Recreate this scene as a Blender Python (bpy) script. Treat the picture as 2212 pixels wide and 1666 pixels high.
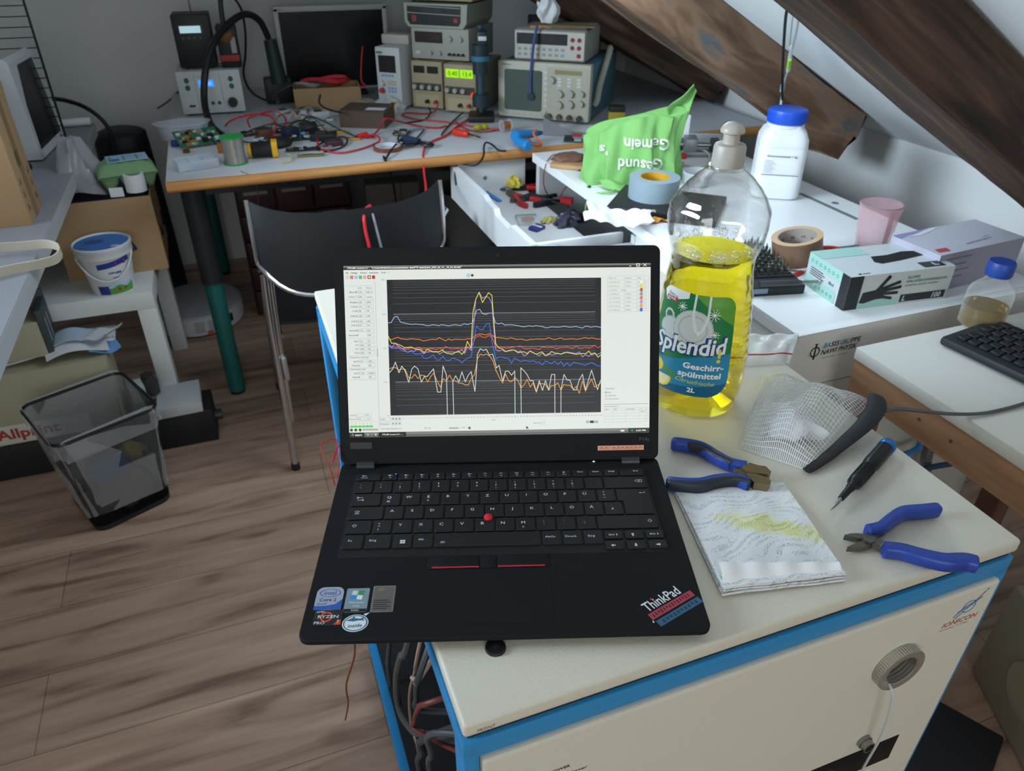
import bpy, bmesh, math, random
from mathutils import Vector, Matrix, Euler
for o in list(bpy.data.objects): bpy.data.objects.remove(o, do_unlink=True)
SC = bpy.context.scene
COL = SC.collection
R = math.radians
random.seed(7)
# ---------------------------------------------------------------- camera
cam = bpy.data.cameras.new('camera'); camo = bpy.data.objects.new('camera', cam); COL.objects.link(camo)
camo.location = (-0.08061, -0.31201, 1.34635)
camo.rotation_euler = (R(57.6597), R(-0.24997), R(-20.42564))
cam.sensor_width = 36.0; cam.lens = 1600.0 / 2212 * 36
cam.clip_start = 0.02
cam.dof.use_dof = True; cam.dof.focus_distance = 0.72; cam.dof.aperture_fstop = 13.0
SC.camera = camo
# ---------------------------------------------------------------- exposure, sky, daylight through the windows, added fill from the left
SC.view_settings.view_transform = 'Standard'; SC.view_settings.look = 'None'
SC.view_settings.gamma = 1.0; SC.view_settings.use_curve_mapping = False
SC.view_settings.exposure = 0.0
SC.cycles.transparent_max_bounces = 40
W = bpy.data.worlds.new('sky'); SC.world = W; W.use_nodes = True
W.node_tree.nodes['Background'].inputs[0].default_value = (0.62, 0.78, 1.0, 1)
W.node_tree.nodes['Background'].inputs[1].default_value = 0.25
def area(name, loc, direction, sx, sy, power, color):
    l = bpy.data.lights.new(name, 'AREA'); l.shape = 'RECTANGLE'; l.size = sx; l.size_y = sy
    l.energy = power; l.color = color
    o = bpy.data.objects.new(name, l); COL.objects.link(o); o.location = loc
    o.rotation_euler = Vector(direction).to_track_quat('-Z', 'Y').to_euler()
    return o
TANR = math.tan(R(29.3))
def zceil(x): return 1.7984 - TANR * x          # underside of the roof slope
area('daylight_roof_window', (0.64, 1.07, zceil(0.64) + 0.04), (0, 0, -1), 0.60, 0.56, 8.5, (0.74, 0.88, 1.0)).rotation_euler = (0, R(29.3), 0)
area('daylight_rear_window', (-0.35, -2.52, 1.45), (0.12, 1, -0.28), 1.7, 1.2, 29.0, (0.97, 1.0, 0.97))
area('left_fill_light', (-1.70, 0.9, 1.55), (1, 0.06, -0.22), 1.1, 0.9, 24.0, (0.72, 0.87, 1.0)).data.spread = R(75)  # added light before the solid left wall, brightens roof bay and right wall

# ---------------------------------------------------------------- materials
def lin(h):
    if isinstance(h, str):
        h = h.lstrip('#'); c = [int(h[i:i+2], 16) / 255 for i in (0, 2, 4)]
    else: c = h
    return tuple(v / 12.92 if v <= .04045 else ((v + .055) / 1.055) ** 2.4 for v in c) + (1.0,)
MATS = {}
def mat(name, col, rough=.5, metal=0., bump=0., bscale=200., var=0., vscale=20., spec=.5, alpha=None, trans=0., ior=1.45, emit=None, estr=0., sheen=0., coat=0.):
    if name in MATS: return MATS[name]
    m = bpy.data.materials.new(name); m.use_nodes = True; nt = m.node_tree; b = nt.nodes['Principled BSDF']
    b.inputs['Base Color'].default_value = lin(col); b.inputs['Roughness'].default_value = rough
    b.inputs['Metallic'].default_value = metal; b.inputs['Specular IOR Level'].default_value = spec
    b.inputs['Transmission Weight'].default_value = trans; b.inputs['IOR'].default_value = ior
    if sheen: b.inputs['Sheen Weight'].default_value = sheen
    if coat: b.inputs['Coat Weight'].default_value = coat
    if alpha is not None: b.inputs['Alpha'].default_value = alpha
    if emit: b.inputs['Emission Color'].default_value = lin(emit); b.inputs['Emission Strength'].default_value = estr
    if bump or var:
        tc = nt.nodes.new('ShaderNodeTexCoord')
    if bump:
        n = nt.nodes.new('ShaderNodeTexNoise'); n.inputs['Scale'].default_value = bscale; n.inputs['Detail'].default_value = 3
        nt.links.new(tc.outputs['Object'], n.inputs['Vector'])
        bp = nt.nodes.new('ShaderNodeBump'); bp.inputs['Strength'].default_value = bump; bp.inputs['Distance'].default_value = .001
        nt.links.new(n.outputs['Fac'], bp.inputs['Height']); nt.links.new(bp.outputs['Normal'], b.inputs['Normal'])
    if var:
        n = nt.nodes.new('ShaderNodeTexNoise'); n.inputs['Scale'].default_value = vscale; n.inputs['Detail'].default_value = 4
        nt.links.new(tc.outputs['Object'], n.inputs['Vector'])
        mx = nt.nodes.new('ShaderNodeMix'); mx.data_type = 'RGBA'
        c = lin(col); mx.inputs[6].default_value = tuple(max(0, v * (1 - var)) for v in c[:3]) + (1,); mx.inputs[7].default_value = tuple(min(1, v * (1 + var)) for v in c[:3]) + (1,)
        nt.links.new(n.outputs['Fac'], mx.inputs[0]); nt.links.new(mx.outputs[2], b.inputs['Base Color'])
    MATS[name] = m; return m
def emis(name, col, s=1.0):
    if name in MATS: return MATS[name]
    m = bpy.data.materials.new(name); m.use_nodes = True; nt = m.node_tree; b = nt.nodes['Principled BSDF']
    b.inputs['Base Color'].default_value = (0.01, 0.01, 0.01, 1); b.inputs['Roughness'].default_value = .3; b.inputs['Specular IOR Level'].default_value = .2
    b.inputs['Emission Color'].default_value = lin(col); b.inputs['Emission Strength'].default_value = s
    MATS[name] = m; return m
def film(name, col, amount, rough=.15, ior=1.4, gloss=False):
    """thin clear plastic: mostly see-through, with a glossy skin"""
    if name in MATS: return MATS[name]
    m = bpy.data.materials.new(name); m.use_nodes = True; nt = m.node_tree
    for n in list(nt.nodes): nt.nodes.remove(n)
    out = nt.nodes.new('ShaderNodeOutputMaterial'); tr = nt.nodes.new('ShaderNodeBsdfTransparent'); tr.inputs[0].default_value = (1, 1, 1, 1)
    p = nt.nodes.new('ShaderNodeBsdfPrincipled'); p.inputs['Base Color'].default_value = lin(col); p.inputs['Roughness'].default_value = rough; p.inputs['IOR'].default_value = ior
    if gloss: p = nt.nodes.new('ShaderNodeBsdfGlossy'); p.inputs['Color'].default_value = lin(col); p.inputs['Roughness'].default_value = rough
    lw_ = nt.nodes.new('ShaderNodeLayerWeight'); lw_.inputs[0].default_value = .5
    fr = nt.nodes.new('ShaderNodeMath'); fr.operation = 'POWER'; fr.inputs[1].default_value = 2.6; nt.links.new(lw_.outputs['Facing'], fr.inputs[0])
    ad = nt.nodes.new('ShaderNodeMath'); ad.operation = 'MULTIPLY_ADD'; ad.use_clamp = True; ad.inputs[1].default_value = min(.9, (ior-1)*1.1); ad.inputs[2].default_value = amount
    mx = nt.nodes.new('ShaderNodeMixShader')
    nt.links.new(fr.outputs[0], ad.inputs[0]); nt.links.new(ad.outputs[0], mx.inputs[0]); nt.links.new(tr.outputs[0], mx.inputs[1]); nt.links.new(p.outputs[0], mx.inputs[2]); nt.links.new(mx.outputs[0], out.inputs[0])
    MATS[name] = m; return m
def ramp_mat(name, cols, kind='noise', scale=(1, 1, 1), rough=.6, bump=.2, detail=6, dist=0., nscale=4., spec=.4):
    """colour ramp over a stretched noise (wood grain, marbling)"""
    if name in MATS: return MATS[name]
    m = bpy.data.materials.new(name); m.use_nodes = True; nt = m.node_tree; b = nt.nodes['Principled BSDF']
    tc = nt.nodes.new('ShaderNodeTexCoord'); mp = nt.nodes.new('ShaderNodeMapping'); mp.inputs['Scale'].default_value = scale
    n = nt.nodes.new('ShaderNodeTexNoise'); n.inputs['Scale'].default_value = nscale; n.inputs['Detail'].default_value = detail; n.inputs['Distortion'].default_value = dist
    cr = nt.nodes.new('ShaderNodeValToRGB'); e = cr.color_ramp.elements
    e[0].position, e[0].color = cols[0][0], lin(cols[0][1]); e[1].position, e[1].color = cols[-1][0], lin(cols[-1][1])
    for q, c in cols[1:-1]:
        k = e.new(q); k.color = lin(c)
    bp = nt.nodes.new('ShaderNodeBump'); bp.inputs['Strength'].default_value = bump; bp.inputs['Distance'].default_value = .003
    L = nt.links.new
    L(tc.outputs['Object'], mp.inputs[0]); L(mp.outputs[0], n.inputs['Vector']); L(n.outputs['Fac'], cr.inputs[0]); L(cr.outputs[0], b.inputs['Base Color'])
    L(n.outputs['Fac'], bp.inputs['Height']); L(bp.outputs[0], b.inputs['Normal'])
    b.inputs['Roughness'].default_value = rough; b.inputs['Specular IOR Level'].default_value = spec
    MATS[name] = m; return m

# ---------------------------------------------------------------- mesh builder
FONT = {}
def font_geo(s, bold=0., shear=0., res=2):
    k = (s, bold, shear, res)
    if k not in FONT:
        c = bpy.data.curves.new('lettering', 'FONT'); c.body = s; c.size = 1.0; c.resolution_u = res; c.offset = bold; c.shear = shear
        o = bpy.data.objects.new('lettering', c); me = bpy.data.meshes.new_from_object(o)
        v = [(q.co.x, q.co.y) for q in me.vertices]; f = [tuple(q.vertices) for q in me.polygons]
        bpy.data.objects.remove(o); bpy.data.curves.remove(c); bpy.data.meshes.remove(me)
        FONT[k] = (v, f)
    return FONT[k]
def Tm(loc=(0, 0, 0), rx=0, ry=0, rz=0, s=1):
    return Matrix.Translation(loc) @ Euler((R(rx), R(ry), R(rz))).to_matrix().to_4x4() @ Matrix.Scale(s, 4)
def frame(o, ex, ey):
    """matrix with origin o, x axis ex, y axis ey"""
    ex = Vector(ex).normalized(); ey = Vector(ey); ez = ex.cross(ey).normalized(); ey = ez.cross(ex)
    m = Matrix((ex, ey, ez)).transposed().to_4x4(); m.translation = Vector(o); return m
def smooth_path(pts, n=6):
    p = [Vector(q) for q in pts]
    if len(p) < 3: return p
    out = []
    for i in range(len(p) - 1):
        a, b, c, d = p[max(i-1, 0)], p[i], p[i+1], p[min(i+2, len(p)-1)]
        for k in range(n):
            t = k / n; t2 = t*t; t3 = t2*t
            out.append(.5 * ((2*b) + (c-a)*t + (2*a-5*b+4*c-d)*t2 + (3*b-a-3*c+d)*t3))
    out.append(p[-1]); return out
class MB:
    def __init__(s, T=None): s.v = []; s.f = []; s.m = []; s.sm = []; s.mats = []; s.T = T
    def mi(s, m):
        if m not in s.mats: s.mats.append(m)
        return s.mats.index(m)
    def add(s, v, f, m, T=None, sm=False):
        k = len(s.v); i = s.mi(m); t = T if s.T is None else (s.T if T is None else s.T @ T)
        s.v += [tuple(t @ Vector(q)) for q in v] if t is not None else [tuple(q) for q in v]
        for q in f: s.f.append(tuple(k + j for j in q)); s.m.append(i); s.sm.append(sm)
        return s
    def box(s, lo, hi, m, T=None, bev=0., seg=2):
        x0, y0, z0 = lo; x1, y1, z1 = hi
        if bev <= 0:
            v = [(x0,y0,z0),(x1,y0,z0),(x1,y1,z0),(x0,y1,z0),(x0,y0,z1),(x1,y0,z1),(x1,y1,z1),(x0,y1,z1)]
            return s.add(v, [(0,3,2,1),(4,5,6,7),(0,1,5,4),(1,2,6,5),(2,3,7,6),(3,0,4,7)], m, T)
        b = bmesh.new(); bmesh.ops.create_cube(b, size=1)
        for q in b.verts: q.co = Vector(((x0+x1)/2 + q.co.x*(x1-x0), (y0+y1)/2 + q.co.y*(y1-y0), (z0+z1)/2 + q.co.z*(z1-z0)))
        bmesh.ops.bevel(b, geom=list(b.edges), offset=min(bev, .49*min(x1-x0, y1-y0, z1-z0)), segments=seg, affect='EDGES', profile=.5)
        b.verts.index_update(); v = [tuple(q.co) for q in b.verts]; f = [tuple(q.index for q in p.verts) for p in b.faces]; b.free()
        return s.add(v, f, m, T, True)
    def prism(s, poly, z0, z1, m, T=None, sm=False):
        n = len(poly); v = [(x, y, z0) for x, y in poly] + [(x, y, z1) for x, y in poly]
        f = [tuple(range(n-1, -1, -1)), tuple(range(n, 2*n))] + [(i, (i+1) % n, n+(i+1) % n, n+i) for i in range(n)]
        return s.add(v, f, m, T, sm)
    def lathe(s, prof, m, T=None, seg=32, sq=0.):
        """profile of (r, z) turned about z; sq squares the outline"""
        v = []; f = []
        for r, z in prof:
            for k in range(seg):
                a = 2*math.pi*k/seg; c, d = math.cos(a), math.sin(a)
                e = (abs(c)**(2/(1-sq)) + abs(d)**(2/(1-sq)))**(-(1-sq)/2) if sq else 1
                v.append((r*c*e, r*d*e, z))
        for i in range(len(prof)-1):
            for k in range(seg): f.append((i*seg+k, i*seg+(k+1) % seg, (i+1)*seg+(k+1) % seg, (i+1)*seg+k))
        if prof[0][0] > 1e-6: f.append(tuple(range(seg-1, -1, -1)))
        if prof[-1][0] > 1e-6: f.append(tuple(range((len(prof)-1)*seg, len(prof)*seg)))
        return s.add(v, f, m, T, True)
    def ring(s, r0, r1, z0, z1, m, T=None, seg=40, m_in=None):
        """a tube wall: outer r1, inner r0"""
        v = [(r*math.cos(2*math.pi*k/seg), r*math.sin(2*math.pi*k/seg), z) for r, z in ((r1, z0), (r1, z1), (r0, z1), (r0, z0)) for k in range(seg)]
        fs = lambda i, j: [(i*seg+k, i*seg+(k+1) % seg, j*seg+(k+1) % seg, j*seg+k) for k in range(seg)]
        s.add(v, fs(0, 1) + fs(1, 2) + fs(3, 0), m, T); s.add(v, fs(2, 3), m_in or m, T, True); return s
    def cyl(s, p0, p1, r0, m, r1=None, seg=16, T=None, caps=True):
        p0, p1 = Vector(p0), Vector(p1); r1 = r0 if r1 is None else r1; d = (p1-p0); q = d.to_track_quat('Z', 'Y').to_matrix()
        v = [tuple(p + q @ Vector((r*math.cos(2*math.pi*k/seg), r*math.sin(2*math.pi*k/seg), 0))) for p, r in ((p0, r0), (p1, r1)) for k in range(seg)]
        s.add(v, [(k, (k+1) % seg, seg+(k+1) % seg, seg+k) for k in range(seg)], m, T, True)
        if caps: s.add(v, [tuple(range(seg-1, -1, -1)), tuple(range(seg, 2*seg))], m, T)
        return s
    def tube(s, pts, r, m, seg=8, T=None, n=6, raw=False, flat=1.):
        p = [Vector(q) for q in pts] if raw else smooth_path(pts, n); v = []; f = []; up = None
        for i, q in enumerate(p):
            d = (p[min(i+1, len(p)-1)] - p[max(i-1, 0)]).normalized()
            if up is None: up = Vector((0, 0, 1)) if abs(d.z) < .9 else Vector((1, 0, 0))
            a = d.cross(up)
            if a.length < 1e-5: a = d.orthogonal()
            a.normalize(); b = a.cross(d).normalized(); up = b
            rr = r[min(i, len(r)-1)] if isinstance(r, (list, tuple)) else r
            for k in range(seg):
                w = 2*math.pi*k/seg; v.append(tuple(q + a*rr*math.cos(w) + b*rr*flat*math.sin(w)))
        for i in range(len(p)-1):
            for k in range(seg): f.append((i*seg+k, (i+1)*seg+k, (i+1)*seg+(k+1) % seg, i*seg+(k+1) % seg))
        f += [tuple(range(seg)), tuple(range(len(p)*seg-1, (len(p)-1)*seg-1, -1))]
        return s.add(v, f, m, T, True)
    def sheet(s, fn, nu, nv, m, th=0., T=None, sm=True):
        """surface fn(u, v) -> point with u, v in 0..1; th gives it a thickness along its normals"""
        P = [[Vector(fn(i/nu, j/nv)) for j in range(nv+1)] for i in range(nu+1)]; w = nv+1
        v = [tuple(P[i][j]) for i in range(nu+1) for j in range(w)]; f = [(i*w+j, (i+1)*w+j, (i+1)*w+j+1, i*w+j+1) for i in range(nu) for j in range(nv)]
        if th:
            k = len(v); N = []
            for i in range(nu+1):
                for j in range(w):
                    n = (P[min(i+1, nu)][j] - P[max(i-1, 0)][j]).cross(P[i][min(j+1, nv)] - P[i][max(j-1, 0)])
                    N.append(n.normalized() if n.length > 1e-12 else Vector((0, 0, 1)))
            v += [tuple(Vector(v[q]) - N[q]*th) for q in range(k)]; f += [tuple(k+j for j in reversed(q)) for q in f]
            e = [i*w for i in range(nu+1)] + [nu*w+j for j in range(1, w)] + [i*w+nv for i in range(nu-1, -1, -1)] + [j for j in range(nv-1, 0, -1)]
            f += [(e[(q+1) % len(e)], e[q], k+e[q], k+e[(q+1) % len(e)]) for q in range(len(e))]
        return s.add(v, f, m, T, sm)
    def text(s, txt, h, m, T=None, align='l', bold=0., shear=0., sx=1., z=0., width=None):
        """lettering in the xy plane, cap height about h"""
        v, f = font_geo(txt, bold, shear); k = h/.7
        if not v: return s
        x0, x1 = min(q[0] for q in v), max(q[0] for q in v)
        if width: sx = width/((x1-x0)*k)
        o = 0 if align == 'l' else (-(x0+x1)/2 if align == 'c' else -x1)
        return s.add([((x+o)*k*sx, y*k, z) for x, y in v], f, m, T)
    def poly(s, pts, m, T=None, z=0.): return s.add([(x, y, z) for x, y in pts], [tuple(range(len(pts)))], m, T)
    def rect(s, x0, y0, x1, y1, m, T=None, z=0.): return s.poly([(x0,y0),(x1,y0),(x1,y1),(x0,y1)], m, T, z)
    def line(s, pts, w, m, T=None, z=0.):
        for (x0, y0), (x1, y1) in zip(pts, pts[1:]):
            d = math.hypot(x1-x0, y1-y0)
            if d < 1e-9: continue
            a, b = -(y1-y0)/d*w/2, (x1-x0)/d*w/2; e, g = (x1-x0)/d*w*.3, (y1-y0)/d*w*.3
            s.poly([(x0-a-e,y0-b-g),(x1-a+e,y1-b+g),(x1+a+e,y1+b+g),(x0+a-e,y0+b-g)][::1], m, T, z)
        return s
    def disc(s, x, y, r, m, T=None, z=0., seg=20, ry=None, r0=0):
        c = [(math.cos(2*math.pi*k/seg), math.sin(2*math.pi*k/seg)) for k in range(seg)]; ry = ry or r
        if r0:
            v = [(x+r*a, y+ry*b, z) for a, b in c] + [(x+r0*a, y+r0*ry/r*b, z) for a, b in c]
            return s.add(v, [(k, (k+1) % seg, seg+(k+1) % seg, seg+k) for k in range(seg)], m, T)
        return s.poly([(x+r*a, y+ry*b) for a, b in c], m, T, z)
    def build(s, name, parent=None, loc=None, rz=0.):
        me = bpy.data.meshes.new(name); me.from_pydata(s.v, [], s.f)
        for q in s.mats: me.materials.append(q)
        me.polygons.foreach_set('material_index', s.m); me.polygons.foreach_set('use_smooth', s.sm)
        me.update(); o = bpy.data.objects.new(name, me); COL.objects.link(o)
        if any(s.sm): me.set_sharp_from_angle(angle=R(42))
        if parent: o.parent = parent
        if loc: o.location = loc
        if rz: o.rotation_euler.z = R(rz)
        return o
def tag(o, label=None, cat=None, group=None, kind=None):
    for k, v in (('label', label), ('category', cat), ('group', group), ('kind', kind)):
        if v: o[k] = v
    return o
def thing(name, label, cat, loc=(0, 0, 0), rz=0., group=None):
    o = bpy.data.objects.new(name, None); o.empty_display_size = .05; COL.objects.link(o)
    o.location = loc; o.rotation_euler.z = R(rz); return tag(o, label, cat, group)
def struct(o): o['kind'] = 'structure'; return o
def one(name, label, cat, mb, loc=None, rz=0., group=None):
    return tag(mb.build(name, None, loc, rz), label, cat, group)
def cable(name, label, pts, r, m, seg=8, cat='cable', group=None, n=6):
    """a loose wire; its origin sits at its lowest point"""
    lo = min(pts, key=lambda q: q[2]); o = Vector(lo)
    return one(name, label, cat, MB().tube([tuple(Vector(q)-o) for q in pts], r, m, seg, n=n), lo, 0, group)

white_plastic = mat('white plastic', 'e4e4e0', .45); black_plastic = mat('black plastic', '1b1c1e', .5); dark_plastic = mat('dark plastic', '2a2b2d', .55)
chrome = mat('chrome', 'c9c9cc', .18, 1.0); steel = mat('steel', '9b9a98', .32, 1.0); red_wire = mat('red wire', 'c02430', .45); black_wire = mat('black wire', '151618', .5)
paper = mat('paper', 'dadcde', .8, bump=.2, bscale=60); kraft = mat('kraft card', 'a68763', .85, bump=.15, bscale=90, var=.08); grey_metal = mat('grey metal', '85888a', .45, .3)
ink = mat('black print', '17181a', .6); white_ink = mat('white print', 'eeeeee', .6)

# ================================================================ the room
def floor_mat():
    m = bpy.data.materials.new('oak laminate'); m.use_nodes = True; nt = m.node_tree; L = nt.links.new; b = nt.nodes['Principled BSDF']
    tc = nt.nodes.new('ShaderNodeTexCoord'); br = nt.nodes.new('ShaderNodeTexBrick')
    for k, v in (('Scale', 1.0), ('Mortar Size', .0012), ('Brick Width', 1.28), ('Row Height', .19), ('Mortar Smooth', .1)): br.inputs[k].default_value = v
    br.inputs['Color1'].default_value = (1, 1, 1, 1); br.inputs['Color2'].default_value = (.80, .80, .80, 1); br.inputs['Mortar'].default_value = (.45, .45, .45, 1)
    mp = nt.nodes.new('ShaderNodeMapping'); mp.inputs['Scale'].default_value = (1.1, 11, 1)
    n = nt.nodes.new('ShaderNodeTexNoise'); n.inputs['Scale'].default_value = 2.2; n.inputs['Detail'].default_value = 7; n.inputs['Distortion'].default_value = .7
    cr = nt.nodes.new('ShaderNodeValToRGB'); e = cr.color_ramp.elements
    e[0].position, e[0].color = .3, lin('7d6454'); e[1].position, e[1].color = .72, lin('c3a58f'); k = e.new(.46); k.color = lin('ab8d79')
    mp2 = nt.nodes.new('ShaderNodeMapping'); mp2.inputs['Scale'].default_value = (3.2, 13, 1)
    n2 = nt.nodes.new('ShaderNodeTexNoise'); n2.inputs['Scale'].default_value = 1.1; n2.inputs['Detail'].default_value = 2
    cr2 = nt.nodes.new('ShaderNodeValToRGB'); e2 = cr2.color_ramp.elements; e2[0].position, e2[0].color = .22, (.55, .49, .46, 1); e2[1].position, e2[1].color = .34, (1, 1, 1, 1)
    m1 = nt.nodes.new('ShaderNodeMix'); m1.data_type = 'RGBA'; m1.blend_type = 'MULTIPLY'; m1.inputs[0].default_value = 1
    m2 = nt.nodes.new('ShaderNodeMix'); m2.data_type = 'RGBA'; m2.blend_type = 'MULTIPLY'; m2.inputs[0].default_value = 1
    L(tc.outputs['Object'], br.inputs['Vector']); L(tc.outputs['Object'], mp.inputs[0]); L(mp.outputs[0], n.inputs['Vector']); L(n.outputs['Fac'], cr.inputs[0])
    L(tc.outputs['Object'], mp2.inputs[0]); L(mp2.outputs[0], n2.inputs['Vector']); L(n2.outputs['Fac'], cr2.inputs[0])
    L(cr.outputs[0], m1.inputs[6]); L(br.outputs['Color'], m1.inputs[7]); L(m1.outputs[2], m2.inputs[6]); L(cr2.outputs[0], m2.inputs[7]); L(m2.outputs[2], b.inputs['Base Color'])
    bp = nt.nodes.new('ShaderNodeBump'); bp.inputs['Strength'].default_value = .15; bp.inputs['Distance'].default_value = .002; L(n.outputs['Fac'], bp.inputs['Height']); L(bp.outputs[0], b.inputs['Normal'])
    b.inputs['Roughness'].default_value = .42; b.inputs['Specular IOR Level'].default_value = .45
    return m
plaster = mat('white plaster', 'd6d7d6', .9, bump=.12, bscale=40, var=.02, vscale=3)
roof_white = mat('roof lining', 'e8ecee', .85, bump=.05, bscale=30)
XL, XR, YB, YF = -1.75, 1.80, 3.15, -2.6
struct(MB().box((XL-.1, YF-.1, -.1), (XR+.1, YB+.1, 0), floor_mat()).build('floor'))
struct(MB().box((XL-.1, YB, 0), (XR+.1, YB+.1, 2.6), plaster).build('wall_back'))
struct(MB().box((XL-.1, YF, 0), (XL, YB, 2.6), plaster).build('wall_left'))
ZK = zceil(XR)
struct(MB().box((XR, YF, 0), (XR+.1, YB, ZK), plaster).build('wall_right'))
fw = MB()                                                    # the wall behind the photographer, with its window opening
fw.box((XL, YF-.1, 0), (XR, YF, .85), plaster).box((XL, YF-.1, 2.05), (XR, YF, 2.6), plaster).box((XL, YF-.1, .85), (-1.2, YF, 2.05), plaster).box((.5, YF-.1, .85), (XR, YF, 2.05), plaster)
struct(fw.build('wall_front'))
wf = MB()
for a, b in (((-1.2, .85), (-1.14, 2.05)), ((.44, .85), (.5, 2.05)), ((-1.14, .85), (.44, .91)), ((-1.14, 1.99), (.44, 2.05)), ((-.38, .91), (-.32, 1.99))):
    wf.box((a[0], YF-.09, a[1]), (b[0], YF-.03, b[1]), white_plastic)
struct(wf.build('window_1'))
XT = (1.7984 - 2.35) / TANR                              # where the slope meets the flat ceiling
def slope(mb, x0, x1, y0, y1, m, th=.05):
    v = [(x, y, zceil(x) + d) for d in (0, th) for x, y in ((x0, y0), (x1, y0), (x1, y1), (x0, y1))]
    return mb.add(v, [(0,1,2,3),(7,6,5,4),(0,4,5,1),(1,5,6,2),(2,6,7,3),(3,7,4,0)], m)
cs = MB(); sx0, sx1, sy0, sy1 = .36, .90, .77, 1.37             # roof window opening between two rafters, above the frame of the photograph
slope(cs, XT, sx0, YF, YB, roof_white); slope(cs, sx1, XR+.02, YF, YB, roof_white); slope(cs, sx0, sx1, YF, sy0, roof_white); slope(cs, sx0, sx1, sy1, YB, roof_white)
struct(cs.build('ceiling_slope'))
sk = MB()
for a in ((sx0-.02, sx0+.03, sy0, sy1), (sx1-.03, sx1+.02, sy0, sy1), (sx0+.03, sx1-.03, sy0, sy0+.03), (sx0+.03, sx1-.03, sy1-.03, sy1)):
    v = [(x, y, zceil(x) + d) for d in (.015, .085) for x, y in ((a[0], a[2]), (a[1], a[2]), (a[1], a[3]), (a[0], a[3]))]
    sk.add(v, [(0,1,2,3),(7,6,5,4),(0,4,5,1),(1,5,6,2),(2,6,7,3),(3,7,4,0)], white_plastic)
struct(sk.build('window_2'))
struct(MB().box((XL, YF, 2.35), (XT+.02, YB, 2.42), plaster).build('ceiling'))

# old roof timbers under the slope
oldwood = ramp_mat('old timber', [(.28, '1f1510'), (.45, '3a281d'), (.6, '523b2c'), (.78, '6e5441')], scale=(2.2, 26, 26), nscale=1.6, rough=.75, bump=.6, dist=.5)
greywood = ramp_mat('weathered timber', [(.25, '3c2d22'), (.42, '6d5340'), (.55, '8d7059'), (.68, '5d6468'), (.8, 'a5764c')], scale=(1.6, 9, 9), nscale=2.1, rough=.8, bump=.55, dist=.8)
def rafter(label, y0, y1, top, bot, xe, m, ang=29.3, crook=0., cut=.02):
    """beam along the slope; local x runs up the slope from the sawn end"""
    Ln = 3.0; h = top - bot; nx = 40; v = []; f = []
    rnd = random.Random(int(y0*100)); ring = [(0, 0), (.5, -.03), (1, 0), (1.02, .5), (1, 1), (.5, 1), (0, 1), (-.02, .5)]
    for i in range(nx+1):
        t = i/nx; x = -Ln*t**1.5
        for a, b in ring:
            wob = .0035 * math.sin(9*x + 5*a) + rnd.uniform(-.0012, .0012)
            sh = (.018 if b > .6 else (.03 if b < .2 else 0)) * (1 if i == 0 else 0)
            v.append((x - sh, (y1-y0)*a + wob, h*(b-1) + wob - (crook*(1-t)**6 if b < .2 else 0)))
    n = len(ring)
    for i in range(nx):
        for k in range(n): f.append((i*n+k, (i+1)*n+k, (i+1)*n+(k+1) % n, i*n+(k+1) % n))
    f += [tuple(range(n)), tuple(range((nx+1)*n-1, nx*n-1, -1))]
    o = MB().add(v, f, m, sm=True).build('roof_beam'); o.location = (xe, y0, top); o.rotation_euler = (0, R(ang), 0)
    return tag(o, label, 'beam', 'roof rafters')
cosr = math.cos(R(29.3))
rafter('dark brown timber rafter with sawn end, furthest, behind the green cloth bag', 2.27, 2.39, .814, .716, 1.785, oldwood, 26.6)
rafter('grey weathered timber rafter with blunt rounded end above the white chemical jar', 1.400, 1.529, zceil(1.655)-.006, zceil(1.655)-.134, 1.655, greywood, 29.3, .010)
rafter('nearest broad brown rafter crossing the top right corner', .606, .735, zceil(1.777)-.004, zceil(1.777)-.130, 1.777, oldwood)

# ================================================================ lab instrument cabinet in the foreground
cream = mat('cream powder coat', 'd2cdbf', .42, bump=.35, bscale=420); cream2 = mat('cream front panel', 'd5d1c4', .5, bump=.2, bscale=420)
blue_coat = mat('blue powder coat', '2b86bf', .4, bump=.15, bscale=400); dark_in = mat('dark inside', '1c1d20', .8)
IW, ID, IT = .554, .788, .85
ins = thing('laboratory_instrument', 'large cream and blue laboratory instrument cabinet carrying the black laptop', 'instrument')
MB().box((0, 0, .8345), (IW, ID, IT), cream, bev=.0035, seg=3).text('FRONT', .0034, mat('grey print', '6b6a66', .7), frame((.0105, -.0003, .8385), (1, 0, 0), (0, 0, 1)), width=.0140).build('lid', ins)
b = MB(); b.cyl((.045, .057, .8495), (.045, .057, .8525), .0088, black_plastic, r1=.0080, seg=24).cyl((.045, .057, .8521), (.045, .057, .8527), .0035, dark_in, seg=6)
b.build('lid_screw', ins)
f = MB()
f.box((.004, .004, .826), (IW-.004, ID-.01, .8345), dark_in)
f.box((-.001, 0, .806), (IW, .022, .8285), blue_coat, bev=.002).box((-.001, ID-.03, .806), (IW, ID-.008, .8285), blue_coat, bev=.002)
f.box((-.001, .02, .806), (.016, ID-.02, .8285), blue_coat, bev=.002).box((IW-.017, .02, .806), (IW, ID-.02, .8285), blue_coat, bev=.002)
for x in (-.001, IW-.013):
    for y in (0, ID-.034): f.box((x, y, .05), (x+.013, y+.026, .81), blue_coat, bev=.002)
f.box((-.001, 0, .03), (IW, .03, .06), blue_coat, bev=.002).box((-.001, ID-.03, .03), (IW, ID, .06), blue_coat, bev=.002).box((-.001, .02, .03), (.016, ID-.02, .06), blue_coat, bev=.002).box((IW-.017, .02, .03), (IW, ID-.02, .06), blue_coat, bev=.002)
f.build('frame', ins)
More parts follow.
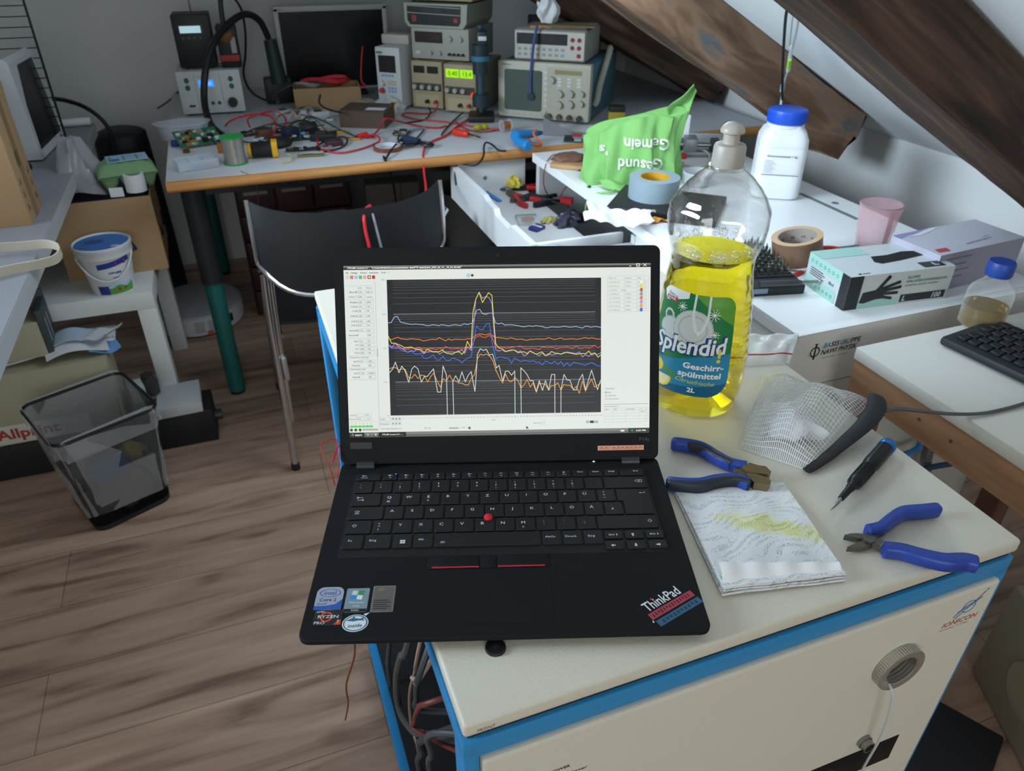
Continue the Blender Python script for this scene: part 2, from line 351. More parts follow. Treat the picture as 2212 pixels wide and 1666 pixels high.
MB().box((.14, .03, .06), (.16, ID-.03, .80), dark_in).box((.16, ID-.03, .06), (IW-.02, ID-.02, .80), dark_in).box((.016, .022, .055), (IW-.02, ID-.03, .065), dark_in).build('inner_wall', ins)
MB().box((IW-.02, .03, .06), (IW-.004, ID-.03, .80), cream2).build('side_panel', ins)
fp = MB().box((.0125, -.005, .065), (.5425, .012, .8065), cream2, bev=.0035, seg=3)
FT = lambda x, z: frame((x, -.0053, z), (1, 0, 0), (0, 0, 1))
grey_ink = mat('dark grey print', '2c2d30', .6); orange_ink = mat('orange red print', 'b8442c', .6); blue_ink = mat('blue print', '2f7fc0', .6)
fp.text('POWER', .0034, grey_ink, FT(.0690, .7575), bold=.015, width=.0180).text('Client - Server', .0034, grey_ink, FT(.1035, .7465), 'r', bold=.008, shear=.2, width=.036)
fp.text('IONICON', .0068, orange_ink, FT(.4835, .7595), shear=.25, width=.0455)
fp.text('ANALYTIK', .0022, mat('faint orange print', 'b08a78', .6), FT(.4815, .7545), shear=.25, width=.040)
e = FT(.511, .781)
fp.disc(0, 0, .0085, blue_ink, e, r0=.0075, seg=32)
fp.line([(-.016, -.010), (-.006, .001), (.008, .006), (.013, .008)], .0010, blue_ink, e, .0001).line([(-.014, -.014), (-.002, -.002), (.016, .017)], .0009, blue_ink, e, .0001).line([(-.0135, -.0035), (.004, .001), (.013, .010)], .0007, blue_ink, e, .0001).disc(.017, .0185, .0011, blue_ink, e).disc(.013, .015, .0008, orange_ink, e)
for i in range(5):
    for j in range(4): fp.disc(.466 + i*.0062, .508 - j*.006, .0016, ink, FT(0, 0), seg=10)
fp.rect(.448, .516, .476, .527, mat('pale label', 'e6e5de', .5), FT(0, 0)).text('Caution', .0045, grey_ink, frame((.451, -.0056, .5195), (1, 0, 0), (0, 0, 1)), shear=.3)
fpo = fp.build('front_panel', ins)
cut = MB().cyl((.4375, -.03, .7285), (.4375, .05, .7285), .0196, dark_in, seg=48).build('cutter')
bo = fpo.modifiers.new('bore', 'BOOLEAN'); bo.object = cut; bo.operation = 'DIFFERENCE'; bo.solver = 'EXACT'
bpy.context.view_layer.update(); fpo.data = bpy.data.meshes.new_from_object(fpo.evaluated_get(bpy.context.evaluated_depsgraph_get())); fpo.modifiers.clear(); fpo.data.polygons.foreach_set('use_smooth', [False]*len(fpo.data.polygons)); bpy.data.objects.remove(cut)
nickel = mat('bright nickel', 'cfccc6', .33, .85)
rp = MB(); rp.ring(.0195, .0262, 0, .010, nickel, frame((.4375, -.005, .7285), (1, 0, 0), (0, 0, 1)), 72)
T = frame((.4375, -.005, .7285), (1, 0, 0), (0, 0, 1))
for k in range(60):
    a = 2*math.pi*k/60; rp.box((-.0006, -.0009, .0005), (.0010, .0009, .0095), nickel, T @ Tm((.0262*math.cos(a), .0262*math.sin(a), 0), rz=math.degrees(a)))
rp.ring(.0192, .0198, -.040, .001, nickel, T, 40)
for k in range(14): rp.ring(.0180, .0194, .0072-.0033*k, .0090-.0033*k, nickel, T, 40)
rp.disc(0, 0, .0194, dark_in, T, z=-.039)
rp.build('threaded_port', ins)
cp = MB(); T = frame((.4405, -.005, .5985), (1, 0, 0), (0, 0, 1))
cp.ring(.0058, .0088, 0, .004, steel, T, 32).ring(.0058, .0074, .004, .010, steel, T, 32).disc(0, 0, .0058, black_plastic, T, z=.006)
for k in range(5): cp.disc(.0032*math.cos(k*1.2566), .0032*math.sin(k*1.2566), .0008, steel, T, z=.0062, seg=8)
cp.build('round_connector', ins)
dp = MB().box((.20, -.0056, .533), (.498, -.004, .578), mat('display black', '101114', .6, spec=.3), bev=.0006); dp.cyl((.408, -.008, .560), (.408, -.0055, .560), .004, steel, seg=12); dp.build('display_window', ins)
MB().lathe([(.0042, 0), (.0042, .002), (.003, .0038), (0, .0044)], emis('green lamp', '4be02a', 1.6), frame((.0615, -.005, .7545), (1, 0, 0), (0, 0, 1)), 16).build('power_lamp', ins)
for x in (.05, IW-.05):
    for y in (.06, ID-.06): MB().cyl((x-.012, y, .0245), (x+.012, y, .0245), .024, black_plastic, seg=20).box((x-.014, y-.012, .03), (x+.014, y+.012, .056), steel).build('castor', ins)
# slack wiring in the open left side of the cabinet
wg, wb, wr, wk = mat('grey sheath', '4b4e50', .5), mat('beige wire', '94796a', .5), mat('dull red wire', '70352f', .5), mat('slate sheath', '3a4046', .5)
for lab, pts, r, m in (
    ('thick grey cable looping down inside the open side of the instrument', [(.10, .42, .74), (0.030, 0.395, 0.473), (0.020, 0.431, 0.393), (0.018, 0.507, 0.239), (0.018, 0.518, 0.147), (0.018, 0.404, 0.254), (0.030, 0.316, 0.358), (.11, .10, .60)], .0060, wg),
    ('beige thin wire hanging inside the open side of the instrument', [(.09, .34, .78), (0.014, 0.232, 0.654), (0.014, 0.273, 0.563), (0.016, 0.355, 0.406), (0.018, 0.387, 0.293), (0.020, 0.360, 0.259), (0.030, 0.420, 0.065)], .0024, wb),
    ('slate cable curling beside the beige wire inside the instrument', [(.10, .30, .76), (0.012, 0.210, 0.650), (0.012, 0.250, 0.575), (0.014, 0.282, 0.499), (0.020, 0.276, 0.476), (.10, .14, .62)], .0040, wk),
    ('dull red cable loop low inside the open side of the instrument', [(.11, .20, .60), (0.012, 0.195, 0.606), (0.012, 0.260, 0.508), (0.014, 0.320, 0.395), (0.020, 0.313, 0.370), (.10, .12, .52)], .0034, wr),
    ('thick dark cable dropping straight down behind the front left post', [(.10, .16, .60), (0.018, 0.267, 0.429), (0.018, 0.310, 0.332), (0.022, 0.357, 0.174), (.05, .10, .10)], .0052, wk),
    ('second grey cable dropping straight down at the front left post', [(.10, .13, .58), (0.016, 0.196, 0.546), (0.016, 0.226, 0.457), (0.022, 0.261, 0.321), (.05, .07, .12)], .0042, wg),
    ('dark grey cable hanging from the rear part of the open instrument side', [(.10, .62, .72), (0.020, 0.546, 0.296), (0.020, 0.617, 0.152), (0.020, 0.627, 0.040), (0.020, 0.582, -0.018), (0.020, 0.602, -0.179)], .0045, wk),
    ('small pale plug hanging on a short wire inside the open instrument side', [(0.013, 0.297, 0.519), (0.013, 0.270, 0.551), (0.014, 0.234, 0.602), (.08, .22, .74)], .0030, mat('pale pink plug', 'b49a94', .5))):
    cable('cable', lab, pts, r, m, group=None)
cable('fine_tube', 'clear thin tube hanging out of the threaded port on the cabinet front', [(.437, .012, .722), (.430, -.004, .7125), (.4275, -.0165, .7110), (.4285, -.0215, .702), (.431, -.022, .690), (.4365, -.022, .655), (.441, -.020, .620), (.444, -.016, .575), (.448, -.012, .535), (.4465, -.010, .50), (.44, -.010, .44)], .0014, mat('milky tubing', 'd6dde2', .3, alpha=.75), cat='tube')

# ================================================================ laptop
LW, LD = .329, .227
lap = thing('laptop', 'open black laptop showing coloured line graphs on its bright screen', 'laptop', (-.10313, .10456, IT), -18.43)
lap_black = mat('laptop black', '141518', .75, bump=.1, bscale=900, spec=.25); key_black = mat('key black', '121316', .5); bezel_black = mat('bezel black', '131417', .75, bump=.06, bscale=900, spec=.25)
legend = mat('key legend', 'cfd3d6', .6); red_rubber = mat('red rubber', 'c8202c', .7)
def rrect(x0, y0, x1, y1, r, n=5):
    o = []
    for cx, cy, a in ((x1-r, y1-r, 0), (x0+r, y1-r, 90), (x0+r, y0+r, 180), (x1-r, y0+r, 270)):
        for k in range(n+1): o.append((cx + r*math.cos(R(a+90*k/n)), cy + r*math.sin(R(a+90*k/n))))
    return o
bs = MB(); n_ = 24
rings_ = [(rrect(.010, .022, LW-.010, LD-.006, .008), .0025), (rrect(.002, .005, LW-.002, LD-.002, .008), .0090), (rrect(0, 0, LW, LD, .009), .0115), (rrect(0, 0, LW, LD, .009), .0150), (rrect(.001, .001, LW-.001, LD-.001, .008), .016)]
v_ = [(x, y, z) for rr, z in rings_ for x, y in rr]; q_ = len(rings_[0][0])
bs.add(v_, [tuple(range(q_-1, -1, -1)), tuple(range(4*q_, 5*q_))] + [(a*q_+i, a*q_+(i+1) % q_, (a+1)*q_+(i+1) % q_, (a+1)*q_+i) for a in range(4) for i in range(q_)], lap_black)
for x in (.03, LW-.03):
    for y in (.02, LD-.02): bs.cyl((x, y, 0), (x, y, .003), .007, black_plastic, seg=12)
bs.build('base', lap)
KZ = .016
MB().prism(rrect(.0165, .0885, .3120, .2055, .003), KZ, KZ+.0002, mat('keyboard bed', '0d0e10', .6)).build('keyboard_bed', lap)
def key(x0, y0, x1, y1, leg=(), poly=None):
    k = MB(); P = poly or rrect(x0, y0, x1, y1, .0014, 3)
    cx = sum(q[0] for q in P)/len(P); cy = sum(q[1] for q in P)/len(P)
    n = len(P); ins_ = lambda d: [(x + (cx-x)/max(abs(cx-x), 1e-6)*d*min(1, abs(cx-x)/d), y + (cy-y)/max(abs(cy-y), 1e-6)*d*min(1, abs(cy-y)/d)) for x, y in P]
    v = [(x, y, KZ+.0002) for x, y in P] + [(x, y, KZ+.0016) for x, y in P] + [(x, y, KZ+.0021) for x, y in ins_(.0006)]
    f = [tuple(range(2*n, 3*n))] + [(r*n+i, r*n+(i+1) % n, (r+1)*n+(i+1) % n, (r+1)*n+i) for r in (0, 1) for i in range(n)]
    k.add(v, f, key_black)
    for a in leg:
        s, lx_, ly_, h = a[:4]; w_ = a[4] if len(a) > 4 else 1.
        k.text(s, h, legend, Tm((x0 + lx_, y0 + ly_, KZ+.0022)), 'c', bold=.004, sx=w_)
    return k
def arrow(k, x, y, ang, s=.0022):
    T = Tm((x, y, KZ+.0022), rz=ang)
    k.poly([(-s, -.3*s), (.1*s, -.3*s), (.1*s, -.85*s), (s, 0), (.1*s, .85*s), (.1*s, .3*s), (-s, .3*s)], legend, T); return k
P_, KW = .01905, .0172
def put(k): return k.build('key', lap)
# function row
fy0, fy1 = .1938, .2036
put(key(.0189, fy0, .0435, fy1, [('Esc', .0078, .0053, .0021, 1.2), ('FnLock', .0082, .0025, .0014, 1.2)]))
for i in range(12):
    x = .0452 + i*.01598; k = key(x, fy0, x+.0145, fy1, [('F%d' % (i+1), .0075, .0022, .0014, 1.2)]); T = Tm((x+.0073, fy0+.0063, KZ+.0022))
    if i < 3: k.poly([(-.0016, -.0006), (-.0008, -.0006), (.0002, -.0013), (.0002, .0013), (-.0008, .0006), (-.0016, .0006)], legend, T).line([(.0008, .0), (.002, .0)], .0004, legend, T)
    elif i == 3: k.line([(-.001, -.001), (.001, .001)], .0004, legend, T).line([(-.001, .001), (.001, -.001)], .0004, legend, T)
    elif i < 6: k.disc(-.0004, 0, .0011, legend, T, r0=.0007).line([(.0012, 0), (.0024, 0)], .0003, legend, T)
    elif i == 8: k.line([(-.0014, -.0009), (.0014, -.0009), (.0014, .001), (-.0014, .001), (-.0014, -.0009)], .0003, legend, T)
    elif i == 11: k.poly([(.0014*(1 if q % 2 == 0 else .45)*math.cos(R(90+36*q)), .0014*(1 if q % 2 == 0 else .45)*math.sin(R(90+36*q))) for q in range(10)], legend, T)
    else: k.line([(-.0013, -.0004), (-.0006, .0006), (.0006, .0006), (.0013, -.0004)], .0005, legend, T)
    if i == 0:
        put(k); MB().cyl((x+.0128, fy0+.0085, KZ+.002), (x+.0128, fy0+.0085, KZ+.0023), .0005, emis('blue lamp', '6a7bff', 3), seg=8).build('mute_lamp', lap)
    else: put(k)
for i, s in enumerate(('Pos1', 'Ende', 'Einfg')):
    x = .2372 + i*.01605; put(key(x, fy0, x+.0145, fy1, [(s, .0078, .0055, .0019, 1.2)]))
put(key(.2855, fy0, .3095, fy1, [('Entf', .0165, .0055, .0019, 1.2)]))
# number row
r0 = .1746; h = KW
put(key(.0189, r0, .0370, r0+h, [('°', .0060, .0094, .0022), ('^', .0060, .0055, .0022)]))
for i, (a, c, d) in enumerate((('1', '!', ''), ('2', '"', '²'), ('3', '§', '³'), ('4', '$', ''), ('5', '%', ''), ('6', '&', ''), ('7', '/', '{'), ('8', '(', '['), ('9', ')', ']'), ('0', '=', '}'), ('ß', '?', '\\'), ('´', '`', ''))):
    x = .0387 + i*P_; put(key(x, r0, x+KW, r0+h, [(a, .0061, .0062, .0025), (c, .0061, .0108, .0022)] + ([(d, .0061, .0024, .0020)] if d else [])))
k = key(.2673, r0, .3095, r0+h); T = Tm((.3018, r0+.0098, KZ+.0022)); k.line([(-.0035, 0), (-.0015, .0017), (.0035, .0017), (.0035, -.0017), (-.0015, -.0017), (-.0035, 0)], .0004, legend, T).line([(-.0004, -.0009), (.0016, .0009)], .0004, legend, T).line([(-.0004, .0009), (.0016, -.0009)], .0004, legend, T); put(k)
# QWERTZ row
r1 = .1556
k = key(.0189, r1, .0469, r1+h)
T = Tm((.0268, r1+.0112, KZ+.0022)); k.line([(.003, 0), (-.0028, 0)], .0005, legend, T).line([(-.0028, -.0012), (-.0028, .0012)], .0005, legend, T).line([(-.0014, .001), (-.0028, 0), (-.0014, -.001)], .0005, legend, T)
T = Tm((.0275, r1+.0077, KZ+.0022)); k.line([(-.003, 0), (.0028, 0)], .0005, legend, T).line([(.0028, -.0012), (.0028, .0012)], .0005, legend, T).line([(.0014, .001), (.0028, 0), (.0014, -.001)], .0005, legend, T); put(k)
for i, s in enumerate('QWERTZUIOPÜ'):
    x = .0487 + i*P_; put(key(x, r1, x+KW, r1+h, [(s, .0064, .0093, .0034, 1.15)] + ([('@', .0060, .0042, .0024)] if s == 'Q' else [('€', .0060, .0046, .0022)] if s == 'E' else [])))
x = .0487 + 11*P_; put(key(x, r1, x+KW, r1+h, [('*', .0064, .0108, .003), ('+', .0064, .0072, .003), ('~', .0064, .0035, .003)]))
r2 = .1366
k = key(.2773, r1, .3095, r1+h, poly=[(.2773, r1), (.2822, r1), (.2822, r2), (.3095, r2), (.3095, r1+h), (.2773, r1+h)])
T = Tm((.3022, r1+.0105, KZ+.0022)); k.line([(.0028, .0016), (.0028, 0), (-.0026, 0)], .0005, legend, T).poly([(-.003, 0), (-.0012, -.0011), (-.0012, .0011)], legend, T); put(k)
# home row
k = key(.0189, r2, .0515, r2+h)
def shift_arrow(k, x, y, bar=False):
    T = Tm((x, y, KZ+.0022)); k.line([(-.0009, -.0016), (-.0009, 0), (-.0022, 0), (0, .0020), (.0022, 0), (.0009, 0), (.0009, -.0016), (-.0009, -.0016)], .0004, legend, T)
    if bar: k.line([(-.002, -.0026), (.002, -.0026)], .0006, legend, T)
    return k
put(shift_arrow(k, .0268, r2+.0098, True))
for i, s in enumerate('ASDFGHJKLÖÄ'):
    x = .0533 + i*P_; put(key(x, r2, x+KW, r2+h, [(s, .0064, .0088, .0034, 1.15)]))
x = .0533 + 11*P_; put(key(x, r2, x+KW, r2+h, [("'", .0068, .0100, .0026), ('#', .0072, .0062, .0026)]))
# shift row
r3 = .1176
put(shift_arrow(key(.0189, r3, .0425, r3+h), .0268, r3+.0098))
put(key(.0441, r3, .0612, r3+h, [('>', .0055, .0108, .0026), ('<', .0055, .0076, .0026), ('|', .0052, .0036, .0026)]))
for i, s in enumerate('YXCVBNM'):
    x = .0629 + i*P_; put(key(x, r3, x+KW, r3+h, [(s, .0064, .0083, .0034, 1.15)] + ([('µ', .0062, .0035, .0024)] if s == 'M' else [])))
for i, (a, c) in enumerate(((';', ','), (':', '.'), ('_', '-'))):
    x = .0629 + (7+i)*P_; put(key(x, r3, x+KW, r3+h, [(a, .0066, .0098, .003), (c, .0066, .0064, .003)]))
put(shift_arrow(key(.2534, r3, .3095, r3+h), .3025, r3+.0088))
# bottom row
r4 = .0986
for x0, x1, s in ((.0189, .0375, 'Fn'), (.0393, .0625, 'Strg'), (.083, .1005, 'Alt'), (.2003, .2175, 'AltGr'), (.2192, .2365, 'Druck'), (.2382, .2555, 'Strg')):
    put(key(x0, r4, x1, r4+h, [(s, .0068 if len(s) < 5 else .0072, .0082, .0024, 1.2)]))
k = key(.0645, r4, .0815, r4+h)
for a in (-.0012, .0012):
    for c in (-.0012, .0012): k.rect(.0733+a-.00105, r4+.0068+c-.00105, .0733+a+.00105, r4+.0068+c+.00105, legend, z=KZ+.0022)
put(k)
k = key(.102, r4, .1985, r4+h); k.line([(.1075, r4+.0045), (.1115, r4+.0045)], .0005, legend, z=KZ+.0022).line([(.1078, r4+.0058), (.1112, r4+.0058)], .0005, legend, z=KZ+.0022); put(k)
for i, (s, ang) in enumerate((('Bild', 90), (None, 90), ('Bild', -90))):
    x = .2576 + i*.0189; k = key(x, .1042, x+.0165, .1142, [(s, .0062, .0036, .0020, 1.2)] if s else [])
    arrow(k, x+(.0110 if s else .0068), .1042+(.0046 if s else .0042), ang, .0012 if s else .0021); put(k)
for i, ang in enumerate((180, -90, 0)):
    x = .2568 + i*.0195; k = key(x, .0910, x+.0168, .1016); arrow(k, x+.0066+.001*i, .0910+.0042, ang, .0021); put(k)
# trackpoint, buttons, pad, reader
MB().lathe([(.0040, 0), (.0042, .0012), (.0038, .0022), (.0020, .0030), (0, .0033)], red_rubber, Tm((.151, .1347, KZ+.002)), 20).build('pointing_stick', lap)
for x0, x1, red in ((.0978, .1426, (.1015, .1424)), (.1434, .1576, None), (.1584, .2040, (.1588, .2001))):
    b = MB().box((x0, .0728, KZ), (x1, .0880, KZ+.0008), lap_black, bev=.0004)
    if red: b.rect(red[0], .0735, red[1], .0750, red_rubber, z=KZ+.00085)
    b.build('pointer_button', lap)
MB().prism(rrect(.0978, .0125, .2040, .0715, .002), KZ, KZ+.0002, mat('touchpad black', '131417', .7, spec=.25)).build('touchpad', lap)
MB().prism(rrect(.2222, .0645, .2335, .0738, .001), KZ, KZ+.0002, mat('reader black', '0c0c0e', .6, spec=.3)).build('fingerprint_reader', lap)
MB().cyl((.2615, .2185, KZ-.001), (.2615, .2185, KZ+.0006), .0045, black_plastic, seg=20).cyl((.2615, .2185, KZ+.0006), (.2615, .2185, KZ+.0009), .0011, emis('white lamp', 'ffd8dc', 1.2), seg=12).build('power_button', lap)
# stickers on the palm rest
def sticker(name, label, fn):
    m = MB(); fn(m); o = m.build(name, lap); o['label'] = label; return o
Z1, Z2, Z3 = KZ+.0002, KZ+.00028, KZ+.00036
st_blue = mat('sticker blue', '2c56a8', .35); st_grey = mat('sticker silver', '9fa6b6', .3); st_pale = mat('sticker pale', 'c3ccd6', .35); st_or = mat('sticker orange', 'd2481e', .35); st_teal = mat('sticker teal', '1f6f8f', .4); st_wh = mat('sticker white', 'dfe3e6', .4)
def s1(m):
    m.prism(rrect(.0068, .0306, .0292, .0552, .006, 6), KZ, Z1, st_grey).prism([(.0068, .0307), (.0292, .0307), (.0292, .0420), (.024, .0368), (.016, .0350), (.0068, .0350)], Z1, Z1+.00003, st_blue)
    m.disc(.0180, .0487, .0088, st_blue, z=Z2, ry=.0042, r0=.0080).text('intel', .0042, st_blue, Tm((.0180, .0468, Z2)), 'c', .01)
    m.text('Core 2', .0034, mat('sticker navy', '1d2f66', .4), Tm((.0172, .0398, Z2)), 'c', .012).text('Quad', .0026, st_blue, Tm((.0082, .0360, Z2)))
def s2(m):
    m.prism(rrect(.0316, .0278, .0506, .0532, .0012), KZ, Z1, mat('sticker slate', '7d919d', .35)).rect(.0318, .0280, .0504, .0312, ink, z=Z2).text('BASIC', .0017, st_wh, Tm((.0411, .0288, Z3)), 'c')
    for q, (c, x, y) in enumerate((('c9d7d0', .0385, .0482), ('3c8f4f', .0440, .0482), ('2f8fd0', .0375, .0433), ('dfe6ea', .0430, .0433))):
        m.poly([(x-.0024, y-.0020), (x+.0020, y-.0026), (x+.0026, y+.0020), (x-.0018, y+.0024)], mat('pane %d' % q, c, .4), z=Z2)
    m.text('Windows', .0022, st_wh, Tm((.0411, .0368, Z2)), 'c').text('Vista', .0020, st_wh, Tm((.0411, .0334, Z2)), 'c')
def s3(m):
    m.prism(rrect(.0534, .0271, .0723, .0553, .001), KZ, Z1, mat('foil grey', '77716c', .25, .5))
    m.prism(rrect(.0548, .0286, .0709, .0539, .0006), Z1, Z1+.00002, mat('foil dull', '6a6560', .3, .5)).poly([(.0575, .0515), (.0590, .0495), (.0625, .0505), (.0612, .0528)], mat('olive leaf', '7c8038', .5), z=Z2)
    for q in range(5): m.line([(.0555, .0395-.0022*q), (.0555+.011+.003*(q % 2), .0395-.0022*q)], .0007, ink, z=Z2)
def s4(m):
    m.prism(rrect(.0090, .0150, .0318, .0303, .0004), KZ, Z1, mat('sticker black', '151214', .3)); m.disc(.0190, .0235, .0052, st_or, z=Z2, r0=.0036).poly([(.0255, .0155), (.0312, .0155), (.0312, .0205), (.0285, .0195)], st_or, z=Z2)
    m.text('AMD', .0017, st_wh, Tm((.0101, .0278, Z3)), bold=.01, sx=1.3).text('RYZEN', .0030, st_wh, Tm((.0118, .0222, Z3)), bold=.008, width=.0165).text('PRO', .0026, st_wh, Tm((.0098, .0162, Z3)), bold=.008, sx=1.25).text('7', .0026, st_wh, Tm((.0280, .0175, Z3)))
def s5(m):
    T = Tm((.0432, .0166, 0), rz=4); c = [(.0105*math.cos(2*math.pi*q/32), .0086*math.sin(2*math.pi*q/32)) for q in range(32)]
    m.prism(c, KZ, Z1, st_wh, T).disc(0, 0, .0097, st_teal, T, Z2, 32, ry=.0079, r0=.0087).poly([(.008, .0065), (.0112, .0098), (.0060, .0085)], st_wh, T, Z2)
    m.text('inside', .0034, st_teal, T @ Tm((0, -.0042, Z3)), 'c', .012, shear=.1).poly([(-.0075, .0030), (-.003, .0050), (-.001, .0068), (-.0005, .0048), (.004, .0040), (.0072, .0058), (.0060, .0034), (.0072, .0018), (.003, .0024), (-.002, .0018)], st_teal, T, Z3)
sticker('sticker', 'blue and silver processor sticker', s1); sticker('sticker', 'slate window flag sticker', s2); sticker('sticker', 'grey foil sticker with small print', s3); sticker('sticker', 'black and orange processor sticker', s4); sticker('sticker', 'oval white sticker with a fish', s5)
TT = Tm((.2763, .0272, 0), rz=31.5)
def s6(m):
    m.text('ThinkPad', .0092, st_wh, TT @ Tm((0, -.0082, Z2)), bold=.012, width=.0375).disc(.0115, .0006, .0010, red_rubber, TT, Z3)
    m.rect(-.002, -.0165, .0455, -.0100, mat('sticker crimson', 'a8384a', .45), TT, Z1).rect(-.001, -.0250, .0460, -.0185, mat('sticker steel blue', '2c5e7c', .45), TT, Z1)
    for q in range(14): m.rect(.001+.003*q, -.0150+.0005*(q % 3), .0022+.003*q, -.0118+.0004*(q % 2), ink, TT, Z2)
    for q in range(10): m.rect(.004+.004*q, -.0236+.0005*(q % 3), .0062+.004*q, -.0202, mat('navy print', '17344a', .5), TT, Z2)
    m.poly([(-.004, -.0185), (-.002, -.016), (-.0025, -.019)], st_wh, TT, Z1)
sticker('sticker', 'slanted logo sticker with red and blue stripes', s6)
# lid
HY, HZ, LA = .21716, .017, 63.78
LT = Tm((0, HY, HZ), rx=LA)
LH = .2222
ld = MB(LT); ld.prism(rrect(0, .002, LW, LH, .007), -.0068, -.0008, bezel_black).prism(rrect(.001, .003, LW-.001, LH-.001, .0065), -.0008, 0, bezel_black)
ld.text('P14s', .0040, mat('faint print', '4a4b4f', .5), Tm((.3085, .0215, .0002))).prism(rrect(.0102, .0182, .0325, .0250, .001), 0, .0002, mat('rubbed patch', '212226', .45))
ld.disc(LW/2, .2130, .0016, mat('lens', '2a1015', .2), z=.0002)
ld.build('lid', lap)
b = MB(LT); b.rect(.2654, .0122, .3137, .0172, mat('copper tape', 'a8715c', .4, .5, var=.3, vscale=400), z=.0003)
for q in range(9): b.line([(.268+.0045*q + (.004 if q > 1 else 0), .0136), (.2695+.0045*q + (.004 if q > 1 else 0), .0158), (.2712+.0045*q + (.004 if q > 1 else 0), .0138)], .0004, ink, z=.0004)
o = b.build('sticker', lap); o['label'] = 'copper coloured tape strip'
for x in (.0245, .2985): MB().cyl((x-.008, HY+.001, HZ), (x+.010, HY+.001, HZ), .0052, mat('hinge grey', '3a3a3c', .4, .4), seg=16).build('hinge', lap)
# screen contents, drawn in millimetres from the lower left corner of the panel
scr = MB(LT @ Tm((.0098, .0302, .0004), s=.001))
w_ = emis('screen white', 'eff5ee', .86); k_ = emis('screen plot black', '25262c', .75); tx = emis('screen text', '3a3d3a', .7); tg = emis('screen grey text', '767b76', .7); gl = emis('screen grid', '6c6d70', .7); gm = emis('screen grid line', 'a8aaa8', .8); dkb = emis('screen dark bar', '343834', .75); mdb = emis('screen mid bar', '8b908a', .75); wt = emis('screen bright text', 'ffffff', .95); bx = emis('screen box edge', 'b9c0ba', .85)
SW, SH = 309.4, 174.0
scr.rect(0, 0, SW, SH, w_)
scr.rect(0, 172.2, SW, SH, mdb, z=.05).rect(0, 170.0, SW, 172.2, dkb, z=.05)
scr.text('PTR-MS Control 2.7 -  "C:\\Users\\Public\\Documents\\Labview data\\PTR data\\Quick_2025_06_13__18_24_45.tdm"', 1.55, wt, Tm((4.0, 171.05, .1)), bold=.03, width=114)
scr.rect(287.6, 171.0, 289.6, 171.6, wt, z=.1).line([(295, 171.0), (298, 171.0), (298, 173.4), (295, 173.4), (295, 171.0)], .6, wt, z=.1).line([(302, 171), (305, 173.6)], .5, wt, z=.1).line([(302, 173.6), (305, 171)], .5, wt, z=.1)
# task bar
scr.rect(0, 0, SW, 5.2, mdb, z=.05).rect(0, 0, SW, 2.6, emis('screen bar low', '6f746e', .7), z=.07).rect(0, 0, 15.5, 5.0, dkb, z=.09).text('start', 2.0, wt, Tm((5.8, 1.7, .12)), bold=.02, width=7).rect(30, .3, 58, 5.0, emis('screen task', '1d1f1d', .7), z=.09).text('PTR-MS Control 2.7 - ...', 1.4, wt, Tm((33.5, 2.0, .12)), bold=.02, width=21)
for q, c in enumerate(('e05030', '60b040', '4080d8', 'f0c030')): scr.rect(2+1.3*(q % 2), 1.6+1.2*(q//2), 3.1+1.3*(q % 2), 2.6+1.2*(q//2), emis('flag %d' % q, c, .8), z=.12)
for x, c in ((19, 'a8d0e8'), (23, 'e07838'), (27, 'e8ece8')): scr.disc(x, 2.7, 1.0, emis('tray ' + c, c, .8), z=.12, seg=10)
scr.rect(SW-22, .2, SW, 5.0, dkb, z=.09).text('6:20 PM', 1.5, wt, Tm((SW-14, 1.8, .12)), bold=.02, width=10).rect(SW-30, 1.8, SW-26, 3.2, wt, z=.12).disc(SW-18, 2.7, .9, emis('tray green', '50c040', .8), z=.12, seg=10)
# menus and toolbar
x = 3.5
for s, px in (('File', 1.9), ('Settings', 7.2), ('Actions', 16.6), ('Instrument', 25.4), ('Tools', 37.4), ('?', 44.5)): scr.text(s, 1.45, tx, Tm((px, 166.4, .1)), bold=.02)
for q, c in enumerate(('d8e8d8', 'e08878', 'b8d0e8', '7fc07f', 'e8b8a8', '6a2a22', 'd83a20')): scr.rect(2.0 + 4.35*q, 161.0, 5.2 + 4.35*q, 164.4, emis('tool ' + c, c, .85), z=.1)
scr.rect(24.6, 161.8, 26.2, 163.6, wt, z=.14).rect(123, 161.8, 126.4, 165.2, emis('tool sky', 'b9d6e6', .85), z=.1).poly([(126.9, 163.5), (128.6, 165.2), (130.3, 163.5), (128.6, 161.8)], emis('tool dark', '4a4438', .8), z=.1)
# left column of settings
def fld(x0, y, w): scr.line([(x0, y-.7), (x0+w, y-.7), (x0+w, y+2.4), (x0, y+2.4), (x0, y-.7)], .25, bx, z=.1)
scr.line([(31, 9), (31, 159)], .35, bx, z=.1)
ps = 174.0
rows = [('Manual', 147.2, '2.36', '2.81 -5', tg), ('Control.', 142.6, '0.00', '', tg), ('PC [mbar]', 137.0, '300', '299.5', tx), ('U SO [V]', 132.6, '110', '110', tx), ('U S [V]', 128.3, '80', '79', tx), ('U Drift [V]', 123.2, '600', '595', tx), ('U QL [V]', 118.0, '50.0', '49.7', tx), ('U NC [V]', 114.0, '6.0', '6.0', tx), ('Source [mA]', 108.8, '12.0', '6.8', tx), ('Source on/off', 104.0, '', 'ON', tx), ('H3O+', 97.8, '7.0', '7.0', tg), ('O2+', 94.0, 'NaN', '0.0', tg), ('NO+', 90.1, 'NaN', '0.0', tg), ('SV [%]', 86.1, 'NaN', '0.0', tg), ('Set [°C]', 77.4, '50', '50°C', tx), ('Power [%]', 73.3, '', '6%', tx), ('Set [°C]', 65.4, '100', 'NaN°C', tx), ('Power [%]', 61.4, '', '0%', tx)]
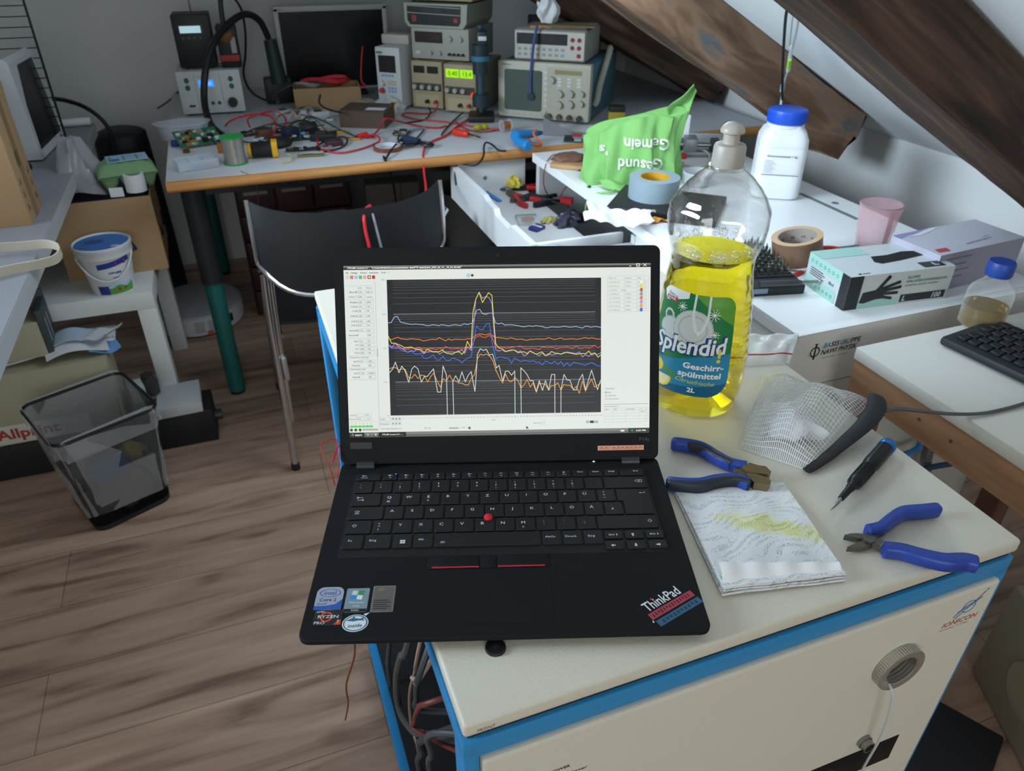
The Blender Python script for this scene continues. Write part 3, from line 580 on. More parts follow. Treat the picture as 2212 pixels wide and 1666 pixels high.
for a, y, c, d, m in rows:
    scr.text(a, 1.5, m, Tm((12.8 if a[:2] not in ('Ma', 'Co') else 10.2, y, .1)), 'r', .015, sx=.82)
    if c: fld(13.6, y, 7.2); scr.text(c, 1.4, tg, Tm((14.2, y, .1)), bold=.015)
    if d: fld(21.8, y, 6.8); scr.text(d, 1.4, tx, Tm((22.4, y, .1)), bold=.015, sx=.9)
scr.text('Drift', 1.45, tx, Tm((13.6, 151.4, .1))).text('Detect', 1.45, tx, Tm((22, 151.4, .1))).text('[mbar]', 1.45, tx, Tm((22.3, 142.3, .1))).text('Temperature chamber', 1.5, tx, Tm((3.0, 81.5, .1))).text('Temperature inlet', 1.5, tx, Tm((3.0, 69.5, .1)))
for y in (154.2, 140.6, 101.7, 83.6, 71.4, 59.4): scr.line([(1.5, y), (29.5, y)], .25, bx, z=.1)
scr.disc(11.9, 147.9, 1.1, tg, z=.1, r0=.9, seg=14).disc(11.9, 143.3, 1.1, tg, z=.1, r0=.9, seg=14).disc(11.9, 147.9, .5, tx, z=.1, seg=10)
scr.text('Cycles', 1.45, tx, Tm((1.2, 22.4, .1))).text('Detector', 1.45, tx, Tm((.4, 18.4, .1)), width=6.4).text('2916 V', 1.35, tx, Tm((8.0, 18.4, .1))).text('ON', 1.35, tg, Tm((18.6, 18.4, .1))).text('614', 1.35, tx, Tm((17.6, 22.6, .1))).text('0', 1.35, tx, Tm((7.6, 22.5, .1)))
fld(7.0, 22.4, 8.6); fld(16.8, 22.4, 6.6); fld(7.4, 18.4, 8.4); fld(17.0, 18.4, 6.2); scr.line([(1, 16.6), (28, 16.6)], .25, bx, z=.1)
gn = emis('screen green', '66d864', .85); gd = emis('screen dark green', '1f6a1c', .8)
for q in range(6): scr.rect(1.3+3.9*q, 10.4, 4.8+3.9*q, 12.4, gn, z=.1).text(str(q+1), 1.3, tx, Tm((3.0+3.9*q, 13.6, .1)), 'c')
for q in range(3): scr.disc(2.4+4.4*q, 7.8, 1.5, gd, z=.1, seg=16)
scr.rect(13.6, 7.0, 29.5, 9.0, emis('screen bar grey', 'b8beb8', .85), z=.1)
# plot area
X0, X1, Y0_, Y1_ = 42.7, 258.9, 22.2, 159.9
scr.rect(X0, Y0_, X1, Y1_, k_, z=.12)
dec = (Y1_-Y0_)/4
for kk in range(4):
    for mm in range(1, 10):
        y = Y0_ + dec*(kk + math.log10(mm))
        scr.line([(X0+6, y), (X1-6, y)], .32 if mm > 1 else .5, gl if mm > 1 else gm, z=.15)
for kk, s in enumerate(('10.0', '1.0E+2', '1.0E+3', '1.0E+4', '1.0E+5')): scr.text(s, 1.2, tg, Tm((X0-1.5, Y0_+dec*kk-.5, .1)), 'r')
for q in range(69): scr.text(str(q), 1.25, tg, Tm((X0 + (X1-X0)*q/68, Y0_-3.6, .1)), 'c')
scr.text('Cycle', 1.3, tx, Tm((148, Y0_-6.6, .1)), 'c').text('Amplitude', 1.3, tx, Tm((31.8, 83, .1), rz=90)).text('Cycle', 1.4, tx, Tm((32.4, 17.8, .1))).text('Amplitude', 1.4, tx, Tm((32.4, 13.0, .1))).text('Run; Multi; Emission On;', 1.45, tx, Tm((33, 8.0, .1)), width=20.5).text('Em: 36;', 1.4, tx, Tm((77, 8.0, .1))).text('21.00', 1.35, tx, Tm((114, 7.8, .1)))
fld(31.8, 17.8, 10.6); fld(31.8, 13, 10.6); scr.rect(102, 7.2, 112, 9.0, emis('screen bar grey', 'b8beb8', .85), z=.1).disc(123, 8.0, 1.4, tg, z=.1, seg=14)
for q in range(3): fld(43.6+3.4*q, 17.8, 2.8); fld(43.6+3.4*q, 13, 2.8); scr.rect(44.5+3.4*q, 18, 45.4+3.4*q, 19.4, tx, z=.1).rect(44.5+3.4*q, 13.2, 45.4+3.4*q, 14.6, tx, z=.1)
scr.text('show Grid', 1.3, tx, Tm((197, 11.5, .1)), 'r'); fld(198, 11.2, 3)
scr.rect(243.5, 11, 247, 13.6, bx, z=.1).rect(247.6, 11, 251.6, 13.6, dkb, z=.1).rect(252.2, 11, 256, 13.6, bx, z=.1)
scr.poly([(181.5, 9.2), (181.5, 5.8), (182.4, 6.7), (183.6, 5.6), (184, 6.2), (182.9, 7.2), (184, 7.3)], tx, z=.1)
# right column: table, view mode, source parameters
tb = [('Mass / Ch', 'Intensity', 'Unit'), ('m/z 67.00 ch0', '1.00E+2', 'cps'), ('m/z 81.00 ch1', '5.55E+2', 'cps'), ('m/z 93.00 c', 'previous', 'cps'), ('m/z 95.00 ch3', '3.74E+3', 'cps'), ('m/z 107.00 ch4', '1.69E+3', 'cps'), ('m/z 137.00 ch5', '6.75E+2', 'cps'), ('m/z 151.00 ch6', '8.00E+1', 'cps'), ('m/z 153.00 ch7', '2.60E+2', 'cps')]
sw = (None, 'ffffff', 'f2ee40', 'd85a20', '8fa4c8', 'e88a30', 'c79af0', 'f0b040', '2f70e0')
for q, (a, c, d) in enumerate(tb):
    y = 158.6 - 4.02*q; m = tx if q == 0 else tg
    scr.text(a, 1.3, m, Tm((267.0, y, .1))).text(c, 1.3, m, Tm((283.5 if c != 'previous' else 279, y, .1))).text(d, 1.3, m, Tm((296.5, y, .1))).line([(265.5, y-1.3), (302, y-1.3)], .2, bx, z=.1)
    if sw[q]: scr.rect(300.0-1.2, y-1.0, 302.6-1.2, y+2.4, emis('swatch ' + sw[q], sw[q], .85), z=.12); fld(303.4, y, 2.2)
for x in (265.5, 282.5, 295.4, 302.4, 307.6): scr.line([(x, 125.0), (x, 161.4)], .2, bx, z=.1)
scr.line([(265.5, 161.4), (307.6, 161.4)], .2, bx, z=.1)
for s, y in (('View Mode:', 46.0), ('Plain', 42.0), ('Corrected', 38.8), ('Concentration', 35.4)): scr.text(s, 1.35, tx, Tm((263.5 if s[0] == 'V' else 266, y, .1)))
for y in (42.7, 39.5, 36.1): scr.disc(264.2, y, 1.0, tg, z=.1, r0=.75, seg=14)
scr.disc(264.2, 42.7, .45, tx, z=.1, seg=10).line([(262, 30.3), (308, 30.3)], .3, tg, z=.1).text('Source parameters', 1.3, tx, Tm((262.3, 27.6, .1)))
for s, x in (('Mass', 263.2), ('Plain', 272.5), ('Corrected', 285.5), ('%', 300.5)): scr.text(s, 1.3, tx, Tm((x, 24.4, .1)))
scr.text('100.00', 1.2, tx, Tm((299.5, 21.8, .1)))
for y in (26.2, 23.8, 20.8, 17.8, 14.8, 11.6): scr.line([(262.3, y), (307.6, y)], .2, bx, z=.1)
for x in (262.3, 271.7, 284.5, 298.8, 305.4, 307.6): scr.line([(x, 11.6), (x, 26.2)], .2, bx, z=.1)
# traces
curves = [
 ('a8c8e8', [(43.06,116.97), (45.94,116.93), (49.13,122.43), (52.33,123.15), (55.44,117.43), (63.50,115.43), (67.67,115.00), (70.34,115.34), (77.92,114.64), (80.94,113.69), (84.36,113.42), (87.42,114.37), (90.84,113.95), (93.87,113.31), (96.93,114.26), (103.77,113.03), (109.88,114.10), (115.97,113.26), (119.44,114.97), (122.85,114.17), (127.46,115.41), (129.03,118.05), (132.25,128.28), (135.47,129.38), (138.30,125.17), (141.72,124.14), (144.80,125.47), (148.23,125.43), (150.06,120.08), (151.15,115.65)] + [(154.62,114.31), (157.46,115.27), (160.73,113.24), (166.86,113.55), (174.13,112.31), (179.87,111.17), (185.63,112.17), (189.08,111.59), (192.54,112.16), (198.68,111.32), (201.36,110.14), (204.44,109.87), (207.90,110.75), (215.60,110.35), (221.76,111.19), (227.15,110.13), (233.31,110.82), (239.86,109.20), (243.34,111.15), (249.12,109.86), (252.60,110.66), (258.78,109.74)]),
 ('ff8a30', [(43.34,100.46), (45.99,100.04), (52.51,102.25), (55.13,100.69), (61.57,99.84), (65.39,100.56), (74.51,99.52), (77.90,98.10), (87.47,99.74), (90.89,99.23), (93.98,101.18), (100.40,97.96), (103.50,99.91), (106.52,98.34), (109.60,99.45), (119.52,98.94), (122.60,99.82), (127.19,99.76), (131.46,103.53), (135.30,104.62), (141.79,103.39), (144.87,104.73), (147.91,102.93), (150.94,100.60)] + [(154.43,100.55), (157.11,100.14), (163.24,99.06), (166.70,100.17), (173.21,98.39), (176.67,98.89), (183.19,97.27), (186.28,98.38), (188.97,98.04), (192.43,98.68), (201.67,98.41), (205.14,99.82), (211.30,97.75), (217.70,99.35), (220.94,98.01), (230.58,98.42), (233.67,97.61), (242.94,99.34), (246.42,98.37), (249.51,99.10), (255.31,97.72), (258.79,97.90)]),
 ('ff5530', [(43.87,92.44), (46.14,92.02), (51.50,93.10), (58.26,89.95), (62.06,89.52), (65.17,91.77), (68.19,90.97), (71.26,91.54), (74.69,91.64), (77.69,89.54), (87.25,90.17), (90.66,88.90), (94.14,90.85), (97.15,88.82), (100.28,92.30), (106.72,89.30), (112.47,90.14), (116.28,89.33), (120.51,89.88), (122.45,91.78), (125.87,90.20), (131.04,101.24), (135.28,103.09), (138.68,100.76), (141.75,101.10), (144.46,102.98), (147.50,101.41), (150.83,92.55)] + [(151.62,91.00), (157.38,91.31), (161.20,89.34), (169.28,90.62), (176.60,91.67), (180.04,89.09), (183.11,88.66), (188.89,89.59), (195.43,87.73), (198.53,90.38), (204.69,89.37), (208.17,90.10), (213.95,88.48), (217.81,89.74), (220.90,89.31), (223.99,90.04), (230.17,88.42), (233.65,90.92), (236.74,88.48), (239.45,88.45), (242.93,89.64), (246.41,88.59), (249.51,89.70), (252.45,91.44), (255.71,88.85), (258.80,90.35)]),
 ('b890f8', [(43.18,94.74), (46.15,92.25), (49.29,95.80), (55.26,91.52), (61.61,86.84), (65.46,88.55), (68.49,87.52), (71.22,90.16), (74.99,88.19), (77.97,85.09), (81.45,86.96), (87.95,87.25), (91.00,87.21), (94.15,84.48), (97.11,86.75), (105.52,86.63), (113.16,86.15), (116.66,88.78), (119.65,84.91), (122.45,91.39), (126.22,87.89), (129.79,118.04), (131.67,139.27), (135.22,146.64), (138.54,140.33), (142.00,142.19), (145.03,141.02), (147.99,135.30), (149.54,110.17), (151.16,88.71)] + [(150.82,88.71), (154.25,86.74), (157.34,88.01), (161.16,86.11), (170.02,87.84), (173.84,85.71), (176.55,86.83), (179.81,81.55), (183.06,82.73), (186.17,86.70), (192.31,83.15), (195.38,81.41), (198.49,83.83), (201.94,81.47), (205.04,83.59), (208.12,81.93), (211.60,82.50), (214.70,84.00), (217.78,82.65), (223.97,84.80), (233.25,83.36), (236.74,84.86), (239.98,79.64), (242.93,82.07), (246.41,79.94), (249.51,83.53), (255.32,81.90), (258.81,83.79)]),
 ('f4f23a', [(42.67,103.52), (45.88,96.23), (49.30,96.18), (55.32,93.81), (59.06,91.47), (65.56,92.15), (71.20,89.39), (75.03,89.73), (78.38,86.23), (81.51,89.49), (87.94,86.87), (94.05,87.02), (97.15,88.82), (100.14,85.71), (107.00,84.31), (113.19,87.53), (116.57,84.18), (119.29,86.45), (122.55,97.14), (126.10,90.19), (128.80,127.18), (131.67,139.27), (135.21,146.42), (138.48,136.17), (144.72,145.94), (148.10,143.25), (149.65,117.80), (151.24,94.46)] + [(150.90,94.85), (154.29,90.05), (157.36,89.54), (161.16,86.27), (167.33,87.87), (170.02,87.68), (173.84,84.94), (179.62,85.86), (183.07,83.89), (186.17,86.31), (192.31,83.15), (198.50,85.38), (201.94,81.47), (204.65,82.21), (208.14,85.63), (211.61,84.04), (217.78,82.80), (220.88,84.30), (223.97,84.49), (233.25,82.44), (239.83,83.27), (242.93,82.84), (246.41,85.50), (249.51,81.60), (252.46,83.72), (255.72,79.19), (258.82,81.47)]),
 ('3a7cf8', [(42.78,94.36), (45.72,90.73), (52.22,91.94), (55.57,88.84), (61.99,86.84), (65.82,87.70), (68.43,85.22), (71.08,84.64), (74.92,85.51), (77.86,80.64), (81.67,80.28), (87.87,83.80), (91.19,78.38), (94.02,78.57), (97.40,82.52), (99.99,78.49), (103.81,77.82), (106.92,80.31), (113.01,78.46), (116.63,75.18), (119.53,78.37), (126.11,81.51), (131.99,112.68), (134.99,109.21), (138.43,108.94), (141.96,114.47), (145.03,115.19), (147.79,94.89), (151.40,78.31)] + [(150.68,78.71), (154.16,80.59), (157.24,80.70), (161.07,79.57), (164.15,79.29), (167.01,74.01), (170.31,79.44), (176.82,75.65), (179.92,76.92), (186.08,75.67), (189.17,76.63), (192.24,74.66), (195.33,75.00), (198.79,72.09), (201.91,76.07), (208.07,73.12), (211.18,75.79), (214.64,72.26), (217.75,75.46), (220.83,70.39), (223.94,73.98), (227.02,70.53), (230.52,74.36), (236.33,72.88), (242.53,71.24), (249.12,73.71), (255.33,70.44), (258.83,69.85)]),
 ('ffa838', [(43.23,70.28), (46.32,71.62), (49.36,71.35), (52.35,68.84), (55.43,69.95), (58.86,69.52), (62.22,60.99), (65.27,60.56), (68.43,64.37), (71.84,59.85), (74.99,63.51), (78.19,62.69), (81.33,56.23), (84.68,61.82), (87.68,65.25), (91.09,56.70), (94.18,50.62), (97.29,59.32), (100.54,57.18), (103.74,63.09), (106.99,56.86), (109.91,57.04), (112.94,54.68), (116.55,54.39), (119.45,52.64), (122.91,52.59), (125.72,59.29), (129.25,63.10), (131.76,75.42)] + [(132.20,78.97), (135.35,83.92), (138.40,82.73), (141.49,83.99), (144.92,81.87), (147.93,77.59)] + [(151.61,65.49)] + [(150.54,68.98), (154.28,60.03), (157.83,54.16), (160.87,63.42), (163.87,56.25), (166.95,55.19), (170.32,59.56), (173.53,56.41), (176.55,48.83), (179.67,51.66), (182.98,57.51), (186.00,49.47), (188.98,53.70), (192.23,43.92), (195.32,52.83), (198.65,52.78), (201.74,51.80), (205.04,46.06), (207.94,50.69), (211.28,50.64), (214.39,53.55), (217.62,45.87), (220.75,51.67), (223.85,50.69), (226.96,50.64), (230.45,46.22), (233.56,49.53), (236.43,42.07), (239.79,55.12), (242.89,44.16), (246.01,51.29), (249.12,56.70), (252.47,48.23), (258.46,52.66)]),
 ('dcece0', [(42.96,66.44), (46.27,70.08), (49.14,76.96), (52.50,66.15), (55.51,72.80), (58.45,68.76), (62.10,56.13), (65.51,69.58), (68.49,72.61), (71.86,69.72), (74.97,56.17), (78.18,62.07), (81.24,62.03), (87.55,69.65), (91.23,45.70), (94.53,45.65), (97.34,72.44), (100.66,62.75), (100.73,21.72)]),
 ('dcece0', [(107.14,21.78), (106.98,56.62), (110.01,62.23), (113.20,55.99), (116.46,66.15), (119.66,55.89), (122.70,62.43), (125.84,66.25), (129.34,45.66), (131.53,70.80)] + [(132.43,83.58), (135.44,89.53), (138.48,87.72), (141.57,88.83), (144.55,83.03), (148.02,83.75), (151.67,70.21)] + [(151.32,69.36), (154.44,72.17), (157.70,56.10), (160.91,66.13), (163.99,66.08), (167.03,61.94), (170.39,66.15), (170.22,22.00)]),
 ('dcece0', [(176.51,22.13), (176.60,69.38), (179.81,66.24), (182.87,62.48), (185.90,56.07), (188.99,55.87), (192.23,44.70), (195.34,55.93), (198.60,45.77), (201.77,55.99), (205.04,45.83), (208.01,62.12), (211.34,62.07), (211.28,22.19)]),
 ('dcece0', [(217.51,22.17), (217.62,46.65), (220.79,61.93), (223.87,56.29), (226.98,55.85), (230.29,45.83), (233.56,45.78), (236.45,56.10), (239.80,61.89), (242.89,45.72), (249.12,66.02), (255.36,45.69), (258.46,55.39)])]
for q, (c, pts) in enumerate(curves): scr.line(pts, .62, emis('trace ' + c, c, .95), z=.22 + .03*q)
scr.build('screen', lap)
# thin wires by the laptop
cable('wire', 'thin dark red wire standing up behind the left side of the laptop', [(-0.044, 0.300, 0.854), (-0.046, 0.300, 0.876), (-0.051, 0.310, 0.899), (-0.034, 0.315, 0.898), (-0.043, 0.300, 0.882), (-0.032, 0.320, 0.887), (-0.041, 0.300, 0.861)], .0006, red_wire, 5, 'wire')
cable('wire', 'fine copper wire hanging to the floor below the laptop front edge', [(-0.060, 0.100, 0.854), (-0.062, 0.110, 0.822), (-0.072, 0.120, 0.777), (-0.073, 0.140, 0.724), (-0.078, 0.200, 0.615)], .0009, mat('enamelled copper', '8a4f33', .35, .4), 6, 'wire')

# ================================================================ on the instrument top
# dish soap bottle
BX, BY = .3905, .3215
PROF = [(0, .048), (.004, .0525), (.012, .0545), (.03, .0560), (.06, .0572), (.10, .0545), (.14, .0505), (.16, .0475), (.175, .0452), (.188, .0452), (.198, .0485), (.21, .0525), (.225, .0545), (.238, .0540), (.25, .0475), (.26, .0405), (.27, .0315), (.277, .0235), (.281, .0180), (.286, .0170)]
def prof_r(z):
    for (z0, r0_), (z1, r1_) in zip(PROF, PROF[1:]):
        if z0 <= z <= z1: t = (z-z0)/(z1-z0); t = t*t*(3-2*t)*.35 + t*.65; return r0_ + (r1_-r0_)*t
    return PROF[-1][1]
OV = .90; BYAW = R(220)
def bottle_pt(a, z, off=0., ribs=1.):
    r = prof_r(z) + off
    rib = ribs*.0007*math.cos(2*math.pi*z/.0145)*max(0, min(1, (.165-z)/.02)) * max(0, min(1, (z-.03)/.02)) * (.5 - .5*math.cos(a - BYAW))
    flute = .0022*math.exp(-((z-.226)/.022)**2) * abs(math.sin(4.5*(a - BYAW)))
    r = r + rib - flute
    x, y = r*math.cos(a-BYAW)*OV, r*math.sin(a-BYAW)                # flattened front to back
    c, s = math.cos(BYAW), math.sin(BYAW); return (x*c - y*s, x*s + y*c, z)
bot = thing('dish_soap_bottle', 'clear squeeze bottle of yellow dish soap with grey push-pull cap, right of the laptop', 'bottle', (BX, BY, IT))
def shell(z0, z1, n, off, close0=True, close1=False, seg=72, ribs=1.):
    v = []; f = []
    for i in range(n+1):
        z = z0 + (z1-z0)*i/n
        for k in range(seg): v.append(bottle_pt(2*math.pi*k/seg, z, off, ribs))
    for i in range(n):
        for k in range(seg): f.append((i*seg+k, i*seg+(k+1) % seg, (i+1)*seg+(k+1) % seg, (i+1)*seg+k))
    if close0: f.append(tuple(range(seg-1, -1, -1)))
    if close1: f.append(tuple(range(n*seg, (n+1)*seg)))
    return v, f
bm_ = film('clear bottle plastic', 'f4f6f6', .07, .03, 1.75, True)
b = MB(); v, f = shell(0.0004, .286, 110, 0.); b.add(v, f, bm_, sm=True); v, f = shell(.192, .286, 40, -.0012, False); b.add(v, f, bm_, sm=True)
b.ring(.0165, .0185, .2805, .2835, bm_, seg=36)
b.build('body', bot)
def liquid_mat():
    m = bpy.data.materials.new('yellow soap'); m.use_nodes = True; nt = m.node_tree
    for n in list(nt.nodes): nt.nodes.remove(n)
    out = nt.nodes.new('ShaderNodeOutputMaterial'); g = nt.nodes.new('ShaderNodeBsdfGlass'); g.inputs['IOR'].default_value = 1.06; g.inputs['Color'].default_value = (1, .96, .25, 1); g.inputs['Roughness'].default_value = .02
    va = nt.nodes.new('ShaderNodeVolumeAbsorption'); va.inputs['Color'].default_value = (.90, .80, .02, 1); va.inputs['Density'].default_value = 19.0
    nt.links.new(g.outputs[0], out.inputs['Surface']); nt.links.new(va.outputs[0], out.inputs['Volume']); return m
liq = liquid_mat()
b = MB(); v, f = shell(.002, .192, 80, -.0018, True, True, ribs=.25); b.add(v, f, liq, sm=True); b.build('soap', bot)
fb = MB()
for k in range(46):                                           # froth ring round the liquid line
    a = random.uniform(0, 6.283); z = .1925 + random.uniform(0, .008) + .006*max(0, math.sin(3*a)); r = random.uniform(.0015, .0058)
    p = bottle_pt(a, min(z, .205), -.002 - r*.6); fb.lathe([(r*math.sin(t*math.pi/8), -r*math.cos(t*math.pi/8)) for t in range(9)], bm_, Tm(p), 12)
fb.build('froth', bot)['kind'] = 'stuff'
capm = mat('grey cap', 'a59f97', .4); c = MB()
c.lathe([(.0163, .283), (.0166, .2845), (.0162, .302), (.0150, .3045), (.0100, .3055)], capm, seg=40); c.build('cap_collar', bot)
c = MB(); c.lathe([(.0088, .305), (.0082, .309), (.0082, .3145), (.0118, .3160), (.0122, .3180), (.0105, .3220), (.0065, .3250), (0, .3262)], mat('cap tip', 'aca59b', .35), seg=36); c.build('cap_spout', bot)
# label: the printed design in millimetres, wrapped on the bottle
def wrap(mb, ang=220, span=52, z0=.034, ky=.94):
    o = []
    for x, y, z in mb.v:
        a = R(ang) + R(span)*x/49.0; o.append(bottle_pt(a, z0 + ky*y/1000, .0005 + z/1000))
    mb.v = o; return mb
lb = MB(); C_ = {k: mat('label ' + k, h, .35) for k, h in dict(green='1f7a45', lime='5f9f3a', blue='2b86ad', deep='155f86', navy='17427c', white='eef0ee', plate='cfd3d0', plate2='b3bab8', yell='e3d24a', lemon='efe3a0', leaf='4f8f3a', red='c22a33', glass='dfe8ea').items()}
def inside(x, y):
    r = 14 if y > 65 else 22; cx = min(max(x, -49+r), 49-r); cy = min(max(y, r), 130-r)
    return math.hypot(x-cx, y-cy) <= r + .01
def art(x, y):
    if (x+27)**2 + (y-16)**2 < 13.5**2:
        d = math.hypot(x+27, y-16)
        if y < 20: return 'lemon' if d < 11 and d > 1.2 and abs(math.sin(3*math.atan2(y-16, x+27))) > .18 else ('yell' if d > 11 else 'white')
    if (x+34)**2 + (y-30)**2 < 9**2: return 'lemon' if (x+36)**2 + (y-32)**2 < 5**2 else 'yell'
    if abs(x+17) < 8 and abs(y-26 + .4*(x+17)) < 3.4: return 'leaf'
    wave = 50 + 5*math.sin(x/22) + .10*x
    if y < wave: return 'blue' if y > 12 + .15*x else 'deep'
    if x < -8 and y > 112 + .35*(x+40) and y > 120 - 1.1*(x+46): return 'white'
    for cx, cy, r in ((24, 108, 8), (-14, 112, 7), (27, 84, 6)):
        d = math.hypot(x-cx, y-cy); t = math.atan2(y-cy, x-cx)
        if d < r*(.25 + .75*abs(math.cos(5*t))**10): return 'white'
    if abs(abs(x-9) - 8.5*min(1, max(0, (y-84)/22)**.5)) < 1.6 and y > 84: return 'glass'
    if (x-9)**2 + (y-84)**2 < 4: return 'white'
    d = math.hypot(x-2, y-88)
    if d < 23: return 'plate2' if abs(d-16) < .9 or d > 22 else 'plate'
    d = math.hypot((x+24)/1.15, y-82)
    if d < 14: return 'plate' if d < 12.6 else 'plate2'
    if abs(math.hypot(x+30, y-97) - 6) < 1.3: return 'plate'
    return 'lime' if (x*.5 + y) > 128 - abs(x)*.2 else 'green'
NX, NY = 110, 146
for i in range(NX):
    for j in range(NY):
        x0, x1 = -49 + 98*i/NX, -49 + 98*(i+1)/NX; y0, y1 = 130*j/NY, 130*(j+1)/NY
        if inside((x0+x1)/2, (y0+y1)/2): lb.add([(x0, y0, 0), (x1, y0, 0), (x1, y1, 0), (x0, y1, 0)], [(0, 1, 2, 3)], C_[art((x0+x1)/2, (y0+y1)/2)], sm=True)
def wtext(s, x, y, h, m, z, bold=0., shear=0., rz=0., width=None, align='l'): lb.text(s, h, m, Tm((x, y, z), rz=rz), align, bold, shear, width=width)
wtext('Splendid', -43, 52, 21, C_['navy'], .12, .075, .18, 5, 88); wtext('Splendid', -42, 52.6, 20.5, C_['white'], .25, .022, .18, 5, 86)
wtext('Geschirr-', 42, 38.0, 7.2, C_['white'], .12, .03, 0, 0, 44, 'r'); wtext('spülmittel', 40, 27.0, 7.2, C_['white'], .12, .03, 0, 0, 46, 'r')
wtext('Citrusfrische', 34, 16.5, 5.8, C_['yell'], .12, .0, .35, -3, 42, 'r'); wtext('2L', 6, 5.6, 6.4, C_['white'], .12, .03, 0, 0, 9)
wtext('Quality by', -39, 121.5, 2.8, C_['navy'], .12, .01, 0, -8); [lb.rect(-40 + 2*q, 114.5, -38 + 2*q, 119.2, C_['red'], None, .12) for q in range(9)]; wtext('SPAR', -38.5, 115.6, 2.8, C_['white'], .3, .02, 0, 0, 14)
lb.disc(28.2, 61, 1.2, C_['yell'], z=.3).disc(34.8, 50.5, 2.3, C_['yell'], z=.3).rect(33.6, 54.5, 36.6, 66, C_['yell'], z=.3)
wrap(lb).build('label', bot)
db = MB(); db.text('01207825-01', 3.2, mat('date print', '2c3a40', .5), Tm((-12, 0, 0)), width=24); wrap(db, 228, 52, .232).build('date_print', bot)

# zip bag behind the bottle
zb = MB(); A = [Vector(q) for q in ((.445, .470, IT), (.560, .462, IT), (.640, .372, IT), (.553, .343, IT), (.440, .380, IT))]
clear_film = film('clear pouch', 'f1f1ee', .16, .12, 1.45); crinkle = film('crinkled pouch', 'eeeeec', .30, .10, 1.5)
def pouch(u, v):
    a = Vector((.448, .455, IT)).lerp(Vector((.618, .405, IT)), u); c = Vector((.430, .375, IT)).lerp(Vector((.556, .346, IT)), u); p = a.lerp(c, v)
    p.z += .001 + .020*math.sin(math.pi*v)**.6*(1 - .25*u) + .0022*math.sin(31*u + 7*v)*math.sin(math.pi*v) + .0018*math.sin(17*v - 23*u) * math.sin(math.pi*v); return p
zb.sheet(pouch, 44, 24, crinkle).sheet(lambda u, v: Vector(pouch(u, v)) * 1 - Vector((0, 0, pouch(u, v)[2] - IT - .0008)), 8, 8, clear_film)
zt = thing('zip_bag', 'clear crinkled zip bag with red seal line lying behind the soap bottle', 'bag', tuple(A[3])); o = zb.build('pouch', zt); o.location = -A[3]
o = MB().tube([tuple(Vector(pouch(u/10, .86)) + Vector((0, 0, .0006))) for u in range(11)], .0009, mat('red seal', 'a8242c', .4), 6).build('seal_strip', zt); o.location = -A[3]

# mesh bag with black zip
def netp(u, v, k=1.):
    a = Vector((.506, .332, IT)).lerp(Vector((.592, .236, IT)), u); c = Vector((.386, .212, IT)).lerp(Vector((.430, .155, IT)), u); p = a.lerp(c, v)
    p += Vector((-.010, .006, 0))*math.sin(math.pi*v)*math.sin(math.pi*u)
    h = .036*(math.sin(math.pi*min(1, u*.96+.02))**.55)*(math.sin(math.pi*v)**.55)
    p.z += .0012 + k*(h*(1 + .20*math.sin(9*u + 3*v) + .16*math.sin(13*v - 4*u)) + .0016*math.sin(40*u)*math.sin(22*v)*math.sin(math.pi*v)); return p
nt_ = thing('mesh_bag', 'white mesh pouch with black zip lying right of the soap bottle', 'bag', (.44, .24, IT)); OFF = Vector((.44, .24, IT))
sub = lambda fn: (lambda u, v: Vector(fn(u, v)) - OFF)
nb = MB(); nb.sheet(sub(netp), 40, 34, film('net film', 'e8eaec', .05, .18, 1.25)).sheet(sub(lambda u, v: netp(u, v, .03)), 10, 10, film('net film', 'e8eaec', .05)); nb.build('film', nt_)
nw = MB(); thr = mat('net thread', 'dfe2e4', .5)
for i in range(37): nw.tube([sub(netp)(i/36, j/26) + Vector((0, 0, .0004)) for j in range(27)], .00042, thr, 4, raw=True)
for j in range(31): nw.tube([sub(netp)(i/30, j/30) + Vector((0, 0, .0004)) for i in range(31)], .00042, thr, 4, raw=True)
nw.build('netting', nt_)['kind'] = 'stuff'
zp = [Vector(q) - OFF for q in ((.597, .243, IT+.007), (.585, .226, IT+.013), (.562, .204, IT+.018), (.530, .186, IT+.016), (.490, .172, IT+.010), (.455, .160, IT+.006), (.426, .152, IT+.004))]
MB().tube(zp, [.004, .006, .0075, .009, .010, .0105, .0105, .011, .011, .011, .011, .0105, .010, .0095, .009, .0085, .008, .0075, .007, .007, .0065, .006, .006, .0055, .005], mat('zip tape', '17181a', .6, bump=.4, bscale=500), 10, n=4, flat=.38).build('zipper', nt_)
wad = MB()
def wadp(u, v):
    t, q = u*2*math.pi, (v-.5)*math.pi; r = 1 + .22*math.sin(3*t + 4*v) * math.cos(q) + .15*math.sin(7*t - 5*v) * math.cos(q)
    return (.030*r*math.cos(t)*math.cos(q), .022*r*math.sin(t)*math.cos(q), .012*math.sin(q)*r)
wad.sheet(wadp, 30, 16, paper); o = one('paper_wad', 'white crumpled paper lying inside the mesh pouch', 'paper', wad, (.452, .212, IT+.0150), -40)

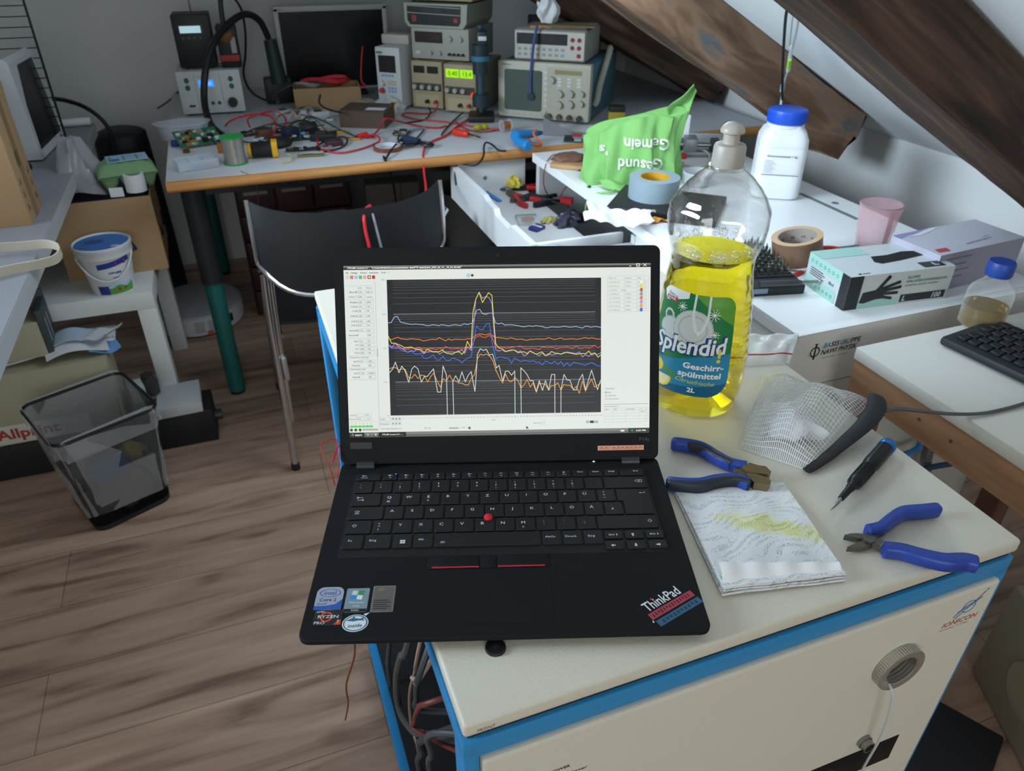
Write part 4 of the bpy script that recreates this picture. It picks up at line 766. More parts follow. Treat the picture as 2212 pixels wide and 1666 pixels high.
# nippers and cutters
blue_grip = mat('blue grip', '263f92', .38); dark_grip = mat('dark grip', '20262f', .5); tool_steel = mat('tool steel', '6b675f', .38, .9); brass_steel = mat('bronzed steel', '8a7a58', .35, .9)
def taper(n, a, b, c): return [a + (b-a)*math.sin(math.pi*min(1, i/(n-1)*1.0))**.7 if i/(n-1) < .5 else c + (b-c)*math.sin(math.pi*i/(n-1))**.7 for i in range(n)]
def handle(mb, pts, w0, wm, w1, m, inset=None, hgt=.0075):
    p = smooth_path(pts, 6); n = len(p); v = []; f = []; seg = 14
    for i, q in enumerate(p):
        d = (p[min(i+1, n-1)] - p[max(i-1, 0)]); d.z = 0; d.normalize(); a = Vector((-d.y, d.x, 0)); t = i/(n-1)
        w = (w0 + (wm-w0)*min(1, t/.35)) if t < .35 else (wm + (w1-wm)*((t-.35)/.65))
        e = min(1, (t/.05)**.5 if t < .05 else 1)
        for k in range(seg):
            th = 2*math.pi*k/seg; c, s = math.cos(th), math.sin(th); c = math.copysign(abs(c)**.6, c); s = math.copysign(abs(s)**.6, s)
            v.append(tuple(q + a*w*c*(.6+.4*e) + Vector((0, 0, hgt*s*(.6+.4*e)))))
    for i in range(n-1):
        for k in range(seg): f.append((i*seg+k, (i+1)*seg+k, (i+1)*seg+(k+1) % seg, i*seg+(k+1) % seg))
    f += [tuple(range(seg)), tuple(range(n*seg-1, (n-1)*seg-1, -1))]
    mb.add(v, f, m, sm=True); return mb
def rel(pts, o): return [tuple(Vector(q) - Vector(o)) for q in pts]
O = (.376, .172, IT)
en = thing('end_cutting_nippers', 'blue and black handled end cutting nippers between laptop and soap bottle', 'pliers', O)
h1 = rel([(0.312, 0.237, 0.859), (0.325, 0.229, 0.859), (0.338, 0.217, 0.859), (0.344, 0.200, 0.859), (0.351, 0.184, 0.859), (0.364, 0.173, 0.859)], O)
h2 = rel([(0.272, 0.180, 0.859), (0.285, 0.172, 0.859), (0.302, 0.165, 0.859), (0.323, 0.164, 0.859), (0.342, 0.159, 0.859), (0.350, 0.149, 0.859)], O)
handle(MB(), h1, .0058, .0068, .0052, blue_grip).build('grip', en); handle(MB(), h2, .0058, .0068, .0058, blue_grip).build('grip', en)
sh = lambda pts, d: [tuple(Vector(q) + Vector(d)) for q in pts]
handle(MB(), sh(h1[1:5], (-.0012, -.0040, .0016)), .0022, .0036, .0025, dark_grip, hgt=.0065).build('grip_pad', en); handle(MB(), sh(h2[0:6], (-.0012, -.0032, .0016)), .0026, .0042, .0022, dark_grip, hgt=.0065).build('grip_pad', en)
hd = MB(); p0 = [Vector(q) for q in rel([(0.350, 0.179, 0.858), (0.361, 0.168, 0.858), (0.377, 0.156, 0.858), (0.370, 0.147, 0.858), (0.350, 0.147, 0.858), (0.355, 0.163, 0.858)], O)]
hd.prism([(q.x, q.y) for q in (p0[0], p0[1], p0[5])], .003, .0115, tool_steel); hd.cyl(tuple(p0[5] + Vector((.000, 0, -.007))), tuple(p0[5] + Vector((0, 0, .0055))), .0075, tool_steel, seg=20)
hd.build('pivot', en)
j = MB(); j.prism([(p0[1].x-.006, p0[1].y+.002), (p0[5].x, p0[5].y-.001), (p0[2].x-.004, p0[2].y-.006), (p0[2].x+.002, p0[2].y-.003), (p0[2].x+.0025, p0[2].y+.006), (p0[2].x-.004, p0[2].y+.010), (p0[1].x+.006, p0[1].y+.005)], .0015, .0155, brass_steel); j.build('jaw', en)
j = MB(); j.prism([(p0[5].x-.002, p0[5].y-.003), (p0[4].x+.003, p0[4].y-.002), (p0[3].x-.006, p0[3].y-.010), (p0[3].x+.0005, p0[3].y-.006), (p0[3].x+.001, p0[3].y-.0005), (p0[5].x+.004, p0[5].y-.001)], .0015, .0145, brass_steel); j.build('jaw', en)
O = (.43, .05, IT)
dc = thing('diagonal_cutters', 'blue handled diagonal cutters lying open at the front right edge of the cabinet top', 'pliers', O)
h1 = rel([(0.503, 0.053, 0.859), (0.484, 0.057, 0.859), (0.464, 0.061, 0.859), (0.445, 0.057, 0.859), (0.428, 0.052, 0.859), (0.414, 0.053, 0.859)], O); h2 = rel([(0.476, -0.015, 0.859), (0.468, -0.008, 0.859), (0.451, -0.002, 0.859), (0.436, 0.010, 0.859), (0.424, 0.022, 0.859), (0.411, 0.029, 0.859)], O)
handle(MB(), h1, .0055, .0058, .0050, blue_grip).build('grip', dc); handle(MB(), h2, .0070, .0075, .0058, blue_grip).build('grip', dc)
pv = [Vector(q) for q in rel([(0.408, 0.045, 0.859), (0.391, 0.057, 0.855), (0.383, 0.044, 0.855), (0.426, 0.051, 0.859), (0.415, 0.030, 0.859)], O)]
def jaw(base, tip, w, bow):
    d = (tip - base); d.z = 0; L_ = d.length; d.normalize(); a = Vector((-d.y, d.x, 0)); q = []
    prof = [(0, w), (.25, w*1.15), (.5, w*1.05), (.75, w*.7), (.93, w*.25), (1, .0006)]
    for t, e in prof: q.append(base + d*L_*t + a*(e*(1 if bow > 0 else .12)))
    for t, e in reversed(prof): q.append(base + d*L_*t - a*(e*(.12 if bow > 0 else 1)))
    return [(p_.x, p_.y) for p_ in q]
c0 = pv[0]
for hb, tp, bw in ((pv[4] + Vector((.004, .002, 0)), pv[1], -1), (pv[3] + Vector((.002, .003, 0)), pv[2], 1)):
    j = MB(); j.prism(jaw(c0 + (c0 - tp)*.10, tp, .0058, bw), .0030, .0088, tool_steel); d_ = (hb - c0); a_ = Vector((-d_.y, d_.x, 0)).normalized()*.0048
    j.prism([((c0 + a_).x, (c0 + a_).y), ((c0 - a_).x, (c0 - a_).y), ((hb - a_*.8).x, (hb - a_*.8).y), ((hb + a_*.8).x, (hb + a_*.8).y)], .0040, .0098, tool_steel); j.build('jaw', dc)
MB().cyl(tuple(pv[0] + Vector((0, 0, -.004))), tuple(pv[0] + Vector((0, 0, .002))), .0062, tool_steel, seg=20).build('pivot', dc)
MB().tube([tuple(pv[3] + Vector((0, -.002, .001))), tuple((pv[3] + pv[4])/2 + Vector((.004, 0, .003))), tuple(pv[4] + Vector((-.004, .003, .001)))], .0006, steel, 6).build('spring', dc)

# precision screwdriver
T = frame((.4025, .0895, IT+.0087), (.536-.4025, .154-.0895, 0), (-.0645, .1335, 0))
sd = thing('precision_screwdriver', 'black precision screwdriver with knurled grip and blue end cap', 'screwdriver', (.4025, .0895, IT)); T = Matrix.Translation((0, 0, .0087)) @ T.to_3x3().to_4x4()
X = T @ Tm(ry=90)
black_alu = mat('black aluminium', '1a1b1e', .35, .4); MB().lathe([(.0045, .046), (.0045, .052), (.0072, .056), (.0076, .062), (.0072, .0935), (.0080, .096), (.0087, .100), (.0087, .1375)], black_alu, X, 28).build('handle', sd)
k = MB()
for i in range(28):
    for q in range(12):
        a = 2*math.pi*(i + .5*(q % 2))/28; k.box((-.0004, -.0004, -.0007), (.0004, .0004, .0007), black_alu, X @ Tm((.0074*math.cos(a), .0074*math.sin(a), .0640+.0024*q), rz=math.degrees(a)))
k.build('knurling', sd)['kind'] = 'stuff'
MB().lathe([(.0030, .024), (.0034, .030), (.0038, .044), (.0046, .047)], black_alu, X, 20).build('shaft', sd)
MB().lathe([(.0004, 0), (.0009, .004), (.0016, .010), (.0020, .014), (.0020, .026)], steel, X, 12).build('bit', sd)
MB().lathe([(.0087, .1376), (.0092, .1382), (.0092, .1460), (.0085, .1475), (.0060, .1478), (.0055, .1470), (0, .1470)], mat('blue anodised', '2b6fb8', .3, .7), X, 28).build('end_cap', sd)

# folded paper towel
def towel_mat():
    m = bpy.data.materials.new('embossed tissue'); m.use_nodes = True; nt = m.node_tree; L = nt.links.new; b = nt.nodes['Principled BSDF']; b.inputs['Roughness'].default_value = .9; b.inputs['Specular IOR Level'].default_value = .15
    N = nt.nodes.new; tc = N('ShaderNodeTexCoord'); wv = N('ShaderNodeTexWave'); wv.wave_type = 'RINGS'; wv.inputs['Scale'].default_value = 42; wv.inputs['Distortion'].default_value = 22; wv.inputs['Detail'].default_value = 0; wv.inputs['Detail Scale'].default_value = .55
    vo = N('ShaderNodeTexVoronoi'); vo.inputs['Scale'].default_value = 520; vo.inputs['Randomness'].default_value = .35
    lt = N('ShaderNodeMapRange'); lt.interpolation_type = 'SMOOTHSTEP'; lt.inputs[1].default_value = .08; lt.inputs[2].default_value = .5; lt.inputs[3].default_value = 1; lt.inputs[4].default_value = 0
    gt = N('ShaderNodeMapRange'); gt.interpolation_type = 'SMOOTHSTEP'; gt.inputs[1].default_value = .45; gt.inputs[2].default_value = .75
    mu = N('ShaderNodeMath'); mu.operation = 'MULTIPLY'
    bp = N('ShaderNodeBump'); bp.inputs['Strength'].default_value = 1.0; bp.inputs['Distance'].default_value = .0009
    L(tc.outputs['Object'], wv.inputs['Vector']); L(tc.outputs['Object'], vo.inputs['Vector']); L(vo.outputs['Distance'], lt.inputs[0]); L(wv.outputs['Fac'], gt.inputs[0]); L(lt.outputs[0], mu.inputs[0]); L(gt.outputs[0], mu.inputs[1]); L(mu.outputs[0], bp.inputs['Height']); L(bp.outputs[0], b.inputs['Normal'])
    # spilled soap: a ragged yellow stain, fixed on the sheet
    mp = N('ShaderNodeMapping'); mp.inputs['Location'].default_value = (-.016, -.010, 0); mp.inputs['Rotation'].default_value = (0, 0, R(38)); mp.vector_type = 'POINT'
    sp = N('ShaderNodeSeparateXYZ'); nz = N('ShaderNodeTexNoise'); nz.inputs['Scale'].default_value = 70; nz.inputs['Detail'].default_value = 5
    def M(op, a=None, c=None):
        q = N('ShaderNodeMath'); q.operation = op
        for i, z in ((0, a), (1, c)):
            if isinstance(z, (int, float)): q.inputs[i].default_value = z
            elif z is not None: L(z, q.inputs[i])
        return q.outputs[0]
    L(tc.outputs['Object'], mp.inputs[0]); L(mp.outputs[0], sp.inputs[0]); L(tc.outputs['Object'], nz.inputs['Vector'])
    x2 = M('POWER', M('ABSOLUTE', M('DIVIDE', sp.outputs[0], .058)), 2); y2 = M('POWER', M('ABSOLUTE', M('DIVIDE', sp.outputs[1], .0165)), 2)
    d = M('ADD', M('ADD', x2, y2), M('MULTIPLY', M('SUBTRACT', nz.outputs['Fac'], .5), 2.6))
    cr = N('ShaderNodeValToRGB'); e = cr.color_ramp.elements; e[0].position, e[0].color = .35, lin('d9d9a0'); e[1].position, e[1].color = 1.0, lin('e2e4e6'); k = e.new(.6); k.color = lin('e4e4c2')
    L(d, cr.inputs[0]); L(cr.outputs[0], b.inputs['Base Color']); return m
tw = towel_mat(); O = Vector((.318, .094, IT))
c4 = [Vector(q) - O for q in ((.2795, .176, IT), (.392, .1465, IT), (.3575, .017, IT), (.2465, .0395, IT))]
pt = thing('paper_towel', 'folded white embossed paper towel with a yellow soap stain', 'paper towel', tuple(O))
def ply(z, grow, seed, lift=0.):
    def f(u, v):
        p = (c4[0].lerp(c4[1], u)).lerp(c4[3].lerp(c4[2], u), v); p = p*(1+grow)
        p.z = z*(.45 + .95*v)*(1 - .25*u) + .0005*math.sin(5*u + seed) + .0004*math.sin(6*v + 2*seed) + .0004*math.sin(17*u + 11*v) + lift*max(0, v-.72)**1.5*8*(1-.75*u)
        return p
    return f
for i, (z, g) in enumerate(((.0022, .02), (.0042, .0), (.0062, -.01), (.0080, .0))):
    m = MB(); m.sheet(ply(z, g, i*1.7, .0), 40, 48, tw, th=.0016); m.build('ply', pt)
fl_ = MB()
def flap(u, v):
    a = math.pi*(.05 + .9*v); p = c4[3].lerp(c4[2], u*.97 + .01); n = (c4[0]-c4[3]).normalized(); r = .0072*(1-.55*u)
    return Vector((p.x, p.y, .0105)) + n*(.005 - r*math.sin(a) + .016*v*(1-.6*u)) + Vector((0, 0, -r*math.cos(a)*.95 + .004*v*(1-u) + .0008*math.sin(26*u)))
fl_.sheet(flap, 40, 16, mat('tissue underside', 'e6e8ea', .9, bump=.25, bscale=500), th=.0012); fl_.build('turned_edge', pt)

# lead from the pouch side across to the keyboard
cable('keyboard_cable', 'grey cable running from behind the mesh pouch to the black keyboard', [(.590, .232, .8545), (0.581, 0.211, 0.858), (0.611, 0.211, 0.852), (0.711, 0.250, 0.800), (0.812, 0.281, 0.752), (0.871, 0.275, 0.744), (0.945, 0.274, 0.744), (1.031, 0.283, 0.744), (1.09, .30, .7435)], .0027, mat('cable grey', '4d5052', .45), 8)

# ================================================================ low side table at the right
tt = thing('side_table', 'pale laminate side table with a wooden frame at the right edge', 'table', (.84, .50, 0))
oak = ramp_mat('pale beech', [(.3, '8a6449'), (.55, 'a87e5e'), (.8, 'b98f6e')], scale=(14, 1.2, 14), nscale=3, rough=.6, bump=.15)
lam = mat('grey white laminate', 'd3d2cb', .4, bump=.05, bscale=300)
m = MB(); m.box((0, -.95, .718), (.53, 0, .740), lam, bev=.0015); m.disc(.167, -.092, .005, mat('screw cover', '5c4b3d', .6), z=.7403).build('table_top', tt)
MB().box((.003, -.95, .655), (.023, -.003, .718), oak, bev=.001).build('apron', tt); MB().box((.023, -.023, .655), (.52, -.003, .718), oak, bev=.001).build('apron', tt)
for y in (-.15, -.21): MB().disc(0, 0, .003, mat('screw cover', '5c4b3d', .6), frame((.0026, y, .69), (0, -1, 0), (0, 0, 1))).build('screw_hole', tt)
for x, y in ((.003, -.05), (.475, -.05), (.003, -.95), (.475, -.95)): MB().box((x, y, 0), (x+.045, y+.045, .655), ramp_mat('dark beech', [(.3, '5c3d30'), (.8, '7d5747')], scale=(10, 10, 1.2), nscale=3), bev=.002).build('leg', tt)
# keyboard
kb = thing('keyboard', 'black computer keyboard lying on the side table at the right edge', 'keyboard', (.972, .458, .740), -82)
MB().box((0, 0, .002), (.44, .15, .018), mat('keyboard black', '23262b', .5), Tm(), bev=.006).build('case', kb)
kk_ = MB()
random.seed(3)
for r_ in range(6):
    for c_ in range(15 if r_ else 14):
        x = .016 + c_*.0192 + .004*(r_ % 3); kk_ = MB().box((x, .016 + r_*.0205, .0175), (x+.0165, .016 + r_*.0205 + .0165, .0235), mat('keycap dark', '1a1c20', .45), bev=.0018, seg=1)
        if x < .30: kk_.build('key', kb)
# lab bottle
lbt = thing('lab_bottle', 'clear lab bottle with blue screw cap and amber liquid on the side table', 'bottle', (1.105, .492, .740))
glass_film = film('lab glass', 'dfe6e2', .06, .05, 1.5)
MB().lathe([(.033, .001), (.036, .004), (.0365, .060), (.033, .070), (.021, .082), (.0165, .088), (.0165, .100)], glass_film, seg=40).build('body', lbt)
MB().lathe([(.0345, .003), (.0352, .006), (.0355, .038), (0, .038)], mat('amber liquid', 'a98a3f', .1, trans=.75, ior=1.33), seg=40).build('liquid', lbt)
MB().lathe([(.0205, .094), (.0215, .096), (.0215, .116), (.0200, .119), (0, .119)], mat('dark blue cap', '22408f', .45), seg=40).build('cap', lbt)
# hoses and parts under the table
cable('blue_hose', 'bright blue pneumatic hose curving under the side table', [(1.080, 0.535, 0.521), (1.114, 0.535, 0.488), (1.130, 0.535, 0.455), (1.122, 0.530, 0.437), (1.098, 0.525, 0.434), (1.065, 0.520, 0.436), (1.052, 0.520, 0.422)], .0055, mat('blue hose', '2f7fd0', .35), 10, 'hose')
hz = MB(); hp = smooth_path([(1.173, 0.535, 0.491), (1.157, 0.530, 0.463), (1.146, 0.525, 0.434), (1.146, 0.520, 0.396), (1.169, 0.515, 0.319), (1.225, 0.510, 0.171)], 30)
hz.tube([tuple(q - hp[-1]) for q in hp], [.0115 if i % 3 else .0088 for i in range(len(hp))], mat('silver hose', '9a9c9c', .35, .7), 14, raw=True); one('corrugated_hose', 'silver corrugated metal hose hanging under the side table', 'hose', hz, tuple(hp[-1]))
cable('dark_blue_cable', 'dark blue cable crossing below the side table frame', [(1.107, 0.500, 0.398), (1.136, 0.500, 0.402), (1.201, 0.500, 0.395), (1.274, 0.500, 0.389)], .006, mat('navy cable', '1f4468', .45), 8)
m = MB().box((0, 0, 0), (.30, .20, .12), mat('matte black case', '15161a', .6), bev=.006).box((.02, -.002, .03), (.28, 0, .09), dark_plastic); one('equipment_case', 'flat black case on the floor right of the instrument', 'case', m, (.70, .28, 0), -62)
m = MB().box((0, 0, 0), (.06, .62, .018), mat('pale board', 'b9ab92', .6), bev=.002); one('floor_board', 'pale wooden strip lying on the floor right of the instrument', 'board', m, (.60, .02, 0), -6)
m = MB().box((0, 0, 0), (.24, .30, .26), mat('beige casing', 'a8a18d', .6, var=.05), bev=.01).cyl((-.001, .15, .13), (-.006, .15, .13), .055, mat('beige ring', 'b3a88e', .6), seg=32); one('pump_unit', 'beige boxy pump on the floor below the side table', 'pump', m, (1.06, .02, 0), -25)
cable('floor_cable', 'thin black cable on the floor beside the instrument', [(.95, .12, .004), (.90, .20, .004), (.86, .22, .004), (.80, .22, .004), (.72, .18, .004), (.66, .22, .022)], .0035, black_wire)

# ================================================================ white drawer desk along the right wall
DZ = .740
white_lam = mat('white laminate', 'e9ebec', .32); edge_lam = mat('laminate edge', 'c9cbcb', .45); dark_core = mat('dim chipboard', '5b4a45', .8)
wd = thing('white_desk', 'white laminate drawer desk against the right wall under the rafters', 'desk', (.775, .565, 0))
m = MB(); m.box((0, .018, .715), (.592, 1.235, DZ), white_lam).box((0, -.001, .7375), (.592, .019, DZ), white_lam, bev=.001)
m.build('desk_top', wd)
gm_ = MB(); gp = [(1.210, 1.176, 0.740), (1.232, 1.149, 0.740), (1.220, 1.000, 0.740), (1.270, 1.029, 0.740), (1.300, 1.083, 0.740), (1.321, 1.233, 0.740), (1.272, 1.209, 0.740)]
gm_.poly([(q[0]-.775, q[1]-.565) for q in gp], mat('cable gap shade', '8f969a', .7), z=DZ+.0003) if False else None
gm_.box((.506, .43, DZ), (.520, .64, DZ+.0006), mat('cable gap', '74797c', .8)); gm_.build('cable_slot', wd)
MB().cyl((.5445, .545, DZ-.001), (.5445, .545, DZ+.0012), .009, mat('steel cover', '8d9396', .4, .5), seg=20).build('screw_cover', wd)
fr = MB(); fr.box((.002, -.0010, .06), (.590, .018, .7375), mat('desk end panel', 'cfccc4', .5), bev=.001)
fr.box((.002, -.0013, .628), (.590, -.0008, .6295), mat('seam shade', '77736b', .8))
LG = frame((.043, -.0013, .704), (1, 0, 0), (0, 0, 1)) @ Matrix.Scale(.64, 4); cyan_i = mat('cyan print', '3a86ad', .6); k_i = mat('logo black', '22252a', .6)
fr.disc(0, -.006, .0165, k_i, LG, .0002, 28, r0=.0125).poly([(-.0035, -.030), (.0035, -.030), (.0022, .012), (.006, .020), (-.005, .020), (-.0022, .012)], k_i, LG, .0003)
fr.disc(0, -.006, .026, cyan_i, LG @ Tm(rz=25), .0002, 28, ry=.010, r0=.0252)
x = .026
for s, mt in (('BA', cyan_i), ('SIS', k_i), ('GRU', cyan_i), ('PPE', k_i)):
    fr.text(s, .0155, mt, LG @ Tm((x, .001, .0002)), bold=.02, shear=.12, width=.0118*len(s)*(.8 if s == 'SIS' else 1)); x += .0124*len(s)*(.82 if s == 'SIS' else 1)
fr.text('NAWI PHYSIK', .0155, k_i, LG @ Tm((.021, -.0195, .0002)), bold=.02, shear=.25, width=.125).line([(.03, -.031), (.075, -.031)], .0012, k_i, LG, .0002).line([(.085, -.031), (.12, -.031)], .0012, k_i, LG, .0002)
fr.build('end_panel', wd)
MB().box((.012, 1.205, .06), (.590, 1.23, .715), edge_lam).box((.57, .02, .06), (.590, 1.205, .715), edge_lam).box((.012, .02, .10), (.57, 1.205, .12), edge_lam).box((.012, .60, .12), (.57, .62, .70), edge_lam).build('carcass', wd)
MB().box((.004, .03, .40), (.02, .585, .712), mat('drawer front', 'd6d5d1', .4), bev=.001).build('drawer_front', wd)
MB().box((.004, .63, .12), (.02, 1.20, .585), mat('drawer front', 'd6d5d1', .4), bev=.001).build('drawer_front', wd)
# pulled-out drawer
dr = MB(); d0 = (.548, 1.215, .600)
odr = thing('open_drawer', 'open white drawer full of small tools pulled out beside the chair', 'drawer', d0)
Wd, Ld = .235, .675
MB().box((0, 0, .0), (Wd, Ld, .006), mat('drawer base', 'd9dadb', .5)).build('base', odr)
m = MB(); prof = [(0, 0), (Ld, 0), (Ld, .104), (.36, .104), (.33, .096), (.27, .094), (.255, .080), (.16, .078), (.145, .092), (0, .094)]
m.prism([(y, z) for y, z in prof], -.008, .008, mat('drawer wall', 'dfe1e2', .4), frame((0, 0, 0), (0, 1, 0), (0, 0, 1))); m.build('front_panel', odr)
MB().box((0, Ld-.012, 0), (Wd, Ld, .104), mat('drawer wall', 'dfe1e2', .4), bev=.001).cyl((.10, Ld-.014, .055), (.10, Ld-.012, .055), .006, steel, seg=16).build('side_panel', odr)
MB().box((0, 0, 0), (Wd, .012, .094), mat('drawer wall', 'dfe1e2', .4), bev=.001).build('side_panel', odr)
m = MB().box((-.005, -.036, .04), (.05, 0, .092), mat('grey bracket', 'b3b4b2', .5), bev=.002).cyl((.03, -.037, .066), (.03, -.0362, .066), .010, mat('bore', '2b2b2c', .6), seg=24); m.build('corner_bracket', odr)
m = MB(); m.box((0, 0, 0), (.20, .20, .012), mat('drawer wall', 'dfe1e2', .4), bev=.001).box((0, 0, -.10), (.014, .20, 0), mat('drawer wall', 'dfe1e2', .4), bev=.001).cyl((.05, .07, .012), (.05, .07, .016), .012, mat('bore', '2b2b2c', .6), seg=20)
one('drawer_rail', 'white drawer frame sticking out just behind the laptop screen top', 'drawer part', m, (.592, .985, .668))
# drawer contents: tools lie on the drawer base
B0 = .6065
def lying(name, label, cat, parts, loc, rz=0., group=None):
    t = thing(name, label, cat, loc, rz, group)
    for n, mb in parts: mb.build(n, t)
    return t
vde_red = mat('red grip', 'b8232c', .4); blk_rub = mat('black rubber', '1d1e20', .6)
def pliers(name, label, loc, rz, c1, c2=None, L=.15, head=.045, spread=.028):
    t = thing(name, label, 'pliers', loc, rz, 'pliers in the open drawer'); 
    for s in (-1, 1):
        handle(MB(), [(-L+head, s*spread, .008), (-L*.6+head*.5, s*spread*1.05, .008), (-.03, s*.012, .008), (0, s*.004, .008)], .006, .0075, .006, c1).build('grip', t)
        MB().prism([(0, s*.001), (0, s*.011), (head*.4, s*.010), (head, s*.003), (head, s*.0008)], .003, .013, c2 or tool_steel).build('jaw', t)
    MB().cyl((.004, 0, .001), (.004, 0, .016), .007, tool_steel, seg=16).build('pivot', t); return t
pliers('pliers', 'red handled side cutters in the open drawer, nearest pair', ((0.720, 1.803, 0.610)[0], (0.720, 1.803, 0.610)[1], B0), 105, vde_red)
pliers('pliers', 'dark red and black pliers lying at the far end of the open drawer', ((0.780, 1.866, 0.610)[0], (0.780, 1.866, 0.610)[1], B0), 172, vde_red, blk_rub, .17)
pliers('pliers', 'black handled pliers lying across the middle of the open drawer', ((0.733, 1.766, 0.610)[0], (0.733, 1.766, 0.610)[1], B0+.001), 190, blk_rub, None, .15)
bagm = film('poly bag', 'e6e8ea', .35, .25)
def lump(a, b, h, m, seed=1, nu=26, nv=12, k=.22):
    rd = random.Random(seed); p = [rd.uniform(0, 6) for _ in range(6)]
    def f(u, v):
        t, q = u*2*math.pi, v*math.pi/2
        r = 1 + k*math.sin(3*t+p[0]+4*v)*math.sin(q+.2) + .6*k*math.sin(7*t+p[1]-6*v) + .4*k*math.sin(11*t + p[2] + 9*v)
        return (a*r*math.cos(t)*math.cos(q), b*r*math.sin(t)*math.cos(q), max(0, h*math.sin(q)*(1 + .5*k*math.sin(4*t+p[3]))))
    return MB().sheet(f, nu, nv, m)
def P_on(q, dz=0.): return (q[0], q[1], q[2] + dz)
one('poly_bag', 'yellow crumpled plastic on top of the red pliers in the drawer', 'bag', lump(.024, .030, .03, mat('yellow plastic', 'cdb63c', .4), 4), P_on((0.741, 1.876, 0.620), .002), 20)
lying('tool_pouch', 'slate blue printed tool pouch flat in the drawer corner', 'pouch', [('pouch', MB().box((-.05, -.03, 0), (.05, .03, .010), mat('slate blue', '4a5a74', .5), bev=.004)), ('patch', MB().box((-.01, -.02, .0100), (.035, .012, .0106), mat('grey patch', 'a8a9ad', .5)))], P_on((0.712, 1.927, 0.608)), 60)
one('ruler', 'bright blue strip lying along the drawer front', 'ruler', MB().box((-.055, -.007, 0), (.055, .007, .004), mat('bright blue', '2f86d8', .4), bev=.001), P_on((0.656, 1.834, 0.608)), 97)
one('parts_bag', 'clear bag with green header card in the near corner of the drawer', 'bag', MB().box((-.03, -.035, 0), (.03, .030, .008), bagm, bev=.003).box((-.03, .030, .001), (.03, .040, .006), mat('green card', '3f8f63', .6)).disc(0, -.005, .02, mat('pinkish beads', 'b48f86', .7), z=.0083), P_on((0.680, 1.592, 0.608)), -12)
one('silica_packet', 'small dark blue and white packet at the near end of the drawer', 'packet', MB().box((-.016, -.02, 0), (.016, .02, .010), mat('packet blue', '3a3f86', .5), bev=.003).box((-.017, -.004, .0095), (.017, .004, .0106), white_plastic), P_on((0.681, 1.524, 0.607)), -60)
one('antistatic_bag', 'crumpled dark antistatic bag at the near end of the drawer', 'bag', lump(.055, .035, .028, mat('antistatic grey', '4a4a58', .25, .3), 9, k=.3), P_on((0.790, 1.544, 0.608)), 25)
one('poly_bag', 'pale yellow foil scrap beside the antistatic bag in the drawer', 'scrap', lump(.026, .016, .012, mat('pale yellow foil', 'b9ac62', .4), 12, k=.3), P_on((0.736, 1.571, 0.608)), 20)
lying('screwdriver', 'black screwdriver with thin shaft lying in the drawer middle', 'screwdriver', [('handle', MB().lathe([(.006, 0), (.010, .01), (.009, .07), (.005, .08)], blk_rub, Tm((0, 0, .010), ry=90), 16)), ('shaft', MB().cyl((.08, 0, .010), (.16, 0, .010), .003, black_plastic, seg=10))], P_on((0.756, 1.784, 0.608)), -62)
lying('utility_knife', 'flat black knife handle in the drawer beside the screwdriver shaft', 'knife', [('handle', MB().prism([(-.045, -.008), (.045, -.010), (.047, .008), (.01, .012), (-.045, .004)], 0, .014, blk_rub)), ('slider', MB().box((-.01, -.003, .014), (.012, .003, .017), steel, bev=.001))], P_on((0.785, 1.704, 0.608)), 8)
lying('alligator_clip', 'red insulated clip at the right end of the drawer', 'clip', [('grip', MB().prism([(-.02, -.006), (.02, -.014), (.022, .014), (-.02, .006)], 0, .018, vde_red)), ('jaw', MB().prism([(-.04, -.004), (-.02, -.006), (-.02, .006), (-.04, .004)], .003, .015, steel))], P_on((0.845, 1.696, 0.608)), -35)
lying('battery_holder', 'small copper coloured coil in the drawer under the red wires', 'coil', [('winding', MB().cyl((-.012, 0, .010), (.012, 0, .010), .0098, mat('copper', 'b8702f', .35, .6), seg=20))], P_on((0.845, 1.791, 0.608)), 20)
lying('orange_knob', 'orange plastic cap at the back corner of the drawer', 'cap', [('cap', MB().lathe([(.020, 0), (.021, .004), (.021, .045), (.018, .050), (0, .050)], mat('orange cap', 'c9661f', .45), seg=24))], P_on((0.885, 1.937, 0.608)))
for lab, pts in (('thin red wire looping from the desk edge into the drawer', [(0.861, 1.726, 0.745), (0.818, 1.742, 0.745), (0.770, 1.686, 0.730), (0.787, 1.733, 0.660), (0.816, 1.753, 0.615), (0.835, 1.732, 0.612)]), ('second thin red wire hanging into the drawer from the wood scrap', [(0.849, 1.589, 0.742), (0.861, 1.664, 0.700), (0.854, 1.719, 0.650), (0.841, 1.739, 0.612)])): cable('wire', lab, pts, .0016, mat('dark red wire', '8c2a30', .5), 6, 'wire')
cable('cable', 'black cable looping over the white desk edge by the green bag', [(0.882, 1.619, 0.748), (0.836, 1.582, 0.745), (0.820, 1.598, 0.720), (0.816, 1.619, 0.690), (0.803, 1.554, 0.700), (0.790, 1.427, 0.745)], .003, black_wire)

# -- things on the white desk
one('wood_scrap', 'flat brown wooden board scrap on the far left corner of the white desk', 'board', MB().box((-.06, -.045, 0), (.06, .045, .012), ramp_mat('scrap pine', [(.3, '9a744e'), (.7, 'c39a70')], scale=(2, 20, 20)), bev=.001), P_on((0.837, 1.633, 0.741)), -38)
one('brown_scrap', 'crumpled brown leather like scrap on the wooden board', 'scrap', lump(.055, .03, .022, mat('brown hide', '6b4a3a', .5), 21, k=.12), P_on((0.833, 1.652, 0.753)), -20)
